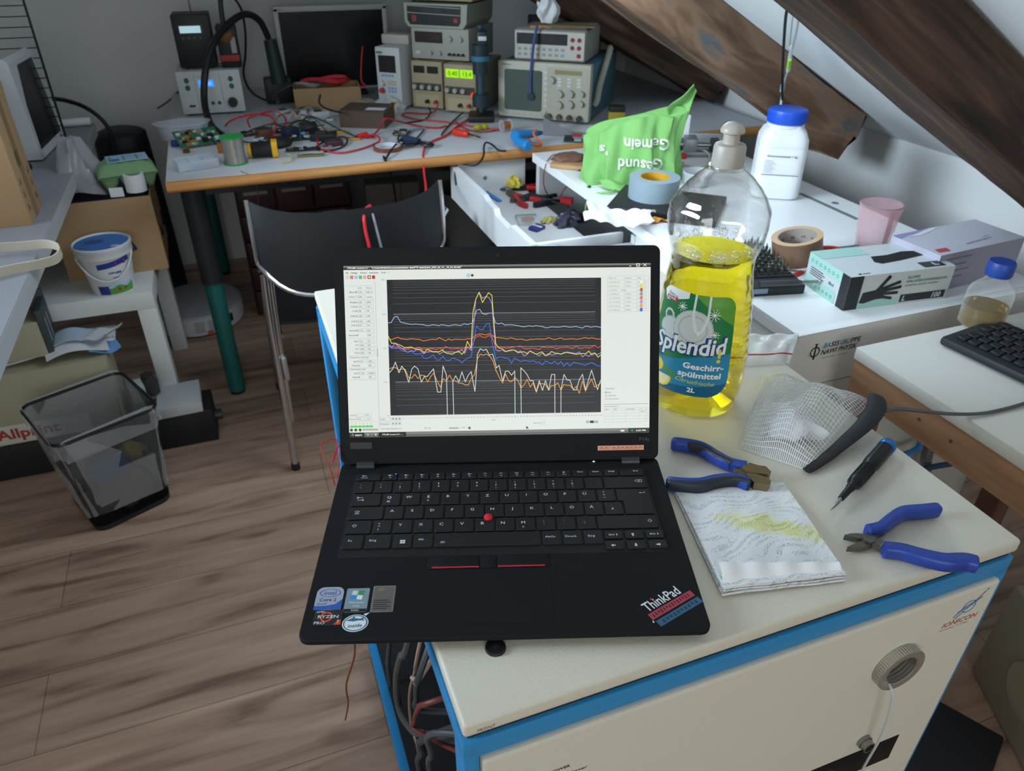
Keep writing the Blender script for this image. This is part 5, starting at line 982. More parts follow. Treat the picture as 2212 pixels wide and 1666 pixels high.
# grey tape on the black closed laptop
one('closed_laptop', 'closed black notebook computer under the grey tape roll', 'laptop', MB().box((0, 0, .001), (.26, .185, .021), mat('notebook black', '1c1d1e', .6), bev=.004), ((0.739, 1.233, 0.741)[0], (0.739, 1.233, 0.741)[1], DZ), -42)
tr_ = thing('tape_roll', 'wide grey duct tape roll with yellow core on the closed notebook', 'tape', P_on((0.879, 1.256, 0.761)))
MB().ring(.037, .0615, 0, .050, mat('grey tape', '8ea0aa', .45), seg=56).build('tape', tr_); MB().ring(.034, .0372, .0005, .0495, mat('yellow core', 'c99a22', .6), seg=56).build('core', tr_)
# green cloth bag
gb = thing('cloth_bag', 'bright green cloth bag with white upside down lettering slumped on the white desk', 'bag', (.925, 1.455, DZ))
gcol = mat('green cloth', '7cb466', .85, bump=.5, bscale=350, var=.06, vscale=14); gtxt = mat('cloth lettering', 'd9dfcf', .85); 
def bagp(u, v):
    """u round the bag, v from the hem to the top"""
    t = u*2*math.pi; v2 = v**.9
    a = .118*(1 - .10*v2) + .012*math.sin(2*t+1); b = .070*(1 - .62*v2**1.6); c, s = math.cos(t), math.sin(t)
    c = math.copysign(abs(c)**.75, c); s = math.copysign(abs(s)**.85, s); fold = (.010*math.sin(9*t + 2*v) + .006*math.sin(17*t - 5*v))*(1 - .5*v)
    H = .150 + .030*c + .010*math.sin(3*t)
    z = H*v2; x = (a + fold)*c - .012*v2 + .03*(v2**3)*max(0, c)**2; y = (b + fold)*s + .020*v2
    return Vector((x, y, max(.001, z)))
def bagtop(u, v):
    e = bagp(u, 1); c = Vector((-.005, .022, .166)); q = e.lerp(c, v); q.z += .012*math.sin(math.pi*v)*math.sin(5*u*6.283) * (1-v); return q
YW = Tm(rz=-22)
g = MB(YW); g.sheet(bagp, 96, 26, gcol).sheet(bagtop, 96, 8, gcol)
g.build('cloth', gb)
g = MB(YW)
def corner(u, v):
    w = .050*(1-u)**1.1 + .011; p = Vector((.098, .015, .150)).lerp(Vector((.152, .045, .232)), u) + Vector((-.30*w*(v-.5)*2, 0, .62*w*(v-.5)*2)); p.y += .010*math.cos(3*(v-.5)*2) + .006*math.sin(8*u); return p
g.sheet(corner, 14, 10, gcol, th=.003).build('loose_corner', gb); g = MB(YW)
def hem(u, v):
    p = Vector((-.10, -.055, .006)).lerp(Vector((.05, -.095, .006)), u); p += Vector((.02*v, -.030*v - .02*v*math.sin(7*u), .012*math.sin(3.1*v)*(1 + .6*math.sin(11*u)))); return p
g.sheet(hem, 30, 8, gcol, th=.002)
g.build('loose_hem', gb)
cable('drawstring', 'thin green strap trailing from the cloth bag over the desk edge', [(0.851, 1.385, 0.745), (0.814, 1.359, 0.748), (0.787, 1.392, 0.735), (0.783, 1.426, 0.700), (0.790, 1.445, 0.670)], .003, gcol, 6, 'strap')
def bagtext(txt, cx, cz, h, width):
    b = MB(); b.text(txt, h, gtxt, Tm(rz=180), 'c', .02, width=width)
    out = MB(YW)
    o = []
    for x, y, z in b.v:
        xx, zz = x + cx, y + cz
        # front of the bag: find the surface point whose sideways position matches
        best = None; lo, hi = math.pi*1.0, math.pi*2.0
        v = max(.02, min(.98, (zz/(.150 + .030*max(-1, min(1, xx/.118))))**(1/.9)))
        for _ in range(28):
            mid = (lo+hi)/2; q = bagp(mid/(2*math.pi), v)
            if q.x < xx: lo = mid
            else: hi = mid
        q = bagp((lo+hi)/2/(2*math.pi), v); o.append((q.x, q.y - .0060, zz))
    b.v = o; b2 = MB(); b2.add(o, b.f, gtxt, YW); b2.build('lettering', gb)
bagtext('Gemein', .030, .118, .026, .118); bagtext('Gesund', .016, .070, .026, .118); bagtext("'s", -.082, .100, .020, .022)
one('paper_tissue', 'crumpled white paper tissue on the drawer edge of the white desk', 'tissue', MB().sheet(lambda u, v: (.075*(u-.5)*2*(1+.08*math.sin(9*v)), .045*(v-.5)*2*(1+.15*math.sin(7*u)), .010 + .008*math.sin(7*u+2*v) + .007*math.sin(9*v-4*u) + .006*abs(math.sin(13*u+5*v))), 40, 26, paper, th=.0012), ((0.708, 1.144, 0.741)[0]+.02, (0.708, 1.144, 0.741)[1], DZ+.014), -32)
one('wrapper', 'small orange yellow foil wrapper left of the soap bottle', 'wrapper', MB().sheet(lambda u, v: (.028*(u-.5)*2, .009*(v-.5)*2*(1+.3*math.sin(8*u)), .006 + .004*math.sin(14*u+3*v)), 24, 8, mat('orange foil', 'd99a3c', .35), th=.001), P_on((0.832, 1.139, 0.741), .001), -5)
jar = thing('chemical_jar', 'square white plastic jar with blue screw lid on the white desk', 'jar', (1.222, 1.232, DZ), -32)
hdpe = mat('white jar plastic', 'dfe3e6', .4)
m = MB(); m.lathe([(.052, 0), (.0580, .004), (.0595, .012), (.0595, .060), (.0590, .062), (.0595, .064), (.0595, .125), (.0588, .127), (.0595, .129), (.0580, .145), (.0500, .163), (.0400, .171), (.0385, .176)], hdpe, seg=64, sq=.62)
LJ = frame((-.052, -.0615, 0), (1, 0, 0), (0, 0, 1)); gi = mat('label grey print', '4a5560', .6)
m.text('Ammoniumacetat 1 kg', .0048, gi, LJ @ Tm((.014, .108, 0)), bold=.02, width=.072)
for q in range(8): m.rect(.010, .099-.0040*q, .010+.020+.004*(q*7 % 3), .0972+.0012-.0040*q, gi, LJ)
m.line([(.008, .064), (.096, .064)], .0016, gi, LJ)
m.build('body', jar)
m = MB(); m.lathe([(.0400, .170), (.0445, .172), (.0450, .177), (.0405, .180)], hdpe, seg=48); m.build('collar', jar)
m = MB(); m.lathe([(.0455, .180), (.0465, .182), (.0465, .207), (.0450, .2105), (.0415, .212), (0, .212)], mat('blue lid', '1f55c8', .4), seg=64)
for q in range(64):
    a = 2*math.pi*q/64; m.box((-.0006, -.0008, .183), (.0006, .0008, .206), mat('blue lid', '1f55c8', .4), Tm((.0467*math.cos(a), .0467*math.sin(a), 0), rz=math.degrees(a)))
m.build('lid', jar)
# brown parcel tape roll leaning
t = thing('tape_roll', 'brown parcel tape roll with printed inside on the white desk', 'tape', ((0.977, 0.816, 0.741)[0], (0.977, 0.816, 0.741)[1]+.012, DZ+.0105), -20); TT_ = Tm(ry=-12)
m = MB(TT_); m.ring(.0385, .0495, 0, .050, mat('brown tape', '7d6350', .3), seg=56); m.ring(.0385, .0500, .0497, .0503, mat('tape edge', 'b99a78', .6), seg=56); m.build('tape', t)
m = MB(TT_); m.ring(.0365, .0388, .0005, .0500, mat('grey core', '9a918a', .7), seg=56)
for k in range(7):
    for q, s in enumerate(('Tartan', '369', 'Tape')):
        a = 2*math.pi*(k/7 + q/21); mt = Tm((.0362*math.cos(a), .0362*math.sin(a), .030 if (q + k) % 2 else .014), rz=math.degrees(a) - 90) @ Tm(rx=90); m.text(s, .0065, ink, mt, 'c', .01)
m.build('core', t)
# pink tumbler
gl_ = thing('tumbler', 'pink faceted drinking glass behind the glove box', 'glass', (1.168, .828, DZ))
pk = film('pink glass', 'd8a8b0', .22, .05, 1.5)
m = MB(); N_ = 26; v = []; f = []
for i in range(11):
    z = .003 + .103*i/10; r = .030 + .0135*(i/10)**1.1
    for k in range(N_):
        rr = r + (.0011 if (i + k) % 2 and i < 8 else 0); a = 2*math.pi*k/N_; v.append((rr*math.cos(a), rr*math.sin(a), z))
for i in range(10):
    for k in range(N_): f.append((i*N_+k, i*N_+(k+1) % N_, (i+1)*N_+(k+1) % N_, (i+1)*N_+k))
m.add(v, f, pk); m.lathe([(.0405, .106), (.0270, .010), (0, .010)], pk, seg=40); m.disc(0, 0, .030, pk, z=.0028, seg=26); m.tube([(.0420*math.cos(2*math.pi*k/40), .0420*math.sin(2*math.pi*k/40), .106) for k in range(41)], .0012, mat('glass rim', '8f7f86', .1, alpha=.8), 6, raw=True); m.build('glass', gl_)
one('ruler', 'dark thin bar leaning behind the pink tumbler', 'bar', MB().box((-.006, -.003, 0), (.006, .003, .075), mat('dark grey bar', '4a4846', .5)), (1.222, .842, DZ), 20)
# glove boxes
def carton(mb, w, d, h, mats):
    f_, s_, t_ = mats
    v = [(0,0,0),(w,0,0),(w,d,0),(0,d,0),(0,0,h),(w,0,h),(w,d,h),(0,d,h)]
    mb.add(v, [(0,1,5,4),(2,3,7,6)], f_).add(v, [(3,0,4,7),(1,2,6,5)], s_).add(v, [(4,5,6,7),(0,3,2,1)], t_); return mb
mint = mat('mint print', '9cc5bb', .5); silver = mat('silver card', 'c6cdd0', .35, .15); charcoal = mat('charcoal print', '26282b', .5); cardw = mat('grey white card', 'c3c4c2', .45)
GL, GW, GH = .222, .124, .066
gx = thing('glove_box', 'mint and silver glove dispenser box with a black glove picture', 'box', (.9125, .617, DZ), -6, 'glove boxes')
m = carton(MB(), GL, GW, GH, (cardw, silver, silver))
F = frame((0, -.0004, 0), (1, 0, 0), (0, 0, 1)); S = frame((-.0004, GW, 0), (0, -1, 0), (0, 0, 1)); Tt = Tm((0, 0, GH+.0004))
m.rect(0, 0, .028, GH, charcoal, F).rect(.028, 0, .112, .014, mint, F).rect(.118, .004, GL-.006, .019, charcoal, F, .0002).rect(.112, 0, GL, .004, cardw, F)
m.text('L', .010, silver, F @ Tm((.122, .0065, .0004)), bold=.03, shear=.2).text('100', .010, silver, F @ Tm((.185, .0065, .0004)), bold=.03, shear=.2)
mi2 = mat('mint lettering', '3f7f6c', .6)
m.text('GLOVES', .0052, mi2, F @ Tm((.122, .0505, .0002)), bold=.02).text('NITRIL UNTERSUCHUNGSHANDSCHUHE', .0048, mi2, F @ Tm((.122, .0425, .0002)), bold=.02, width=.088).text('puderfrei, unsteril, latexfrei', .0038, k_i, F @ Tm((.122, .0355, .0002)), width=.070)
# printed glove, flat on the card
hp_ = MB(); HT = F @ Tm((.030, .012, .0002), rz=0)
m.poly([(0, 0), (.004, .020), (.030, .023), (.036, .016), (.034, .004), (.010, -.002)], charcoal, HT).poly([(.026, .004), (.030, .024), (.045, .028), (.052, .018), (.048, .004)], charcoal, HT, .0001)
for (x0, y0, x1, y1, w_) in ((.034, .022, .052, .046, .0075), (.046, .025, .077, .034, .0062), (.048, .020, .081, .024, .0062), (.048, .014, .077, .013, .006), (.046, .008, .067, .003, .0055)):
    m.line([(x0, y0), (x1, y1)], w_, charcoal, HT, .0002).disc(x1, y1, w_/2, charcoal, HT, .0002, 12)
m.rect(.0, .045, .124, GH, mint, S, .0001).rect(.0, 0, .095, .022, mint, S, .0001).rect(.102, 0, GW, GH, charcoal, S, .0002)
for k in range(7): m.disc(.012+.013*k, .054, .0035, mi2, S, .0003, 10, r0=.0024).disc(.012+.012*k, .010, .0030, mi2, S, .0003, 10, r0=.0018)
for k in range(4): m.rect(.012, .040-.0042*k, .050+.006*(k % 2), .0415-.0042*k, k_i, S, .0003)
m.text('Med', .006, mi2, S @ Tm((.070, .030, .0003)), bold=.02)
m.rect(.0, .085, .10, GW, mint, Tt, .0001).poly([(.085, .050), (.095, .040), (.140, .046), (.200, .058), (.205, .078), (.170, .083), (.130, .074), (.095, .074)], mat('opening', '141512', .9), Tt, .0002)
m.rect(.160, .006, .206, .028, charcoal, Tt, .0003).text('L', .012, silver, Tt @ Tm((.184, .011, .0005)), bold=.03, sx=1.4).disc(.024, .008, .003, k_i, Tt, .0002).rect(.03, .007, .045, .009, k_i, Tt, .0002)
m.build('carton', gx)
lil = mat('lilac print', '8f86b8', .5); wcard = mat('satin white card', 'bfc0cc', .35, .1)
g2 = thing('glove_box', 'white and lilac glove box behind the mint one at the right', 'box', (1.118, .618, DZ), 4, 'glove boxes')
m = carton(MB(), .235, .112, .078, (mat('grey lilac card', '8f8c9a', .55), mat('pale lilac card', 'a9a6b6', .5), wcard)); Tt = Tm((0, 0, .0784))
m.poly([(0, .112), (.10, .112), (.06, .096), (.03, .100), (.0, .092)], lil, Tt).poly([(.02, .094), (.05, .090), (.09, .098), (.13, .112), (.10, .112), (.06, .102)], mat('pearl card', 'd7d6e2', .35), Tt, .0002).poly([(.010, .012), (.038, .010), (.042, .024), (.014, .026)], mat('red label', 'b23a48', .5), Tt, .0002)
m.text('examination gloves', .007, lil, Tt @ Tm((.095, .020, .0002), rz=4), bold=.02).text('nitrile', .006, lil, Tt @ Tm((.16, .034, .0002), rz=4))
F2 = frame((0, -.0004, 0), (1, 0, 0), (0, 0, 1))
for k in range(4): m.rect(.01, .064-.013*k, .09-.012*(k % 2), .067-.013*k, mat('dim lilac print', '6d6a80', .6), F2)
m.build('carton', g2)
# screwdriver bit set
bx_ = thing('bit_set', 'black open tray of small screwdriver bits beside the brown tape', 'tool set', (.8935, .699, DZ), -12.8)
blk = mat('bit case black', '1d1f22', .4)
MB().box((-.135, 0, 0), (0, .215, .019), blk, bev=.003).box((-.13, .040, .0185), (-.005, .21, .0212), mat('foam black', '17181a', .8)).build('case', bx_)
MB().box((-.115, .0, .006), (-.075, -.0006, .016), mat('grey blue label', '7d93a8', .4)).build('label_patch', bx_)
n_b = 0
for i in range(9):
    for j in range(11):
        hh = .010 + .007*((i*3 + j*5) % 4)/3
        MB().cyl((-.122+.0135*i, .052+.0145*j, .0205), (-.122+.0135*i, .052+.0145*j, .0205+hh), .0030, steel if (i + j) % 3 else tool_steel, seg=8).cyl((-.122+.0135*i, .052+.0145*j, .0205+hh), (-.122+.0135*i, .052+.0145*j, .0255+hh), .0013, steel, seg=6).build('bit', bx_); n_b += 1
lying('screwdriver', 'grey metal precision driver lying on the bit tray front', 'screwdriver', [('handle', MB().lathe([(.0055, 0), (.0060, .004), (.0060, .075), (.0040, .082)], mat('gunmetal', '55585c', .3, .7), Tm((0, 0, .0065), ry=90), 18)), ('shaft', MB().cyl((.08, 0, .0065), (.115, 0, .0065), .0034, steel, seg=12))], ((0.802, 0.720, 0.762)[0], (0.802, 0.720, 0.762)[1], DZ+.0192), -14)
lying('tape_tab', 'red plastic scissors handle beside the pink tumbler', 'scissors', [('handle', MB().tube([(-.035, .0, .005), (-.02, .012, .006), (.0, .008, .006), (.012, -.004, .006), (-.01, -.012, .006), (-.035, 0, .005)], .0055, mat('red plastic', 'c0302c', .4), 8)), ('blade', MB().prism([(.01, -.006), (.075, -.003), (.075, .001), (.01, .006)], .004, .007, steel))], P_on((1.084, 0.849, 0.741), .001), 0)
lying('vial', 'small amber capped vial lying under the brown tape roll', 'vial', [('body', MB().lathe([(.008, 0), (.009, .002), (.009, .028), (.006, .031), (0, .031)], mat('amber glass', 'c8963a', .15, trans=.5), Tm((0, 0, .0095), ry=90), 18)), ('cap', MB().lathe([(.0092, -.010), (.0092, .001)], mat('red plastic', 'c0302c', .4), Tm((0, 0, .0095), ry=90), 18))], P_on((0.979, 0.777, 0.741)), 65)
one('red_strip', 'thin red plastic strip on the desk under the brown tape', 'strip', MB().box((-.03, -.005, 0), (.03, .005, .004), mat('red plastic', 'c0302c', .4), bev=.0015), P_on((0.927, 0.772, 0.741)), 20)
# cup, cable ring, grey clamp and papers beyond the bottle
one('plastic_cup', 'small translucent white lid pot behind the soap bottle', 'pot', MB().lathe([(.033, 0), (.036, .003), (.038, .030), (.0405, .031), (.0405, .036), (.038, .036), (.0345, .006), (0, .006)], mat('translucent white', 'd7dbe0', .35, trans=.3), seg=40), ((1.076, 1.362, 0.741)[0], (1.076, 1.362, 0.741)[1], DZ))
cable('cable', 'pale white thin cable in a ring behind the soap bottle', [(1.096, 1.508, 0.744), (1.134, 1.581, 0.744), (1.189, 1.621, 0.752), (1.239, 1.616, 0.757), (1.241, 1.565, 0.756), (1.204, 1.505, 0.748), (1.153, 1.498, 0.744), (1.129, 1.546, 0.744)], .0030, mat('off white cable', 'c9c8ba', .5))
cable('cable', 'thin yellowish wire loop on the desk beside the green bag', [(1.081, 1.473, 0.742), (1.140, 1.530, 0.742), (1.147, 1.558, 0.742), (1.105, 1.523, 0.742), (1.056, 1.422, 0.742), (1.032, 1.373, 0.742)], .0013, mat('yellow wire', 'c9b04a', .5), 6, 'wire')
cl = thing('bench_vice', 'small grey metal clamp on the far end of the white desk', 'clamp', P_on((1.241, 1.610, 0.741)), -25)
MB().box((-.05, -.025, 0), (.075, .025, .014), mat('cast grey', '84898c', .4, .5), bev=.002).build('base', cl); MB().box((-.05, -.030, .014), (-.012, .030, .052), mat('cast grey', '84898c', .4, .5), bev=.003).build('jaw', cl); MB().box((.03, -.026, .014), (.055, .026, .046), mat('cast dark', '3d4145', .5, .3), bev=.003).build('jaw', cl)
MB().cyl((-.10, 0, .030), (.09, 0, .030), .007, steel, seg=14).cyl((-.10, 0, .030), (-.11, 0, .030), .016, black_plastic, seg=16).build('screw', cl)
one('battery_pack', 'dark blue grey adapter block left of the metal clamp', 'adapter', MB().box((-.035, -.022, 0), (.035, .022, .03), mat('dark slate', '343b45', .5), bev=.004), P_on((1.217, 1.691, 0.741)), -20)
one('red_block', 'red plastic part under the clamp behind the green bag', 'part', MB().box((-.02, -.012, 0), (.02, .012, .012), mat('red plastic', 'c0302c', .4), bev=.002), P_on((1.164, 1.599, 0.741)), -10)
one('paper_sheet', 'flat white paper sheet at the far end of the white desk', 'paper', MB().box((-.09, -.07, 0), (.09, .07, .0015), paper), P_on((1.347, 1.777, 0.741)), -28)
one('paper_sheet', 'upright curled white sheet standing behind the green bag', 'paper', MB().sheet(lambda u, v: (.045*(u-.5)*2, .012*math.sin(3*u), .105*v - .01*u*v), 10, 8, paper, th=.0012), P_on((1.211, 1.716, 0.741), .002), -30)
one('circuit_board', 'small green board with a red tag left of the green bag', 'board', MB().box((-.03, -.02, .002), (.03, .02, .004), mat('board green', '2d5a44', .5)).box((-.028, -.012, .004), (.0, .012, .016), mat('dark part', '25272b', .5)).box((-.004, -.010, .016), (.026, .010, .020), mat('red tag', 'b3293c', .5)).box((.004, -.018, .004), (.026, -.006, .010), mat('pale part', 'a8b0b4', .5)), P_on((0.949, 1.886, 0.741)), -25)
# syringe and tube hanging from the rafter
cable('hanging_cable', 'thin black cable hanging straight down in front of the weathered rafter', [(1.025, 1.060, 1.207), (1.065, 1.110, 1.168), (1.156, 1.210, 1.087), (1.241, 1.300, 1.008), (1.303, 1.360, 0.943)], .0032, black_wire, 8)
ft = thing('tubing_connector', 'clear tubing with a bright green marked connector hanging by the rafter', 'tube', (1.302, 1.360, 0.916)); OO = Vector((1.302, 1.360, 0.916))
sy = MB(); sy.tube([tuple(Vector(q)-OO) for q in ((1.063, 1.070, 1.193), (1.116, 1.130, 1.146), (1.172, 1.200, 1.093))], .0026, mat('frosted tube', 'cdd5da', .3, alpha=.7), 8).tube([tuple(Vector(q)-OO) for q in ((1.042, 1.060, 1.200), (1.092, 1.120, 1.157), (1.163, 1.200, 1.098))], .0016, mat('frosted tube', 'cdd5da', .3, alpha=.7), 8); sy.build('tube', ft)
MB().cyl(tuple(Vector((1.168, 1.200, 1.095))-OO), tuple(Vector((1.229, 1.270, 1.032))-OO), .0052, mat('white luer', 'e3e6e8', .35), seg=14).build('connector', ft); MB().cyl(tuple(Vector((1.192, 1.226, 1.065))-OO), tuple(Vector((1.216, 1.254, 1.041))-OO), .0042, mat('lime mark', '9be02a', .5), seg=14).build('mark', ft)
MB().tube([tuple(Vector(q)-OO) for q in ((1.229, 1.270, 1.032), (1.250, 1.300, 1.005), (1.300, 1.360, 0.955), (1.302, 1.360, 0.916))], .0030, mat('frosted tube', 'cdd5da', .3, alpha=.7), 8).build('tube', ft); MB().cyl(tuple(Vector((1.293, 1.359, 0.981))-OO), tuple(Vector((1.294, 1.358, 0.963))-OO), .0044, mat('pale blue clip', '7fb0c4', .4), seg=10).build('clip', ft)

# ================================================================ electronics bench at the back
bt = thing('workbench', 'pale grey electronics bench with rounded beech front edge and teal legs', 'bench', (-.262, 1.845, 0))
grey_top = mat('grey bench top', 'c4c6c9', .4, var=.03, vscale=6)
m = MB(); m.box((0, .02, .715), (1.95, 1.25, DZ), grey_top, bev=.001); m.build('bench_top', bt)
m = MB(); m.tube([(0, .012, .7255), (1.95, .012, .7255)], .0150, ramp_mat('beech edge', [(.3, 'b0763f'), (.7, 'cf9556')], scale=(1, 20, 20)), 16, raw=True); m.build('front_edge', bt)
teal = mat('teal enamel', '1b5f5b', .45)
for x, y in ((.055, .115), (1.85, .115), (.055, 1.15), (1.85, 1.15)):
    g = MB(); g.cyl((x, y, .012), (x, y, .40), .0265, teal, seg=24).cyl((x, y, 0), (x, y, .014), .024, black_plastic, seg=20); l = g.build('leg', bt)
    MB().cyl((x, y, .40), (x, y, .715), .032, mat('black sleeve', '1d2024', .5), seg=24).build('sleeve', l)
MB().box((.05, .13, .66), (1.9, .15, .715), mat('dark rail', '26282a', .5)).build('rail', bt)
instr = mat('instrument beige', 'b9b5a5', .55); instr2 = mat('instrument grey', 'a9a99f', .55); instr_w = mat('instrument white', 'c9cdcd', .5); panel_d = mat('panel dark', '191a1c', .35); tan_p = mat('tan panel', 'a79a7c', .55); blue_grey = mat('blue grey steel', '49707f', .5); dkgrn = mat('dark olive', '3c4038', .6)
FY = lambda x, z, d=.0: frame((x, -.0005-d, z), (1, 0, 0), (0, 0, 1))
def cyl_y(mb, x, z, r, d, m, seg=16): return mb.cyl((x, .001, z), (x, -d, z), r, m, r1=r*.9, seg=seg)
def device(name, label, cat, loc, rz, w, d, h, m, front=None, bev=.004, feet=True):
    t = thing(name, label, cat, loc, rz); z0 = .006 if feet else 0
    b = MB().box((0, 0, z0), (w, d, h), m, bev=bev)
    if front: front(b)
    if feet:
        for x in (.02, w-.02):
            for y in (.02, d-.03): b.cyl((x, y, 0), (x, y, z0+.002), .006, black_plastic, seg=8)
    b.build('case', t); return t
YA = -40
# hot air station with soldering station on top
hx = (-0.215, 2.660, 0.740)
t = device('hot_air_station', 'light grey hot air rework station with blue display on the bench', 'rework station', (hx[0], hx[1], DZ), -3, .212, .17, .148, instr_w)
m = MB()
for q in (.058, .142): m.rect(q, .012, q+.0012, .140, mat('seam grey', '7d8180', .6), FY(0, 0))
gk = mat('green key', '2c5c58', .5)
for x in (.032, .178):
    for z in (.118, .094): m.disc(x, z, .0085, gk, FY(0, 0), .0002, 16, ry=.0095)
for x in (.105, .127): m.disc(x, .040, .0065, gk, FY(0, 0), .0002, 16)
m.rect(.025, .030, .045, .037, panel_d, FY(0, 0), .0002); m.text('PUSH', .0035, gk, FY(.066, .128)); m.build('front_panel', t)
m = MB(); m.rect(.070, .095, .120, .118, emis('blue display', '2f8cff', 1.2), FY(0, 0), .0003)
for q, s in enumerate(('350', '22')): m.text(s, .010, emis('display digits', 'cfe8ff', 1.0), FY(.074+.026*q, .1015, .0005))
m.build('display', t); g = MB(); cyl_y(g, .172, .040, .017, .018, black_plastic, 24); g.build('dial', t)
t = device('soldering_station', 'black soldering station with pale lit display on top of the hot air station', 'soldering station', (hx[0]+.022, hx[1]+.030, DZ+.1485), -3, .122, .13, .172, mat('station black', '18191b', .5))
MB().rect(.018, .112, .098, .142, panel_d, FY(0, 0), .0001).rect(.022, .116, .090, .138, emis('pale display', 'b4d8e2', .85), FY(0, 0), .0004).build('display', t)
g = MB()
for k in range(4): g.disc(.028+.019*k, .100, .004, mat('green key', '2c5c58', .5), FY(0, 0), .0003, 10)
g.build('buttons', t)
t = thing('iron_stand', 'soldering iron stand with brass wool beside the black soldering station', 'stand', (hx[0]+.158, hx[1]+.022, DZ+.1485), -3)
MB().box((0, 0, 0), (.068, .09, .135), mat('station black', '18191b', .5), bev=.006).build('holder', t); MB().lathe([(.022, 0), (.024, .004), (.024, .012), (.012, .022), (0, .024)], mat('brass wool', '8a6034', .6, .3, bump=1, bscale=200), Tm((.030, -.002, .108), rx=90), 18).build('brass_wool', t); MB().box((-.002, -.010, .022), (.066, 0, .044), mat('red sponge tray', '9c3733', .6), bev=.003).box((.042, -.006, .048), (.060, 0, .10), mat('pale plate', 'a3a2a6', .5), bev=.001).build('sponge_tray', t)
cable('soldering_iron', 'thin black iron cable with green tip hanging down to the soldering station', [(-0.017, 2.660, 1.146), (-0.025, 2.660, 1.077), (-0.027, 2.650, 1.021), (-0.027, 2.650, 1.007)], .0085, mat('iron green black', '1c2624', .5), 10, 'cable')
one('antenna_rod', 'thin upright rod behind the black soldering station', 'rod', MB().cyl((0, 0, -.19), (0, 0, .03), .003, steel, seg=8).cyl((0, 0, .03), (0, 0, .055), .0015, steel, seg=6), (hx[0]+.090, hx[1]+.175, DZ+.395))
cable('air_hose', 'thick black hot air hose arching over the bench to its handpiece', [(-0.084, 2.300, 0.736), (-0.111, 2.330, 0.753), (-0.131, 2.400, 0.773), (-0.134, 2.480, 0.826), (-0.111, 2.520, 0.913), (-0.074, 2.560, 0.979), (-0.017, 2.620, 1.031), (0.048, 2.680, 1.057), (0.096, 2.720, 1.033), (0.120, 2.750, 0.971)], .0115, mat('hose black', '191a1c', .45), 12, 'hose', None, 10)
t = thing('hot_air_gun', 'dark hot air handpiece hanging left of the dead monitor', 'hot air gun', (0.137, 2.760, 0.801)); OO = Vector((0.137, 2.760, 0.801))
MB().cyl(tuple(Vector((0.125, 2.760, 0.964))-OO), tuple(Vector((0.136, 2.760, 0.817))-OO), .0225, mat('gun green black', '20302e', .5), r1=.029, seg=24).build('body', t); MB().box((-.055, .01, -.075), (.045, .07, .03), mat('holder black', '1a1b1d', .5), bev=.006).cyl((-.02, -.02, -.05), (-.01, .02, -.02), .008, steel, seg=10).build('cradle', t)
cable('cable', 'thin black cable from the ceiling down past the hot air hose beside the monitor', [(0.031, 2.900, 1.091), (0.050, 2.900, 1.050), (0.050, 2.900, 0.975), (0.035, 2.880, 0.899), (0.016, 2.850, 0.839), (0.029, 2.840, 0.782), (0.073, 2.820, 0.749), (0.141, 2.800, 0.737)], .0042, black_wire)
# monitor
mx = (.157, 2.85)
t = thing('monitor', 'switched off flat monitor with white bezel behind the bench clutter', 'monitor', (.157, 2.85, DZ)); bz = mat('monitor white', 'b6b8b8', .5)
MB().box((0, 0, .020), (.424, .045, .030), bz, bev=.004).box((0, 0, .03), (.018, .045, .318), bz, bev=.004).box((.406, 0, .03), (.424, .045, .318), bz, bev=.004).box((0, 0, .302), (.424, .045, .322), bz, bev=.004).box((.01, .012, .025), (.414, .05, .315), black_plastic, bev=.004).text('NEC', .008, mat('grey print', '6b6a66', .7), FY(.014, .3075)).build('bezel', t)
MB().box((.017, .004, .029), (.407, .012, .303), mat('dead screen', '121316', .22)).build('screen', t); MB().box((.17, .05, .0), (.26, .08, .20), black_plastic, bev=.004).box((.11, -.02, 0), (.32, .14, .015), black_plastic, bev=.004).build('stand', t)
# white electronic load
dc_ = (0.541, 2.499, 0.740); dl = Vector((dc_[0], dc_[1], DZ)) - Matrix.Rotation(R(YA), 3, 'Z') @ Vector((.098, 0, 0))
t = device('electronic_load', 'tall narrow white bench instrument with small dark screen right of the monitor', 'instrument', tuple(dl), YA, .098, .20, .212, instr_w)
m = MB(); m.rect(.012, .128, .080, .185, mat('small dark screen', '2a2526', .3), FY(0, 0), .0002).rect(.006, .190, .030, .198, mat('green badge', '2f8f5c', .5), FY(0, 0), .0002).build('screen', t)
kb2 = mat('pale blue key', '6f9fc2', .5)
g = MB()
for k in range(4): g.rect(.020+.013*k, .114, .030+.013*k, .121, kb2, FY(0, 0), .0003)
for k in range(3):
    for j in range(2): g.rect(.044+.012*k, .060+.011*j, .053+.012*k, .068+.011*j, kb2, FY(0, 0), .0003); g.rect(.044+.012*k, .086+.009*j, .053+.012*k, .092+.009*j, mat('pale yellow key', 'b9ae84', .5), FY(0, 0), .0003)
g.build('keypad', t)
for x, z, mt in ((.022, .092, instr_w), (.020, .066, mat('red knob', 'b0402f', .5))):
    g = MB(); cyl_y(g, x, z, .010, .012, mt); g.build('knob', t)
one('power_adapter', 'pale adapter block lying on top of the tall white instrument', 'adapter', MB().box((-.055, -.035, 0), (.055, .035, .032), mat('adapter pale', 'b9b4ab', .5), bev=.004), (dl.x+.105, dl.y+.055, DZ+.2125), YA)
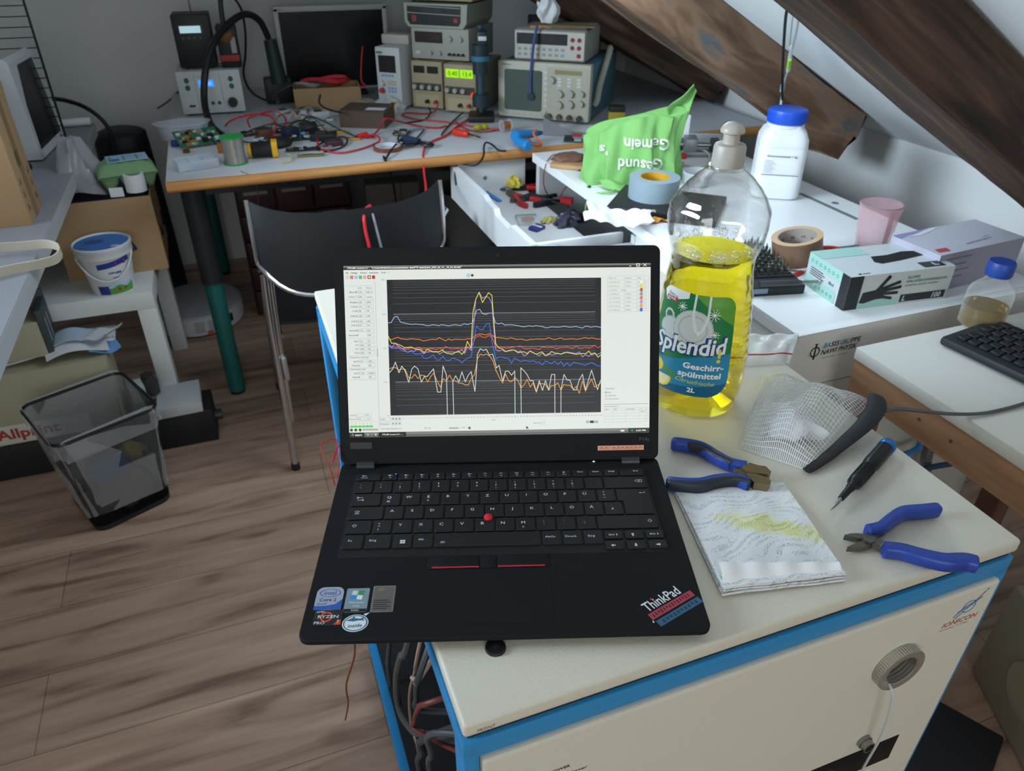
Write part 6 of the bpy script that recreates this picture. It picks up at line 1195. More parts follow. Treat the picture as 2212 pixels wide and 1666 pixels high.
# two bench supplies side by side
def supply(label, q, lit):
    t = device('power_supply', label, 'power supply', (q[0], q[1], DZ), YA, .122, .26, .166, tan_p, bev=.003)
    m = MB(); m.rect(.004, .066, .118, .092, dkgrn, FY(0, 0), .0002).rect(.012, .012, .108, .052, mat('tan panel 2', 'b3a684', .55), FY(0, 0), .0002).build('front_panel', t)
    for k, x in enumerate((.010, .064)):
        g = MB()
        if lit: g.rect(x-.002, .122, x+.048, .150, emis('lit green display', '9be01a', 1.15), FY(0, 0), .0003).text(('0.40', '13.4')[k], .015, emis('dark digits', '2f4a08', .3), FY(x+.006, .1285, .0006))
        else: g.rect(x, .126, x+.044, .150, mat('unlit display', '27271f', .3), FY(0, 0), .0003)
        g.build('display', t)
    for k in range(4 if not lit else 3):
        g = MB(); cyl_y(g, .014+.030*k, .079, .009, .012, instr2); g.build('knob', t)
    for k in range(2):
        g = MB(); cyl_y(g, .062+.034*k, .030, .007, .016, (black_plastic, mat('red plug', 'b02a32', .5))[k]); g.build('terminal', t)
    return t
s1_ = (0.586, 2.525, 0.740); s2_ = (0.679, 2.418, 0.740)
supply('left tan bench power supply with unlit displays under the stack', s1_, False); t2 = supply('right tan bench power supply with two glowing green displays', s2_, True)
g = MB(); g.cyl((.112, .0, .070), (.112, -.008, .070), .006, emis('red lamp', 'ff2418', 2.2), seg=14); g.build('lamp', t2)
RY = Matrix.Rotation(R(YA), 3, 'Z')
def on_stack(base, dx, dy, z): v = Vector(base) + RY @ Vector((dx, dy, 0)); return (v.x, v.y, z)
t = device('power_supply', 'grey single output supply with dark display stacked on the tan supplies', 'power supply', on_stack(s1_, .004, .01, DZ+.1665), YA, .222, .24, .108, instr2)
MB().rect(.014, .060, .122, .096, mat('dim red display', '322424', .3), FY(0, 0), .0003).text('5.08', .016, mat('unlit red digits', '5a2c28', .5), FY(.07, .069, .0005)).build('display', t)
for x, z, r in ((.150, .076, .010), (.190, .076, .010), (.075, .028, .007), (.110, .028, .007)):
    g = MB(); cyl_y(g, x, z, r, .010, instr2); g.build('knob', t)
g = MB()
for k in range(4): cyl_y(g, .148+.017*k, .026, .005, .012, black_plastic, 10)
g.build('terminals', t); g = MB().box((.016, -.003, .022), (.034, 0, .032), instr_w, bev=.001); g.build('switch', t)
t = thing('bench_counter', 'pale green bench meter with dark window and orange light strips on top of the stack', 'meter', on_stack(s1_, -.016, -.005, DZ+.2755), YA); pg = mat('pale green case', 'a3a898', .55)
MB().prism([(0, .018), (.014, 0), (.222, 0), (.236, .018), (.240, .076), (.0, .076)], .012, .26, pg, frame((0, 0, 0), (1, 0, 0), (0, 0, 1)) @ Tm(rx=0) @ Matrix.Scale(-1, 4, (0, 0, 1))).build('case', t)
MB().prism([(.012, .022), (.022, .008), (.206, .008), (.214, .020), (.216, .070), (.012, .070)], -.013, -.0105, panel_d, frame((0, 0, 0), (1, 0, 0), (0, 0, 1))).line([(.013, .046), (.214, .042)], .002, instr, FY(0, 0, -.0095)).line([(.013, .068), (.214, .064)], .002, instr, FY(0, 0, -.0095)).build('window', t)
for nm, q in (('switch', (.030, .018, .048, .038, mat('orange strip', '8a3722', .5))), ('button', (.19, .020, .204, .032, mat('red button', 'a8343c', .5))), ('display', (.07, .048, .15, .062, mat('dim window', '2c3336', .3)))): MB().rect(*q, FY(0, 0, -.0090)).build(nm, t)
t = device('bench_instrument', 'beige instrument box at the very top of the stack, cut off by the frame', 'instrument', on_stack(s1_, -.012, .02, DZ+.3535), YA, .25, .22, .085, tan_p)
g = MB().rect(.02, .02, .23, .07, mat('tan panel 2', 'b3a684', .55), FY(0, 0), .0003); g.build('front_panel', t)
# bench drill stand
t = thing('drill_stand', 'black and blue small bench drill stand between the supplies and the oscilloscope', 'drill stand', P_on((0.759, 2.242, 0.741)), -20)
MB().box((-.045, -.03, 0), (.045, .07, .022), black_plastic, bev=.006).build('base', t); MB().cyl((0, .045, .02), (0, .045, .30), .010, mat('column blue grey', '3d5560', .4, .5), seg=16).build('column', t)
MB().cyl((0, 0, .05), (0, 0, .09), .030, mat('motor blue black', '22323a', .5), seg=24).cyl((0, 0, .155), (0, 0, .245), .027, mat('motor blue black', '22323a', .5), seg=24).cyl((0, 0, .09), (0, 0, .155), .014, mat('column blue grey', '3d5560', .4, .5), seg=18).build('motor', t)
MB().ring(.026, .031, .196, .212, mat('collar blue', '3a6f86', .4), seg=28).build('collar', t); MB().box((-.010, -.034, .245), (.022, .04, .29), mat('motor blue black', '22323a', .5), bev=.008).box((-.005, -.04, .262), (.022, -.034, .275), instr_w, bev=.001).build('head', t)
# oscilloscope
so = (0.831, 2.271, 0.740)
t = thing('oscilloscope', 'beige and blue oscilloscope with grey green screen on the right of the bench', 'oscilloscope', (so[0], so[1], DZ), YA)
OW, OD, OH = .330, .40, .192
MB().box((0, 0, .008), (OW, .035, OH), instr, bev=.006).text('Tektronix', .006, dkgrn, FY(.014, .178)).build('front_bezel', t); MB().box((.004, .035, .010), (OW-.004, OD, OH-.004), blue_grey, bev=.004).build('case', t)
m = MB(); m.prism(rrect(.026, .034, .160, .166, .008), 0, .003, mat('screen green grey', '4c5a52', .25), FY(0, 0)); m.build('screen', t)
m = MB(); m.rect(.178, .028, .322, .180, mat('beige panel', 'b0ac9a', .55), FY(0, 0), .0002).rect(.205, .158, .300, .172, mat('olive strip', '8c8258', .6), FY(0, 0), .0003); m.build('front_panel', t)
g = MB()
for k in range(7): g.rect(.170, .05+.018*k, .178, .058+.018*k, instr_w, FY(0, 0), .0006); g.rect(.03+.021*k, .016, .044+.021*k, .024, instr2, FY(0, 0), .0006)
for k in range(3):
    for j in range(3): g.rect(.216+.034*k, .120+.012*j*.9 - .0, .228+.034*k, .127+.012*j*.9, instr_w, FY(0, 0), .0006)
for j in range(5): g.rect(.186, .05+.022*j, .198, .059+.022*j, instr2, FY(0, 0), .0006)
g.build('buttons', t)
for x, z, r in ((.196, .140, .012), (.226, .098, .012), (.264, .100, .012), (.302, .102, .010), (.226, .062, .012), (.264, .066, .013), (.302, .070, .010)):
    g = MB(); cyl_y(g, x, z, r, .014, instr2); g.build('knob', t)
for k in range(4):
    g = MB(); cyl_y(g, .190+.036*k, .022, .0095, .016, mat('connector dark', '5d5448', .4, .6)); g.build('connector', t)
MB().tube([(OW+.004, .06, .060), (OW+.012, .06, .075), (OW+.012, .09, .12), (OW+.012, .20, .205), (OW+.004, .24, .215)], .011, instr, 10).build('handle', t)
# bench multimeter on the oscilloscope
t = thing('bench_multimeter', 'grey bench multimeter with red sockets standing on the oscilloscope', 'multimeter', on_stack(so, .050, .02, DZ+OH+.0005), YA+2)
MB().box((0, 0, .0), (.252, .22, .098), mat('rubber grey', '8d8c83', .65), bev=.010).build('case', t)
m = MB(); m.prism(rrect(.006, .008, .246, .092, .004), 0, .002, mat('meter panel', 'b9b8ae', .5), FY(0, 0)).rect(.012, .052, .188, .086, panel_d, FY(0, 0), .0024); m.build('front_panel', t)
g = MB()
for k in range(8):
    for j in range(2): g.rect(.016+.0215*k, .016+.017*j, .029+.0215*k, .025+.017*j, mat('key grey', '8f9290', .5) if (k, j) != (7, 0) else mat('pale blue key', '6f9fc2', .5), FY(0, 0), .0026)
g.build('keypad', t)
for k, (x, z) in enumerate(((.205, .070), (.228, .070), (.205, .046), (.228, .046), (.228, .022))):
    g = MB(); cyl_y(g, x, z, .0072, .006, mat('red socket', '8e1f2a', .4)); g.build('socket', t)
one('board_scrap', 'thin brown fibre boards lying on the bench multimeter', 'board', MB().box((-.10, -.06, 0), (.09, .06, .006), ramp_mat('scrap pine', [(.3, '9a744e'), (.7, 'c39a70')], scale=(2, 20, 20))).box((-.04, -.08, .006), (.12, .03, .011), mat('olive board', '6d6242', .7)), on_stack(so, .19, .12, DZ+OH+.099), YA+8)
one('paper_tissue', 'crumpled white tissue on the brown boards above the multimeter', 'tissue', MB().sheet(lambda u, v: ((.036*(1-.25*v)*(1+.28*math.sin(5*u*6.283+4*v)+.15*math.sin(11*u*6.283-9*v)))*math.cos(u*6.283)*math.sin(math.pi*(.15+.80*v))**.7 - .012*v, .030*math.sin(u*6.283)*(1+.3*math.sin(4*u*6.283+2-6*v))*math.sin(math.pi*(.15+.80*v))**.7, .092*v*(1+.12*math.sin(3*u*6.283)+.06*math.sin(9*u*6.283))), 40, 16, paper), on_stack(so, .150, .10, DZ+OH+.111), 0)
one('flat_panel', 'dark flat panel leaning upright behind the multimeter', 'panel', MB().box((-.14, 0, 0), (.14, .02, .29), mat('dim panel', '3c3a38', .6), bev=.003).box((.125, -.004, 0), (.145, .02, .29), mat('panel edge', '55524e', .6), bev=.002), on_stack(so, .10, .46, DZ), YA+14)
cable('cable', 'blue ribbon cable hanging over the front of the multimeter and oscilloscope', [on_stack(so, .13, .03, DZ+OH+.106), on_stack(so, .135, .008, DZ+OH+.100), on_stack(so, .130, -.004, DZ+OH+.06), on_stack(so, .124, -.006, DZ+OH-.01), on_stack(so, .122, -.008, DZ+.13), on_stack(so, .124, -.010, DZ+.095)], .0048, mat('ribbon blue', '3b4f86', .5), 8)
one('probe_cap', 'small dark disc stuck on the oscilloscope screen at the ribbon end', 'disc', MB().cyl((0, .004, 0), (0, -.004, 0), .013, mat('slate disc', '2a3236', .5), seg=20), on_stack(so, .124, -.0075, DZ+.082), YA)
one('battery_box', 'yellow box with dark top at the far right of the bench', 'box', MB().box((-.028, -.022, 0), (.028, .022, .034), mat('mustard card', 'a8952c', .6), bev=.002).box((-.026, -.021, .034), (.028, .022, .052), mat('dark lid', '2a2722', .6), bev=.002), P_on((1.204, 2.086, 0.741)), -20)

# -- bench front: tools and reels
t = thing('solder_reel', 'solder wire reel with green flanges at the bench front edge', 'reel', P_on((-0.074, 1.986, 0.741)))
gf = mat('green flange', '1f9a46', .4); wire_s = mat('solder wire', 'a6a49c', .35, .7)
MB().lathe([(.0335, 0), (.0335, .003), (.012, .003)], gf, seg=40).build('flange', t); MB().lathe([(.012, .0725), (.0335, .0725), (.0335, .0760), (.006, .0765)], gf, seg=40).build('flange', t); MB().lathe([(.0300 + .0002*math.sin(i*2.2), .003 + i*.00103) for i in range(68)], wire_s, seg=40).build('wire', t)
t = thing('laser_meter', 'yellow and black handheld meter lying at the bench front beside the solder reel', 'meter', P_on((0.009, 2.019, 0.741)), -5); yel = mat('tool yellow', 'e0aa1c', .45)
MB().lathe([(.020, -.035), (.0225, -.030), (.0225, .020), (.0235, .024)], mat('rubber black', '1c1c1d', .6), Tm((0, 0, .0235), ry=90), 24).build('grip', t); MB().lathe([(.014, -.046), (.018, -.045), (.0205, -.036), (.020, -.034)], yel, Tm((0, 0, .0235), ry=90), 24).build('end_band', t)
m = MB(); m.prism(rrect(-.024, -.024, .024, .024, .012), .024, .040, yel, frame((0, 0, .0245), (0, 1, 0), (0, 0, 1))).prism(rrect(-.010, -.012, .010, .012, .005), .040, .0405, mat('meter window', '55503a', .3), frame((0, 0, .0245), (0, 1, 0), (0, 0, 1))); m.build('head', t)
one('mouse', 'black oval lump lying behind the yellow handheld meter', 'mouse', MB().lathe([(0, 0), (.040, .002), (.046, .010), (.040, .022), (.020, .030), (0, .031)], mat('matte black', '1a1a1c', .6), Matrix.Scale(.62, 4, (0, 1, 0)), 32), P_on((0.060, 2.123, 0.741)), 20)
cable('wire', 'short yellow wire with a capacitor in front of the yellow meter', [(0.072, 2.005, 0.748), (0.086, 1.989, 0.744), (0.078, 1.943, 0.743), (0.051, 1.934, 0.743)], .0016, mat('yellow wire', 'c9b04a', .5), 6, 'wire')
t = thing('copper_coil', 'small copper wire coil left of the solder reel', 'coil', P_on((-0.110, 2.115, 0.741))); MB().lathe([(.0085+.0005*(i % 2), .001+.0022*i) for i in range(13)], mat('copper', 'b8702f', .35, .6), seg=20).build('winding', t)
t = thing('parts_box', 'clear compartment box with small parts at the left front of the bench', 'box', P_on((-0.181, 1.975, 0.741)), 14); cb = film('clear box', 'cfdbe6', .34, .2)
m = MB()
for a, b in (((-.055, -.032, 0), (.055, .032, .002)), ((-.055, -.032, .002), (.055, -.030, .026)), ((-.055, .030, .002), (.055, .032, .026)), ((-.055, -.030, .002), (-.053, .030, .026)), ((.053, -.030, .002), (.055, .030, .026)), ((-.02, -.03, .002), (-.0185, .03, .024)), ((.018, -.03, .002), (.0195, .03, .024)), ((-.053, -.001, .002), (.053, .001, .024))): m.box(a, b, cb)
m.build('box', t)
for x, y, c in ((-.037, -.015, 'd9dde0'), (-.037, .015, 'c9b48a'), (0, -.015, '5f9fd0'), (0, .015, 'c8cfd4'), (.036, -.015, 'd07a5a'), (.036, .015, '8fb0c4')): MB().box((x-.012, y-.010, .0022), (x+.012, y+.010, .010), mat('part ' + c, c, .5), bev=.003).build('contents', t)
t = thing('plastic_tray', 'clear shallow plastic tub at the left end of the bench', 'tub', P_on((-0.212, 2.327, 0.741))); tb_ = film('tub plastic', 'c3c6d2', .45, .25)
m = MB(); N_ = 40; wv = lambda a: 1 + .05*math.sin(5*a)
v = []; f = []
for r, z in ((.062, .002), (.075, .045), (.082, .050), (.080, .052)):
    for k in range(N_): a = 2*math.pi*k/N_; v.append((1.05*r*math.cos(a)*wv(a), .72*r*math.sin(a)*wv(a), z))
for i in range(3):
    for k in range(N_): f.append((i*N_+k, i*N_+(k+1) % N_, (i+1)*N_+(k+1) % N_, (i+1)*N_+k))
f.append(tuple(range(N_-1, -1, -1))); m.add(v, f, tb_, sm=True); m.build('tub', t)
pcbg = mat('circuit green', '33684a', .5); chipk = mat('chip black', '1b1c1f', .5); tin = mat('tin', 'a9acad', .4, .6)
def pcb(label, q, rz, w, d, mcol=pcbg, n=14, seed=1, tilt=0., z=.0, name='circuit_board'):
    t = thing(name, label, 'circuit board', P_on(q, z), rz); rd = random.Random(seed); T = Tm((0, 0, .003), rx=tilt)
    MB(T).box((-w/2, -d/2, 0), (w/2, d/2, .0016), mcol).build('board', t)
    for k in range(n):
        a, b = rd.uniform(-w*.42, w*.42), rd.uniform(-d*.42, d*.42); s = rd.choice((.004, .006, .009)); mt = rd.choice((chipk, chipk, tin, instr_w, mat('amber part', 'a0702c', .5)))
        MB(T).box((a-s, b-s*.7, .0016), (a+s, b+s*.7, .0016+rd.choice((.002, .003, .006))), mt).build('component', t)
    return t
pcb('green populated circuit board propped at the left end of the bench', (-0.171, 2.240, 0.741), 16, .130, .085, n=48, seed=5, tilt=22, z=.018)
one('bottle_cap', 'dark blue cap under the green circuit board', 'cap', MB().lathe([(.012, 0), (.013, .002), (.012, .016), (0, .018)], mat('deep blue', '2a3a78', .5), seg=20), P_on((-0.239, 2.240, 0.741)))
one('brass_fitting', 'small dark brass part under the green circuit board', 'part', MB().lathe([(.010, 0), (.010, .008), (.006, .010), (0, .010)], mat('dark brass', '5d4a2c', .4, .5), seg=16), P_on((-0.208, 2.150, 0.741)))
t = thing('tape_roll', 'thin amber tape roll with white core at the bench front edge', 'tape', P_on((0.371, 1.984, 0.741)))
MB().ring(.0385, .0440, 0, .012, mat('amber tape', '7a3f26', .3), seg=48).build('tape', t); MB().ring(.0360, .0386, 0, .0125, mat('white core', 'd0d4de', .5), seg=48).build('core', t)
t = thing('screwdriver', 'red handled screwdriver pointing to the bench edge', 'screwdriver', P_on((0.629, 2.055, 0.741)), -52)
MB().lathe([(.004, -.034), (.0105, -.030), (.0125, -.016), (.0105, .012), (.0115, .020), (.007, .028)], mat('vivid red', 'd8331f', .4), Tm((0, 0, .0125), ry=90), 20).build('handle', t); MB().cyl((.026, 0, .0125), (.072, 0, .008), .0028, blk_rub, seg=10).build('shaft', t); MB().prism([(.052, -.012), (.060, -.004), (.052, .010), (.047, .0)], .008, .0105, mat('olive tab', '8c8a34', .5)).build('tab', t)
t = thing('clip_lead', 'yellow translucent clips in front of the right supply', 'clip', P_on((0.717, 2.116, 0.741)), 10)
for x in (-.014, .012): MB().lathe([(.004, -.014), (.010, -.006), (.011, .006), (.005, .014)], mat('clip yellow', 'c9b830', .35, trans=.3), Tm((x, 0, .011), ry=90), 14).build('boot', t)
t = thing('wire_reel', 'clear flanged reel of copper wire in front of the oscilloscope', 'reel', P_on((0.789, 2.077, 0.741)), 10); cf = film('clear flange', 'c9ccce', .25, .2)
for x in (-.016, .015): MB().cyl((x, 0, .019), (x+.002, 0, .019), .019, cf, seg=28).build('flange', t)
MB().cyl((-.014, 0, .019), (.015, 0, .019), .0125, mat('copper bright', 'c67d4e', .3, .7), seg=24).build('wire', t)
# blue glue gun
t = thing('glue_gun', 'bright blue glue gun with orange wire stand at the bench corner', 'glue gun', P_on((0.790, 1.877, 0.741)), 28); gbz = mat('gun blue', '2484c6', .4); gbd = mat('gun dark blue', '1f5f88', .4)
MB().tube([(-.035, .028, .030), (.0, .022, .030), (.05, .012, .028)], [.017, .019, .019, .019, .018, .017, .016, .015, .014, .013, .012, .012, .012], gbz, 12, n=6).build('body', t)
MB().tube([(-.030, .020, .022), (-.038, -.010, .017), (-.048, -.045, .016)], [.013, .014, .014, .014, .014, .015, .015, .016, .016, .016, .017, .016, .014], gbz, 12, n=6).build('handle', t)
MB().cyl((.045, .013, .028), (.075, .006, .026), .011, gbd, r1=.006, seg=16).build('nozzle', t); MB().tube([(.0, .018, .012), (.012, -.02, .004), (.035, -.026, .004), (.028, .0, .030), (.045, .005, .042)], .0035, mat('orange wire', 'e8682a', .45), 8).build('stand', t); MB().prism([(-.012, -.014), (-.004, -.016), (-.002, .008), (-.012, .010)], .010, .024, mat('orange wire', 'e8682a', .45)).build('trigger', t)
cable('cable', 'black glue gun cord running along the bench edge and into the drawer', [(0.691, 1.808, 0.752), (0.679, 1.834, 0.748), (0.676, 1.893, 0.752), (0.663, 1.908, 0.755), (0.648, 1.884, 0.748), (0.624, 1.814, 0.744), (0.617, 1.838, 0.715), (0.595, 1.841, 0.708), (0.561, 1.874, 0.708), (0.540, 1.839, 0.690), (0.537, 1.822, 0.660)], .0030, black_wire)
one('bracket', 'bent aluminium bracket standing on the bench right of the glue gun', 'bracket', MB().prism([(-.06, 0), (-.06, .062), (-.057, .062), (-.057, .003), (.065, .003), (.065, 0)], -.028, .028, mat('aluminium', 'a5a9ad', .35, .8), frame((0, 0, 0), (1, 0, 0), (0, 0, 1))).prism([(-.057, .003), (-.057, .055), (.055, .003)], .025, .028, mat('aluminium', 'a5a9ad', .35, .8), frame((0, 0, 0), (1, 0, 0), (0, 0, 1))), P_on((0.953, 1.980, 0.741)), -32)
one('paper_sheet', 'white paper sheet lying behind the aluminium bracket', 'paper', MB().box((-.07, -.05, 0), (.07, .05, .0012), paper), P_on((1.036, 2.031, 0.741)), -30)
t = thing('hand_clamp', 'dark blue handled clamp with looped grips at the bench front', 'clamp', P_on((0.470, 1.990, 0.741)), -55)
MB().tube([(-.07, .012, .012), (-.03, .006, .013), (.0, .002, .013)], .010, mat('clamp navy', '27365c', .45), 10).build('grip', t); MB().tube([(.0, 0, .012), (.02, .014, .010), (.045, .014, .009), (.050, -.002, .009), (.03, -.010, .010), (.0, -.002, .012)], .0045, mat('clamp black', '17191c', .4), 8).build('loop', t); MB().tube([(.0, 0, .012), (.005, -.03, .010), (-.02, -.05, .009), (-.03, -.03, .010), (-.005, -.004, .012)], .0045, mat('clamp black', '17191c', .4), 8).build('loop', t)
# cartons
def open_carton(name, label, q, rz, w, d, h, m_, contents=None, flap=0.):
    t = thing(name, label, 'box', P_on(q), rz); b = MB()
    b.box((0, 0, 0), (w, d, .004), m_).box((0, 0, .004), (w, .004, h), m_).box((0, d-.004, .004), (w, d, h), m_).box((0, .004, .004), (.004, d-.004, h), m_).box((w-.004, .004, .004), (w, d-.004, h), m_)
    if flap: b.box((0, -flap, h-.004), (w, .0, h), m_, Tm((0, 0, 0)))
    b.build('carton', t); return t
open_carton('cardboard_box', 'low open cardboard box holding red cables in front of the monitor', (0.169, 2.618, 0.741), -6, .24, .13, .075, kraft)
cq = (0.169, 2.618, 0.741)
for k, (lab, mcol, r, zz) in enumerate((('bundle of red cables in the open cardboard box', red_wire, .0042, .085), ('dull white cables in the open cardboard box', mat('dull white wire', '9a958c', .5), .0032, .078), ('dark grey cables at the back of the open cardboard box', mat('dark grey wire', '3a3c40', .5), .0036, .080))):
    rd = random.Random(40+k); pts = []
    for i in range(34):
        a = i*1.05; pts.append((cq[0] + (.125 if k != 1 else .06) + (.090-.04*(k == 1))*math.cos(a)*rd.uniform(.7, 1), cq[1] + .055 + .035*math.sin(a)*rd.uniform(.5, 1), DZ + zz + .012*rd.random() + .006*math.sin(a*2)))
    cable('cable', lab, pts, r, mcol, 7)
cable('cable', 'single red lead standing up in front of the dead monitor screen', [(0.435, 2.620, 0.947), (0.420, 2.600, 0.888), (0.412, 2.580, 0.837), (0.422, 2.560, 0.823), (0.395, 2.550, 0.822)], .0024, red_wire, 6)
kq = (0.280, 2.317, 0.741)
open_carton('equipment_box', 'flat brown box module with a white label in the middle of the bench', (kq[0], kq[1], DZ+.0005), -28, .155, .13, .050, mat('brown case', '57463a', .6))
one('module_cover', 'brown cover with white sticker on the flat brown box module', 'lid', MB().box((0, 0, 0), (.158, .133, .004), mat('brown case', '57463a', .6)).rect(.085, .02, .15, .06, paper, z=.0043), (kq[0], kq[1], DZ+.0512), -28)
pcb('green terminal board at the right end of the brown module', (0.457, 2.154, 0.741), -28, .05, .06, n=10, seed=8)
one('poly_bag', 'clear plastic bag with a yellow part in front of the white instrument', 'bag', lump(.055, .035, .05, film('poly bag', 'e6e8ea', .35, .25), 31, k=.25), P_on((0.486, 2.508, 0.741)), -30)
one('card_scrap', 'pale crumpled card beside the clear bag on the bench', 'card', MB().sheet(lambda u, v: (.06*(u-.5)*2, .03*(v-.5)*2, .012 + .01*math.sin(5*u) + .006*math.sin(9*v)), 14, 8, mat('pale card', 'a49c92', .7), th=.001), P_on((0.437, 2.591, 0.741), .002), -20)
one('yellow_part', 'small yellow clip inside the clear bag near the white instrument', 'clip', MB().box((-.006, -.004, 0), (.006, .004, .045), mat('clip yellow solid', 'd0a030', .4), bev=.001).box((-.006, -.004, .038), (.016, .004, .046), mat('clip yellow solid', 'd0a030', .4), bev=.001), ((0.488, 2.427, 0.741)[0], (0.488, 2.427, 0.741)[1], DZ+.002))
# small electronics heap, item by item
pcb('dark board with tall silver parts in the heap on the bench', (0.122, 2.209, 0.741), 10, .10, .07, mat('board dark', '23302c', .5), 22, 11)
pcb('black board lying in the heap left of the silver parts', (0.061, 2.327, 0.741), -20, .09, .05, mat('board black', '1d1f20', .5), 18, 12)
pcb('brown board in the heap behind the solder reel', (-0.013, 2.320, 0.741), 30, .08, .05, mat('board brown', '4f3a26', .6), 14, 13)
pcb('slim dark board in front of the heap by the black oval lump', (0.125, 2.060, 0.741), -8, .10, .03, mat('board dark', '23302c', .5), 10, 14)
for k, (lab, q, s, c, rz) in enumerate((
    ('silver square module standing in the electronics heap', (618,258), (.030, .012, .040), 'a7aeb4', 20), ('white block in the electronics heap behind the silver module', (690,240), (.030, .02, .028), 'c8ccd0', 10), ('narrow pale metal part in the middle of the electronics heap', (660,255), (.010, .012, .045), 'b3b2b4', -10),
    ('black relay block in the electronics heap', (665,280), (.028, .022, .026), '1d1e22', 0), ('dark navy connector in the electronics heap', (632,290), (.026, .020, .022), '232a42', 30), ('bright blue capacitor in the electronics heap', (655,286), (.008, .008, .010), '4f8fe0', 0),
    ('black power brick at the right of the electronics heap', (700,300), (.040, .025, .022), '1a1b1d', -15), ('dark maroon block right of the electronics heap', (715,312), (.026, .018, .016), '4a2a30', 5), ('grey flat heatsink behind the electronics heap', (655,232), (.055, .02, .012), '6f7376', 12),
    ('pale clip part between reel and yellow meter', (570,300), (.018, .006, .020), 'b4bac2', 20), ('brown transformer block behind the yellow meter', (565,285), (.024, .022, .026), '5a3a28', 15), ('pinkish foil piece by the red lead plug', (705,318), (.018, .014, .008), '9a7f88', 0), ('small orange striped part lying in the heap', (735,290), (.030, .008, .008), 'd89a28', -25), ('second orange part beside the brown module', (760,300), (.026, .006, .006), 'd08f2a', -28),
    ('white cylinder cell beside the flat brown module', (712,262), (.012, .010, .010), 'd4d8de', 0), ('olive fuse strip at the front of the heap', (670,336), (.040, .008, .006), '7a6a3a', -5))):
    w3 = Vector((0, 0, 0)); q3 = {(618,258): (0.113, 2.425, 0.741), (690,240): (0.233, 2.456, 0.741), (660,255): (0.172, 2.376, 0.741), (665,280): (0.170, 2.268, 0.741), (632,290): (0.111, 2.238, 0.741), (655,286): (0.146, 2.225, 0.741), (700,300): (0.204, 2.168, 0.741), (715,312): (0.224, 2.088, 0.741), (655,232): (0.193, 2.610, 0.741), (570,300): (0.005, 2.177, 0.741), (565,285): (0.029, 2.267, 0.741), (705,318): (0.195, 2.052, 0.741), (735,290): (0.266, 2.234, 0.741), (760,300): (0.290, 2.137, 0.741), (712,262): (0.260, 2.417, 0.741), (670,336): (0.139, 1.984, 0.741)}[q]
    one('electronic_part', lab, 'part', MB().box((-s[0], -s[1], 0), s, mat('part tone ' + c, c, .45), bev=.0025).box((-s[0]*.6, -s[1]*.6, s[2]), (s[0]*.2, s[1]*.6, s[2]*1.12), mat('part top', '3a3c40', .5)), P_on(q3, .0062 if k in (0, 2, 3, 4, 5) else 0), rz, 'small parts in the electronics heap')
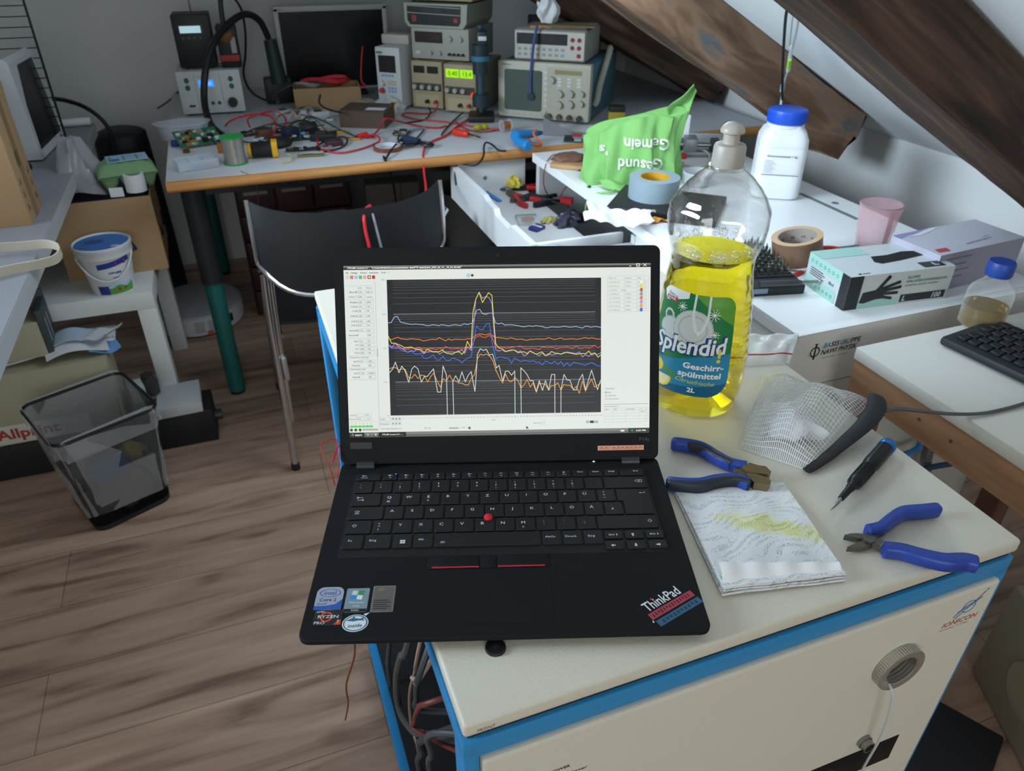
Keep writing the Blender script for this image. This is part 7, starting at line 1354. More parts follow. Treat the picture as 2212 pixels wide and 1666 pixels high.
# leads on the bench
RW = [
 ('red lead arching over the left of the electronics heap', [(-0.084, 2.422, 0.750), (-0.062, 2.358, 0.780), (-0.016, 2.364, 0.790), (0.028, 2.370, 0.790), (0.061, 2.323, 0.790), (0.072, 2.289, 0.770), (0.054, 2.242, 0.750), (0.042, 2.195, 0.746)], .0032, red_wire),
 ('red lead crossing behind the first red arch in the heap', [(-0.008, 2.375, 0.750), (-0.011, 2.354, 0.780), (0.020, 2.317, 0.800), (0.073, 2.355, 0.800), (0.099, 2.338, 0.790), (0.111, 2.377, 0.760), (0.097, 2.356, 0.746)], .0026, red_wire),
 ('thin orange brown wire at the right of the red arches', [(0.065, 2.300, 0.780), (0.078, 2.320, 0.760), (0.108, 2.364, 0.748), (0.146, 2.403, 0.752)], .0016, mat('orange brown wire', 'a5653a', .5)),
 ('red lead with plug curving across the clear front of the bench', [(0.187, 2.181, 0.756), (0.179, 2.126, 0.748), (0.176, 2.068, 0.744), (0.192, 2.011, 0.744), (0.232, 1.980, 0.744), (0.292, 2.004, 0.744), (0.338, 2.045, 0.744), (0.363, 2.067, 0.748), (0.365, 2.111, 0.752), (0.340, 2.133, 0.752)], .0028, red_wire),
 ('black lead looped beside the red lead on the clear front of the bench', [(0.171, 2.032, 0.744), (0.164, 2.062, 0.744), (0.199, 2.132, 0.744), (0.254, 2.155, 0.748), (0.271, 2.124, 0.748), (0.252, 2.060, 0.744), (0.210, 2.018, 0.744), (0.181, 2.011, 0.744)], .0026, black_wire),
 ('red lead from the heap rising over the brown module to the supplies', [(0.344, 2.119, 0.746), (0.388, 2.202, 0.750), (0.391, 2.138, 0.790), (0.407, 2.126, 0.800), (0.457, 2.209, 0.770), (0.507, 2.261, 0.746), (0.544, 2.215, 0.744), (0.585, 2.187, 0.744), (0.619, 2.194, 0.746)], .0030, red_wire),
 ('long straight red lead from the supplies to the reel of copper wire', [(0.514, 2.392, 0.746), (0.549, 2.331, 0.744), (0.618, 2.277, 0.744), (0.678, 2.199, 0.744), (0.736, 2.123, 0.744), (0.768, 2.084, 0.745)], .0026, red_wire),
 ('dark red lead running under the long straight lead', [(0.671, 2.258, 0.744), (0.666, 2.161, 0.744), (0.693, 2.091, 0.744), (0.738, 2.082, 0.744), (0.771, 2.092, 0.746)], .0022, mat('dark red wire', '8c2a30', .5)),
 ('short red lead plugged into the left tan supply', [(0.646, 2.400, 0.770), (0.640, 2.416, 0.748), (0.602, 2.404, 0.744), (0.543, 2.441, 0.744), (0.517, 2.418, 0.744)], .0026, red_wire),
 ('black lead plugged into the left tan supply', [(0.609, 2.391, 0.768), (0.618, 2.400, 0.748), (0.577, 2.321, 0.744), (0.524, 2.296, 0.744), (0.494, 2.292, 0.744)], .0026, black_wire),
 ('black lead from the right tan supply to the bench front', [(0.706, 2.285, 0.765), (0.696, 2.313, 0.746), (0.648, 2.238, 0.744), (0.589, 2.127, 0.744), (0.571, 2.088, 0.744)], .0028, black_wire),
 ('black cable looping in front of the brown module', [(0.438, 2.189, 0.746), (0.443, 2.144, 0.744), (0.424, 2.075, 0.744), (0.449, 2.054, 0.744), (0.485, 2.078, 0.744), (0.536, 2.177, 0.744)], .0026, black_wire),
 ('black cable draped over the electronics heap from the carton', [(0.239, 2.412, 0.830), (0.235, 2.436, 0.800), (0.248, 2.372, 0.792), (0.281, 2.281, 0.796)], .0032, black_wire),
 ('dark grey cable along the front of the electronics heap', [(0.085, 2.270, 0.744), (0.129, 2.254, 0.753), (0.171, 2.212, 0.772), (0.218, 2.238, 0.770)], .0022, mat('dark grey wire', '3a3c40', .5)),
 ('thick black cable on the bench behind the amber tape roll', [(0.336, 1.863, 0.744), (0.384, 1.961, 0.752), (0.437, 2.081, 0.745), (0.484, 2.166, 0.745)], .0030, black_wire),
 ('flat steel rod lying behind the hand clamp', [(0.439, 2.154, 0.745), (0.478, 2.173, 0.745), (0.522, 2.191, 0.745), (0.544, 2.197, 0.745)], .0032, mat('rod steel', '8fa3ad', .4, .4)),
 ('black cord hanging from the bench edge beside the amber tape', [(0.335, 1.856, 0.744), (0.339, 1.895, 0.745), (0.340, 1.860, 0.735), (0.353, 1.894, 0.700), (0.385, 2.013, 0.620), (0.412, 2.128, 0.520)], .0034, black_wire),
 ('grey solder wire tail hanging off the bench edge below the reel', [(-0.066, 1.890, 0.742), (-0.039, 1.850, 0.735), (-0.032, 1.876, 0.710), (-0.030, 1.953, 0.660), (-0.033, 2.034, 0.600)], .0014, mat('solder tail', '8f8c86', .4, .5)),
 ('long red lead hanging from the bench over the chair back and down behind the laptop', [(0.743, 2.296, 0.746), (0.646, 2.173, 0.744), (0.586, 2.081, 0.744), (0.524, 2.022, 0.744), (0.488, 1.974, 0.744), (0.462, 1.903, 0.743), (0.449, 1.858, 0.735), (0.440, 1.820, 0.705), (0.423, 1.740, 0.689), (0.399, 1.660, 0.683)], .0034, mat('vivid red wire', 'd42a34', .4)),
 ('red lead end arching over the chair backrest', [(0.220, 1.505, 0.733), (0.204, 1.480, 0.734), (0.192, 1.445, 0.728), (0.191, 1.435, 0.694), (0.194, 1.430, 0.666), (0.196, 1.430, 0.641)], .0042, mat('vivid red wire', 'd42a34', .4)),
 ('silver grey lead end hanging over the chair backrest', [(0.222, 1.500, 0.726), (0.214, 1.440, 0.730), (0.217, 1.430, 0.702), (0.221, 1.425, 0.670), (0.224, 1.425, 0.653), (0.227, 1.425, 0.635)], .0030, mat('silver lead', '9a9aa0', .35, .4)),
 ('thin grey mains cord on the wall left of the hot air station', [(-0.328, 3.100, 0.688), (-0.272, 3.100, 0.719), (-0.222, 3.100, 0.760)], .003, mat('dark grey wire', '3a3c40', .5))]
RW += [
 ('tangled black lead lying over the left half of the heap', [(-0.046, 2.244, 0.746), (-0.021, 2.247, 0.765), (0.017, 2.253, 0.775), (0.060, 2.238, 0.785), (0.101, 2.246, 0.770), (0.133, 2.252, 0.785), (0.166, 2.217, 0.790), (0.195, 2.180, 0.770)], .0026, black_wire),
 ('second tangled black lead looping in front of the transformer block', [(-0.063, 2.313, 0.746), (-0.053, 2.235, 0.746), (-0.015, 2.177, 0.748), (0.029, 2.180, 0.755), (0.065, 2.187, 0.756), (0.077, 2.156, 0.748), (0.045, 2.149, 0.744), (-0.006, 2.179, 0.758)], .0024, black_wire),
 ('brown lead crossing the middle of the heap', [(0.087, 2.376, 0.780), (0.124, 2.358, 0.790), (0.155, 2.294, 0.795), (0.191, 2.235, 0.790), (0.215, 2.169, 0.768), (0.249, 2.123, 0.750)], .0020, mat('brown wire', '5a3a24', .5)),
 ('thin white lead sticking up at the back of the heap', [(0.133, 2.280, 0.760), (0.145, 2.259, 0.800), (0.163, 2.278, 0.815), (0.186, 2.314, 0.812), (0.197, 2.312, 0.800)], .0018, mat('dull white wire', '9a958c', .5)),
 ('pinkish lead at the silver module of the heap', [(0.107, 2.238, 0.790), (0.118, 2.234, 0.810), (0.130, 2.233, 0.815), (0.135, 2.221, 0.800)], .0022, mat('pinkish wire', 'b07f78', .5)),
 ('green lead curving over the white block in the heap', [(0.130, 2.140, 0.756), (0.135, 2.166, 0.785), (0.153, 2.201, 0.800), (0.178, 2.209, 0.805), (0.215, 2.200, 0.790), (0.260, 2.180, 0.765), (0.302, 2.129, 0.750)], .0030, mat('dark green wire', '1f3a2c', .5)),
 ('thin olive lead rising from the heap to the kraft carton', [(0.050, 2.266, 0.755), (0.062, 2.253, 0.790), (0.096, 2.290, 0.800), (0.146, 2.324, 0.810), (0.191, 2.343, 0.815)], .0018, mat('olive wire', '7c6a3c', .5)),
 ('thin black lead hanging across the front of the heat gun holder', [(0.090, 2.543, 0.800), (0.106, 2.499, 0.830), (0.138, 2.477, 0.850), (0.171, 2.477, 0.860)], .0018, mat('dark grey wire', '3a3c40', .5)),
 ('black lead in the gap between the green reel and the pale tub', [(-0.133, 2.194, 0.765), (-0.116, 2.172, 0.752), (-0.085, 2.219, 0.748), (-0.049, 2.185, 0.746)], .0030, black_wire)]
for lab, pts, r, mt in RW: cable('cable', lab, pts, r, mt, 7, group='leads on the electronics bench')
one('banana_plug', 'red plug at the end of the red lead on the clear front of the bench', 'plug', MB().cyl((0, 0, .006), (.008, -.028, .006), .0062, mat('vivid red', 'd8331f', .4), seg=12).cyl((0, 0, .006), (-.012, .008, .012), .005, mat('vivid red', 'd8331f', .4), seg=12), P_on((0.200, 2.264, 0.741)))
one('banana_plug', 'pair of red plugs lying behind the amber tape roll', 'plug', MB().cyl((-.022, -.008, .007), (.014, .006, .010), .0075, mat('vivid red', 'd8331f', .4), seg=12).cyl((.002, -.012, .006), (.034, -.006, .006), .006, red_wire, seg=12), P_on((0.327, 2.149, 0.741)))

# -- under the bench
t = thing('chair', 'black shell chair with chrome frame standing with its back to the laptop', 'chair', (.165, 1.62, 0))
shellm = mat('chair black', '1a1b1d', .5, bump=.1, bscale=600)
def back(u, v):
    x = -.235 + .47*u; e = abs(2*u-1); side = e**6
    zt = .148 + .030*e**3; zb = -.075 + .085*e**5
    z = .672 + zb + (zt - zb)*v*.92
    y = -.150 - .022*(1-e**2) + .028*side - .02*math.sin(math.pi*v)*.3 - .015*(1-v); return (x, y, z - .055)
MB().sheet(back, 36, 16, shellm, th=.007).build('backrest', t)
MB().tube([back(0, 1-i/10) for i in range(11)] + [back(i/24, 0) for i in range(1, 25)] + [back(1, i/10) for i in range(1, 11)], .0062, chrome, 8, raw=True).build('rim', t)
def seat(u, v): x = -.215 + .43*u; return (x, -.12 + .40*v, .435 + .012*(2*u-1)**2 - .02*math.sin(math.pi*v) + .0)
MB().sheet(seat, 20, 16, shellm, th=-.008).build('seat', t)
for sx in (-1, 1):
    m = MB(); m.tube([(sx*.226, -.150, .60), (sx*.232, -.150, .45), (sx*.238, -.148, .02)], .0105, chrome, 12, n=3).tube([(sx*.212, -.142, .60), (sx*.218, -.140, .45), (sx*.226, -.140, .16)], .0085, chrome, 10, n=3); l = m.build('leg', t); MB().cyl((sx*.238, -.148, 0), (sx*.238, -.148, .022), .012, black_plastic, seg=14).build('foot_cap', l)
    m = MB(); m.tube([(sx*.218, -.13, .42), (sx*.22, .10, .425), (sx*.224, .26, .41), (sx*.232, .30, .30), (sx*.238, .31, .02)], .0105, chrome, 12, n=4); l = m.build('leg', t); MB().cyl((sx*.238, .31, 0), (sx*.238, .31, .022), .012, black_plastic, seg=14).build('foot_cap', l)
    MB().box((sx*.218-.006, -.160, .30), (sx*.218+.008, -.146, .37), mat('link plate', 'b4b4b4', .35, .7), bev=.003).build('link_plate', t)
m = MB(); m.tube([(0.442, 1.620, 0.661), (0.424, 1.600, 0.646), (0.400, 1.570, 0.614), (0.374, 1.530, 0.579)], .0135, chrome, 14); o = Vector((.165, 1.62, 0)); m.v = [tuple(Vector(q)-o) for q in m.v]; m.build('frame_tube', t)
one('storage_box', 'grey flat box standing under the bench behind the chair', 'box', MB().box((-.10, 0, 0), (.10, .12, .20), mat('grey card', '7e7b76', .7), bev=.003).box((.03, -.001, 0), (.035, 0, .20), mat('dull tape', '5e5b57', .6)), (.46, 2.42, .30), -8)
t = thing('storage_cabinet', 'dark small parts cabinet with label strips standing under the bench', 'cabinet', (-.10, 2.50, 0)); dkc = mat('cabinet dark', '242326', .6); dkr = mat('dark red drawer', '3a1c20', .5)
MB().box((0, .02, 0), (.42, .30, .62), dkc, bev=.003).build('case', t)
for i in range(3):
    for j in range(6):
        d = MB().box((.008+.137*i, 0, .012+.1*j), (.137+.137*i, .022, .105+.1*j), dkr, bev=.003).build('drawer', t); MB().box((.03+.137*i, -.003, .085+.1*j), (.115+.137*i, 0, .097+.1*j), mat('label holder', '8d8a86', .5), bev=.001).build('label_holder', d)
one('crate', 'dark crate under the bench carrying the grey flat box', 'box', MB().box((-.11, 0, 0), (.15, .26, .2995), mat('black crate', '1b1b1d', .7), bev=.004), (.46, 2.38, 0), -8)
t = thing('waste_bin', 'grey translucent round bin under the bench right of the grey box', 'bin', (.78, 2.46, .0)); MB().lathe([(.11, 0), (.13, .42), (.136, .425), (.136, .44), (.128, .44), (.105, .01), (0, .01)], mat('bin grey', '83827f', .5), seg=40).build('bin', t)
one('electronics_case', 'black computer case under the bench behind the chair legs', 'computer', MB().box((0, 0, 0), (.20, .42, .42), mat('case black', '1d1e20', .5), bev=.004), (1.0, 2.25, 0), 0)

# ================================================================ left side of the room
t = thing('side_desk', 'grey desk along the left side carrying cardboard box and white monitor', 'desk', (-.505, .9, 0)); gd_ = mat('grey desk top', '8f9096', .45, var=.03, vscale=8)
MB().box((-.75, 0, .702), (0, 1.76, DZ), gd_, bev=.001).build('desk_top', t); MB().box((-.001, 0, .7015), (.0015, 1.76, .7385), mat('desk edge band', 'b5b7b8', .4)).build('edge_band', t)
for x, y in ((-.72, .03), (-.72, 1.68)): MB().box((x, y, 0), (x+.05, y+.05, .702), grey_metal, bev=.002).build('leg', t)
MB().box((-.70, 1.70, .55), (-.06, 1.73, .70), grey_metal).build('rail', t)
# carton
t = thing('cardboard_box', 'tall brown carton with a printed handling strip on the grey side desk', 'box', (-.822, 1.612, DZ))
b = MB().box((0, 0, 0), (.28, .155, .270), kraft, bev=.0015); b.build('carton', t)
b = MB(); XF = frame((.2806, 0, 0), (0, 1, 0), (0, 0, 1)); b.rect(.062, 0, .094, .262, mat('brown carton tape', '8d6c47', .5), XF); b.rect(.055, .118, .082, .152, mat('carton print', '6b5236', .7), XF, .0003)
for q in range(3): b.line([(.018, .03+.03*q), (.030, .03+.03*q), (.024, .042+.03*q), (.018, .03+.03*q)], .002, mat('carton print', '6b5236', .7), XF, .0003).line([(.118, .03+.03*q), (.130, .03+.03*q), (.124, .042+.03*q), (.118, .03+.03*q)], .002, mat('carton print', '6b5236', .7), XF, .0003)
b.build('printed_strip', t)
MB().box((.10, -.002, .268), (.2805, .155, .272), kraft, Tm((0, 0, 0))).box((.2790, .01, .268), (.2830, .145, .295), kraft).build('flap', t)
# white monitor seen from the side
t = thing('monitor', 'white cased monitor turned sideways on the grey side desk', 'monitor', (-.598, 2.19, DZ), -5.5)
wp = mat('glossy white case', 'd6d8da', .3)
b = MB(); pr = [(0, 0), (.0, .02), (-.008, .258), (-.018, .270), (-.034, .266), (-.070, .19), (-.090, .10), (-.090, .02), (-.06, 0)]
b.prism(pr, 0, .27, wp, frame((0, .27, .005), (1, 0, 0), (0, 0, 1)), sm=False); b.build('case', t)
b = MB().add([(.0012, .018, .030), (.0012, .252, .030), (-.0062, .215, .250), (-.0062, .070, .250), (-.0022, .030, .15)], [(0, 1, 2, 3, 4)], mat('dead screen', '121316', .22)); b.build('screen', t)
t = thing('desk_lamp', 'small dark lamp head on a thin post at the left edge', 'lamp', (-.640, 2.12, DZ)); MB().cyl((0, 0, .01), (0, 0, .355), .007, black_plastic, seg=12).cyl((0, 0, 0), (0, 0, .012), .025, black_plastic, seg=20).build('post', t); MB().box((-.06, -.025, .355), (.022, .025, .405), mat('navy black', '1c1d26', .5), Tm(), bev=.012).build('head', t)
t = thing('wire_rack', 'dark wire rack panel standing at the back left against the wall', 'rack', (-.562, 2.42, DZ)); wk_ = mat('dark wire', '26302f', .4, .5)
b = MB(); b.cyl((0, 0, 0), (0, 0, .48), .0035, wk_, seg=8).cyl((-.46, 0, 0), (-.46, 0, .48), .0035, wk_, seg=8)
for q in range(17): b.cyl((-.46, 0, .02+.028*q), (0, 0, .02+.028*q), .0016, wk_, seg=6)
b.build('panel', t)
cable('cable', 'thick black cable arching from behind the white monitor down the wall', [(-0.592, 2.560, 0.844), (-0.567, 2.620, 0.826), (-0.534, 2.690, 0.794), (-0.502, 2.710, 0.761), (-0.478, 2.710, 0.724), (-0.470, 2.710, 0.685), (-0.477, 2.710, 0.624)], .007, black_wire, 10)
one('white_pipe', 'white bar lying at the far end of the grey side desk', 'bar', MB().cyl((-.16, 0, .013), (.0, 0, .013), .013, white_plastic, seg=16), (-.51, 2.63, DZ+.0005), 3)
t = thing('strap', 'cream canvas strap looping over the grey desk edge', 'strap', (-0.565, 1.368, 0.740))
cv = mat('cream canvas', 'b7ae9c', .85, bump=.4, bscale=400)
def band(pts, w, m): 
    p = smooth_path(pts, 8); n = len(p)-1
    def f(u, v): i = min(n, int(round(u*n))); return p[i] + Vector((0, -.2, 1)).normalized()*w*(v-.5)
    return MB().sheet(f, n, 3, m, th=.0025)
b = band([tuple(Vector(q) - Vector((-0.565, 1.368, 0.740))) for q in ((-0.600, 1.415, 0.762), (-0.567, 1.416, 0.762), (-0.523, 1.409, 0.762), (-0.482, 1.397, 0.765), (-0.457, 1.377, 0.764), (-0.449, 1.353, 0.760), (-0.456, 1.327, 0.756), (-0.483, 1.316, 0.754), (-0.519, 1.309, 0.754), (-0.549, 1.299, 0.754), (-0.577, 1.283, 0.754))], .020, cv); b.build('webbing', t)
# low white table with the yogurt bucket, box and papers
lackm = mat('lacquer white', 'd3d4d1', .45)
t = thing('low_table', 'low white square table in the left corner carrying the bucket', 'table', (-.913, 1.824, 0)); MB().box((0, 0, .40), (.55, .55, .45), lackm, bev=.001).build('table_top', t)
for x in (0, .5):
    for y in (0, .5): MB().box((x, y, 0), (x+.05, y+.05, .3995), lackm, bev=.001).build('leg', t)
t = thing('yogurt_bucket', 'white lidded yogurt bucket with blue lid picture and wire handle on the low table', 'bucket', (-.462, 1.885, .4502)); bw = mat('bucket white', 'd8dadb', .4)
MB().lathe([(.0540, 0), (.0555, .003), (.0665, .108)], bw, seg=48).build('body', t)
MB().lathe([(.0670, .108), (.0735, .110), (.0740, .128), (.0755, .130), (.0755, .138), (.0715, .140), (.0700, .135), (0, .135)], bw, seg=48).build('lid', t); g = MB(); bl = mat('lid blue', '3a78c4', .45)
g.disc(0, 0, .0685, bl, z=.1356, seg=48).disc(-.02, .012, .026, mat('lid deep blue', '2a5a9c', .45), z=.1358, ry=.018).disc(-.045, -.030, .007, mat('lid red', 'b04040', .45), z=.1359, ry=.005).disc(.038, -.035, .012, mat('lid pale', 'b9c8da', .45), z=.1359, ry=.008); g.build('lid_picture', t)
g = MB(); navy = mat('bucket navy', '2d3a8c', .45); mead = mat('meadow green', '5f9a3c', .5); sky = mat('bucket sky', 'a9cbe0', .5)
def cone_cell(a0, a1, z0, z1, m, off=.0006):
    q = [(( .0555 + .011*(z-.003)/.105 + off)*math.cos(R(a)), (.0555 + .011*(z-.003)/.105 + off)*math.sin(R(a)), z) for a, z in ((a0, z0), (a1, z0), (a1, z1), (a0, z1))]; g.add(q, [(0, 1, 2, 3)], m, sm=True)
for k in range(24):
    a = 238 + 4*k; top = .026 + .004*math.sin(k*.6)
    if k > 6: cone_cell(a, a+4, .004, top, mead)
    cone_cell(a, a+4, top, top+.010, sky) if k > 6 else cone_cell(a, a+4, .004, .03, navy)
    if k > 3: cone_cell(a, a+4, .078 + .0006*k, .094 + .0006*k, navy)
for a, z, h in ((288, .012, .010), (305, .014, .009)): cone_cell(a, a+7, z, z+h, mat('cow brown', '8a4a2c', .6), .0010)
cone_cell(296, 322, .087, .098, mat('spar red', 'c2343c', .5), .0012)
for k in range(5): cone_cell(276+3*k, 278+3*k, .066, .071, navy, .001); cone_cell(292+3*k, 294+3*k, .064, .070, navy, .001); cone_cell(284+4*k, 287+4*k, .052, .055, navy, .001)
g.build('label', t)
m = MB(); m.tube([(.0745*math.cos(R(a)), .0745*math.sin(R(a)), .112 - .062*math.sin(R((a-205)/(345-205)*180))) for a in range(205, 346, 7)], .0022, bw, 8, raw=True); m.build('handle', t)
open_carton('cardboard_box', 'large open brown carton on the low table filled with packaging', (-.585, 1.975, .4502), 2, .265, .30, .222, kraft)
one('cloth', 'dark navy fabric filling the large open carton', 'cloth', MB().sheet(lambda u, v: (.225*(u-.5), .25*(v-.5), .0 + .010*math.sin(7*u+2*v)*math.sin(6*v)), 20, 20, mat('navy cloth', '23263a', .8), th=.14), (-.455, 2.128, .657), 2)
t = thing('egg_carton', 'green moulded egg carton with blue paper label on top of the large carton', 'egg carton', (-.372, 2.06, .682), 10); egm = mat('egg carton green', '6f8f68', .85, bump=.3, bscale=200)
def tray(u, v):
    x, y = .155*(u-.5), .105*(v-.5); b_ = abs(math.sin(3*math.pi*u))**.6*abs(math.sin(2*math.pi*v))**.6 ; e = min(1, 9*min(u, 1-u, v, 1-v)); return (x, y, .044 - .042*b_*e)
def lidf(u, v):
    x, y = .155*(u-.5), .105*(v-.5); e = min(1, 5*min(u, 1-u))**.5*min(1, 4*min(v, 1-v))**.5; return (x*(1-.10*e*0), y, .046 + .034*e + .002*math.sin(9*math.pi*u)*e)
MB().sheet(tray, 42, 28, egm, th=.0012).build('tray', t); MB().sheet(lidf, 32, 20, egm).build('lid', t); MB().box((-.045, -.035, .0800), (.062, .038, .0815), mat('pale blue label', '8fb2cc', .5)).rect(-.04, -.03, -.012, -.002, mat('label blue print', '3a6a9c', .5), z=.0817).rect(.0, .01, .05, .014, mat('label blue print', '3a6a9c', .5), z=.0817).build('label', t)
one('plastic_sack', 'crumpled silvery grey plastic bag spilling from the large carton', 'bag', MB().sheet(lambda u, v: ((.075*(1-.75*v) + .012*math.sin(5*u*6.283+3*v))*math.cos(u*6.283) - .01*v, (.060*(1-.75*v) + .010*math.sin(4*u*6.283-4*v))*math.sin(u*6.283) + .05*v, .135*v + .010*math.sin(3*u*6.283+6*v)*(1-v)), 44, 18, mat('silvery film', 'a9a6ac', .25, trans=.25, alpha=.85)), (-.490, 2.06, .684), 0)
t = thing('tape_roll', 'upright white paper tape roll at the right corner of the large carton', 'tape', (-.352, 2.005, .684)); MB().ring(.019, .0275, 0, .048, mat('white paper roll', 'cfd0d2', .6), seg=36, m_in=mat('core brown', '6d5e50', .7)).build('roll', t)
one('white_card', 'small white card standing beside the white paper tape roll', 'card', MB().box((-.018, 0, 0), (.018, .002, .026), paper), (-.405, 2.000, .672), -4)
one('backpack', 'black bag slumped behind the egg carton in the corner', 'bag', MB().sheet(lambda u, v: ((.095 + .010*math.sin(4*u*6.283))*math.cos(u*6.283)*max(0, math.cos(v*1.57))**.5, (.10)*math.sin(u*6.283)*max(0, math.cos(v*1.57))**.5, .63 + .06*math.sin(v*1.5708) if v > .4 else .63*v/.4 + .0), 36, 20, mat('bag black', '1b1b20', .6, bump=.3, bscale=80)), (-.452, 2.80, .0), 0)
# things under and in front of the low table
t = thing('equipment_case', 'long low black case on the floor under the print carton', 'case', (-1.15, 1.695, 0)); cb_ = mat('case black dull', '1a1a1e', .6); MB().box((0, 0, 0), (.875, .125, .110), cb_, bev=.004).build('case', t); g = MB(); g.cyl((.874, .045, .062), (.896, .045, .062), .016, mat('knob blue black', '232a38', .4), seg=20); g.build('knob', t)
one('white_box', 'flat white box lying on the right end of the long black case', 'box', MB().box((0, 0, 0), (.120, .135, .034), mat('flat white card', 'c3c5c6', .5), bev=.001), (-.418, 1.690, .1105), 2)
t = thing('print_carton', 'beige print paper carton with red lettering on the long black case', 'box', (-1.15, 1.700, .1105)); bc = mat('beige carton', 'a29c83', .7, var=.04); MB().box((0, 0, 0), (.645, .115, .215), bc, bev=.002).build('carton', t)
g = MB().rect(.25, .004, .56, .062, mat('white band', 'c4c4bc', .6), FY(0, 0), .0003); g.text('Allprint', .030, mat('red lettering', '9c3a32', .6), FY(.330, .020, .0006), bold=.03, width=.155); g.build('band', t)
one('paper_stack', 'curled white paper sheets lying on the beige print carton', 'papers', MB().sheet(lambda u, v: (.62*u, .10*(v-.5) + .03*u, .010 + .012*math.sin(3.2*u)*v + .010*(1-v)*math.sin(9*u) + .008), 30, 8, paper, th=.006), (-1.10, 1.750, .3262), 4)
t = thing('document_tray', 'dark grey slotted file tray lying on the paper sheets at the left', 'file tray', (-.80, 1.712, .352), 3); dgt = mat('tray dark grey', '3d4446', .5)
MB().box((.165, 0, 0), (.18, .098, .13), dgt, bev=.002).build('side_panel', t); MB().box((0, 0, 0), (.165, .098, .10), mat('beige file', 'a8a28a', .7), bev=.002).build('files', t); MB().box((.0, .099, 0), (.18, .108, .15), dgt, bev=.002).build('back_panel', t)
for k in range(2): MB().box((.1802, .02+.035*k, .03), (.1812, .026+.035*k, .10), mat('slot pale', '9aa3a6', .4)).build('slot', t)
rd = random.Random(5)
for k, (lab, x, y, z, rz, w, d, mt) in enumerate((('white creased sheet at the front right of the carton top', -.575, 1.752, .350, 12, .15, .09, paper), ('white torn sheet standing up by the low table leg', -.505, 1.752, .362, -35, .09, .07, paper), ('blue and white printed flyer under the torn sheet', -.512, 1.748, .340, 25, .08, .05, mat('flyer blue', '6f9fd0', .6)))):
    one('paper_sheet', lab, 'paper', MB().sheet(lambda u, v: (w*(u-.5), d*(v-.5), .012*math.sin(4*u+k) + (.05*u*u if k == 1 else .015*v)), 16, 10, mt, th=.0012), (x, y, z), rz)
one('paper_sheet', 'blue edged flyer showing under the low table top', 'paper', MB().sheet(lambda u, v: (.12*(u-.5), .08*(v-.5), .01*math.sin(5*u)), 12, 6, mat('flyer pale', 'b4c3d6', .6), th=.0012), (-.565, 1.775, .372), 5)
one('small_carton', 'small white and green printed carton beside the low table leg', 'box', MB().box((-.02, -.03, 0), (.02, .03, .10), mat('white green card', 'b9c4bf', .6), bev=.001).box((-.0204, -.0304, .02), (.0204, .0304, .055), mat('green print', '5f8f80', .6)), (-.462, 1.742, .1105), 15)
one('storage_jar', 'dark translucent jar standing right of the small printed carton', 'jar', MB().lathe([(.020, 0), (.024, .004), (.024, .050), (.018, .058), (.018, .066), (0, .067)], mat('smoky jar', '50504a', .2, trans=.4), seg=24), (-.432, 1.790, .1455-.0005), 0)
# waste bin of black wire mesh with clear liner
t = thing('waste_bin', 'black wire mesh waste bin lined with a clear bag on the floor at the left', 'bin', (-.578, 1.372, 0), 25.5)
mesh_m = film('mesh black', '161718', .52, .5, 1.2); lin_ = film('clear liner', 'd4d6d7', .22, .15, 1.4)
def ring_pts(k, z):
    w0, w1 = .195 + .055*k, .195 + .050*k; o = -.027*k; r = .030
    return [(x + o, y + o*.6, z) for x, y in rrect(0, 0, w0, w1, r, 5)]
def loft(mb, rings, m, cap=False):
    n = len(rings[0]); v = [q for r_ in rings for q in r_]; f = [(i*n+k, i*n+(k+1) % n, (i+1)*n+(k+1) % n, (i+1)*n+k) for i in range(len(rings)-1) for k in range(n)]
    if cap: f.append(tuple(range(n-1, -1, -1)))
    mb.add(v, f, m, sm=True); return mb
loft(MB(), [ring_pts(i/8, .004 + .292*i/8) for i in range(9)], mesh_m).build('mesh_wall', t)
loft(MB(), [ring_pts(0, .0), ring_pts(.04, .016)], black_plastic, True).build('base', t)
rp_ = ring_pts(1, .297); MB().tube(rp_ + rp_[:1], .0042, mat('rim black', '202224', .4, .3), 8, raw=True).build('rim', t)
def liner(i, u): 
    return [(x + .0045*math.sin(k*1.7+i)*(1 if i > 5 else -.6), y + .0045*math.cos(k*2.1+i)*(1 if i > 5 else -.6), z + .006*math.sin(k*.9+i)) for k, (x, y, z) in enumerate(ring_pts(u[0], u[1]))]
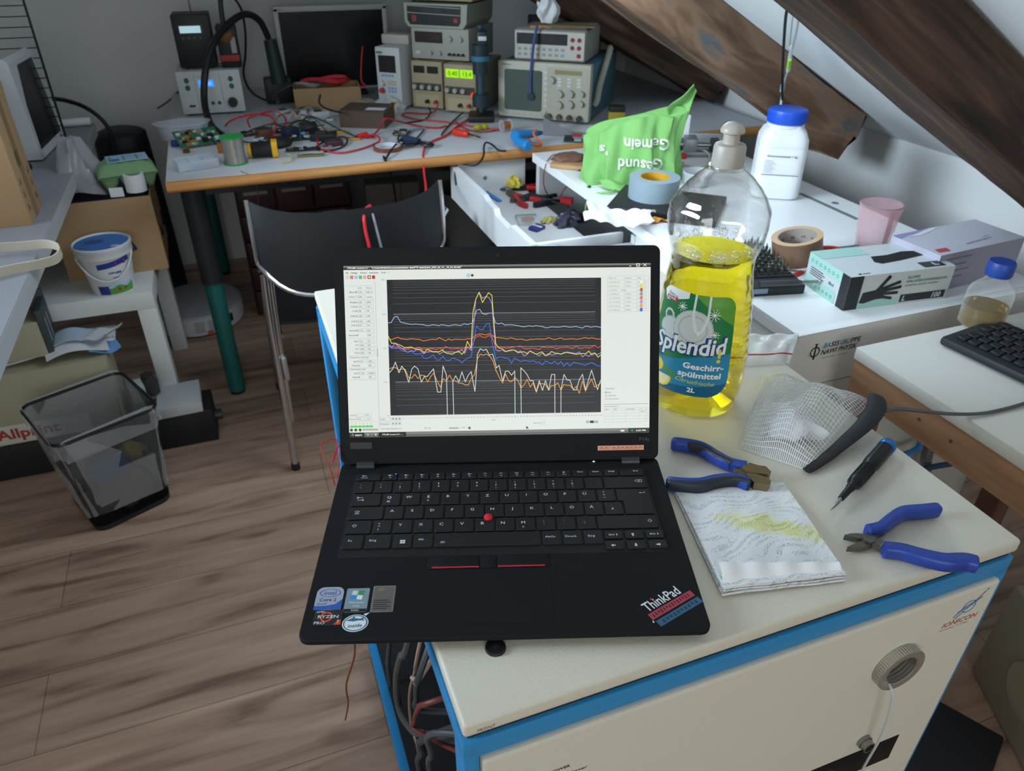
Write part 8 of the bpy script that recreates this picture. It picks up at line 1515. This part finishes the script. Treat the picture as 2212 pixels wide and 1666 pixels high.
g = MB(); loft(g, [liner(i, u) for i, u in enumerate(((.2, .05), (.45, .14), (.7, .22), (.92, .285), (1.0, .3035), (1.07, .300), (1.08, .28), (1.06, .262), (1.05, .246)))], lin_); g.build('liner', t)
def inb(x, y, z): a = R(25.5); return (-.578 + x*math.cos(a) - y*math.sin(a), 1.372 + x*math.sin(a) + y*math.cos(a), z)
one('snack_packet', 'blue packet visible inside the mesh waste bin', 'packet', MB().box((-.045, -.03, 0), (.045, .03, .004), mat('packet deep blue', '1f4f8a', .4), Tm(rx=70), bev=.001), inb(.085, .055, .135), 35)
one('rubbish', 'crumpled brown paper rubbish at the bottom of the mesh waste bin', 'rubbish', lump(.075, .07, .11, mat('brown rubbish', '6a5040', .8), 51, k=.16), inb(.098, .10, .017), 0)
one('rubbish', 'yellow crumpled wrapper inside the mesh waste bin', 'rubbish', lump(.03, .022, .035, mat('dull yellow', 'a5903a', .6), 52), inb(.155, .09, .13), 0)
# robot vacuum
t = thing('robot_vacuum', 'round pale grey robot vacuum on the floor behind the low table leg', 'robot vacuum', (-.318, 2.55, 0)); rv = mat('robot grey', '9b9da0', .5); rw = mat('robot white', 'b9bbbd', .5)
MB().lathe([(.150, .008), (.168, .014), (.170, .030), (.170, .080)], rw, seg=64).build('body', t); MB().lathe([(.1695, .080), (.166, .088), (.155, .091), (0, .092)], rv, seg=64).build('top', t)
g = MB()
for a0 in (268, 284):
    for k in range(6):
        for q in range(4): a = R(a0 + 3*q); g.rect(-.0045, -.0012, .0045, .0012, mat('vent dark', '55585b', .6), frame((.1708*math.cos(a), .1708*math.sin(a), .030+.0075*k), (-math.sin(a), math.cos(a), 0), (0, 0, 1)))
g.build('vents', t); g = MB()
for q in range(5): a = R(300+4*q); g.rect(-.0062, -.018, .0062, .016, mat('sensor window', '2a2c2f', .2), frame((.1710*math.cos(a), .1710*math.sin(a), .052), (-math.sin(a), math.cos(a), 0), (0, 0, 1)))
g.build('sensor', t); g = MB(); a = R(284); g.rect(-.012, -.008, .012, .008, mat('orange tag', 'b9532f', .5), frame((.1712*math.cos(a), .1712*math.sin(a), .022), (-math.sin(a), math.cos(a), 0), (0, 0, 1))); g.build('tag', t)
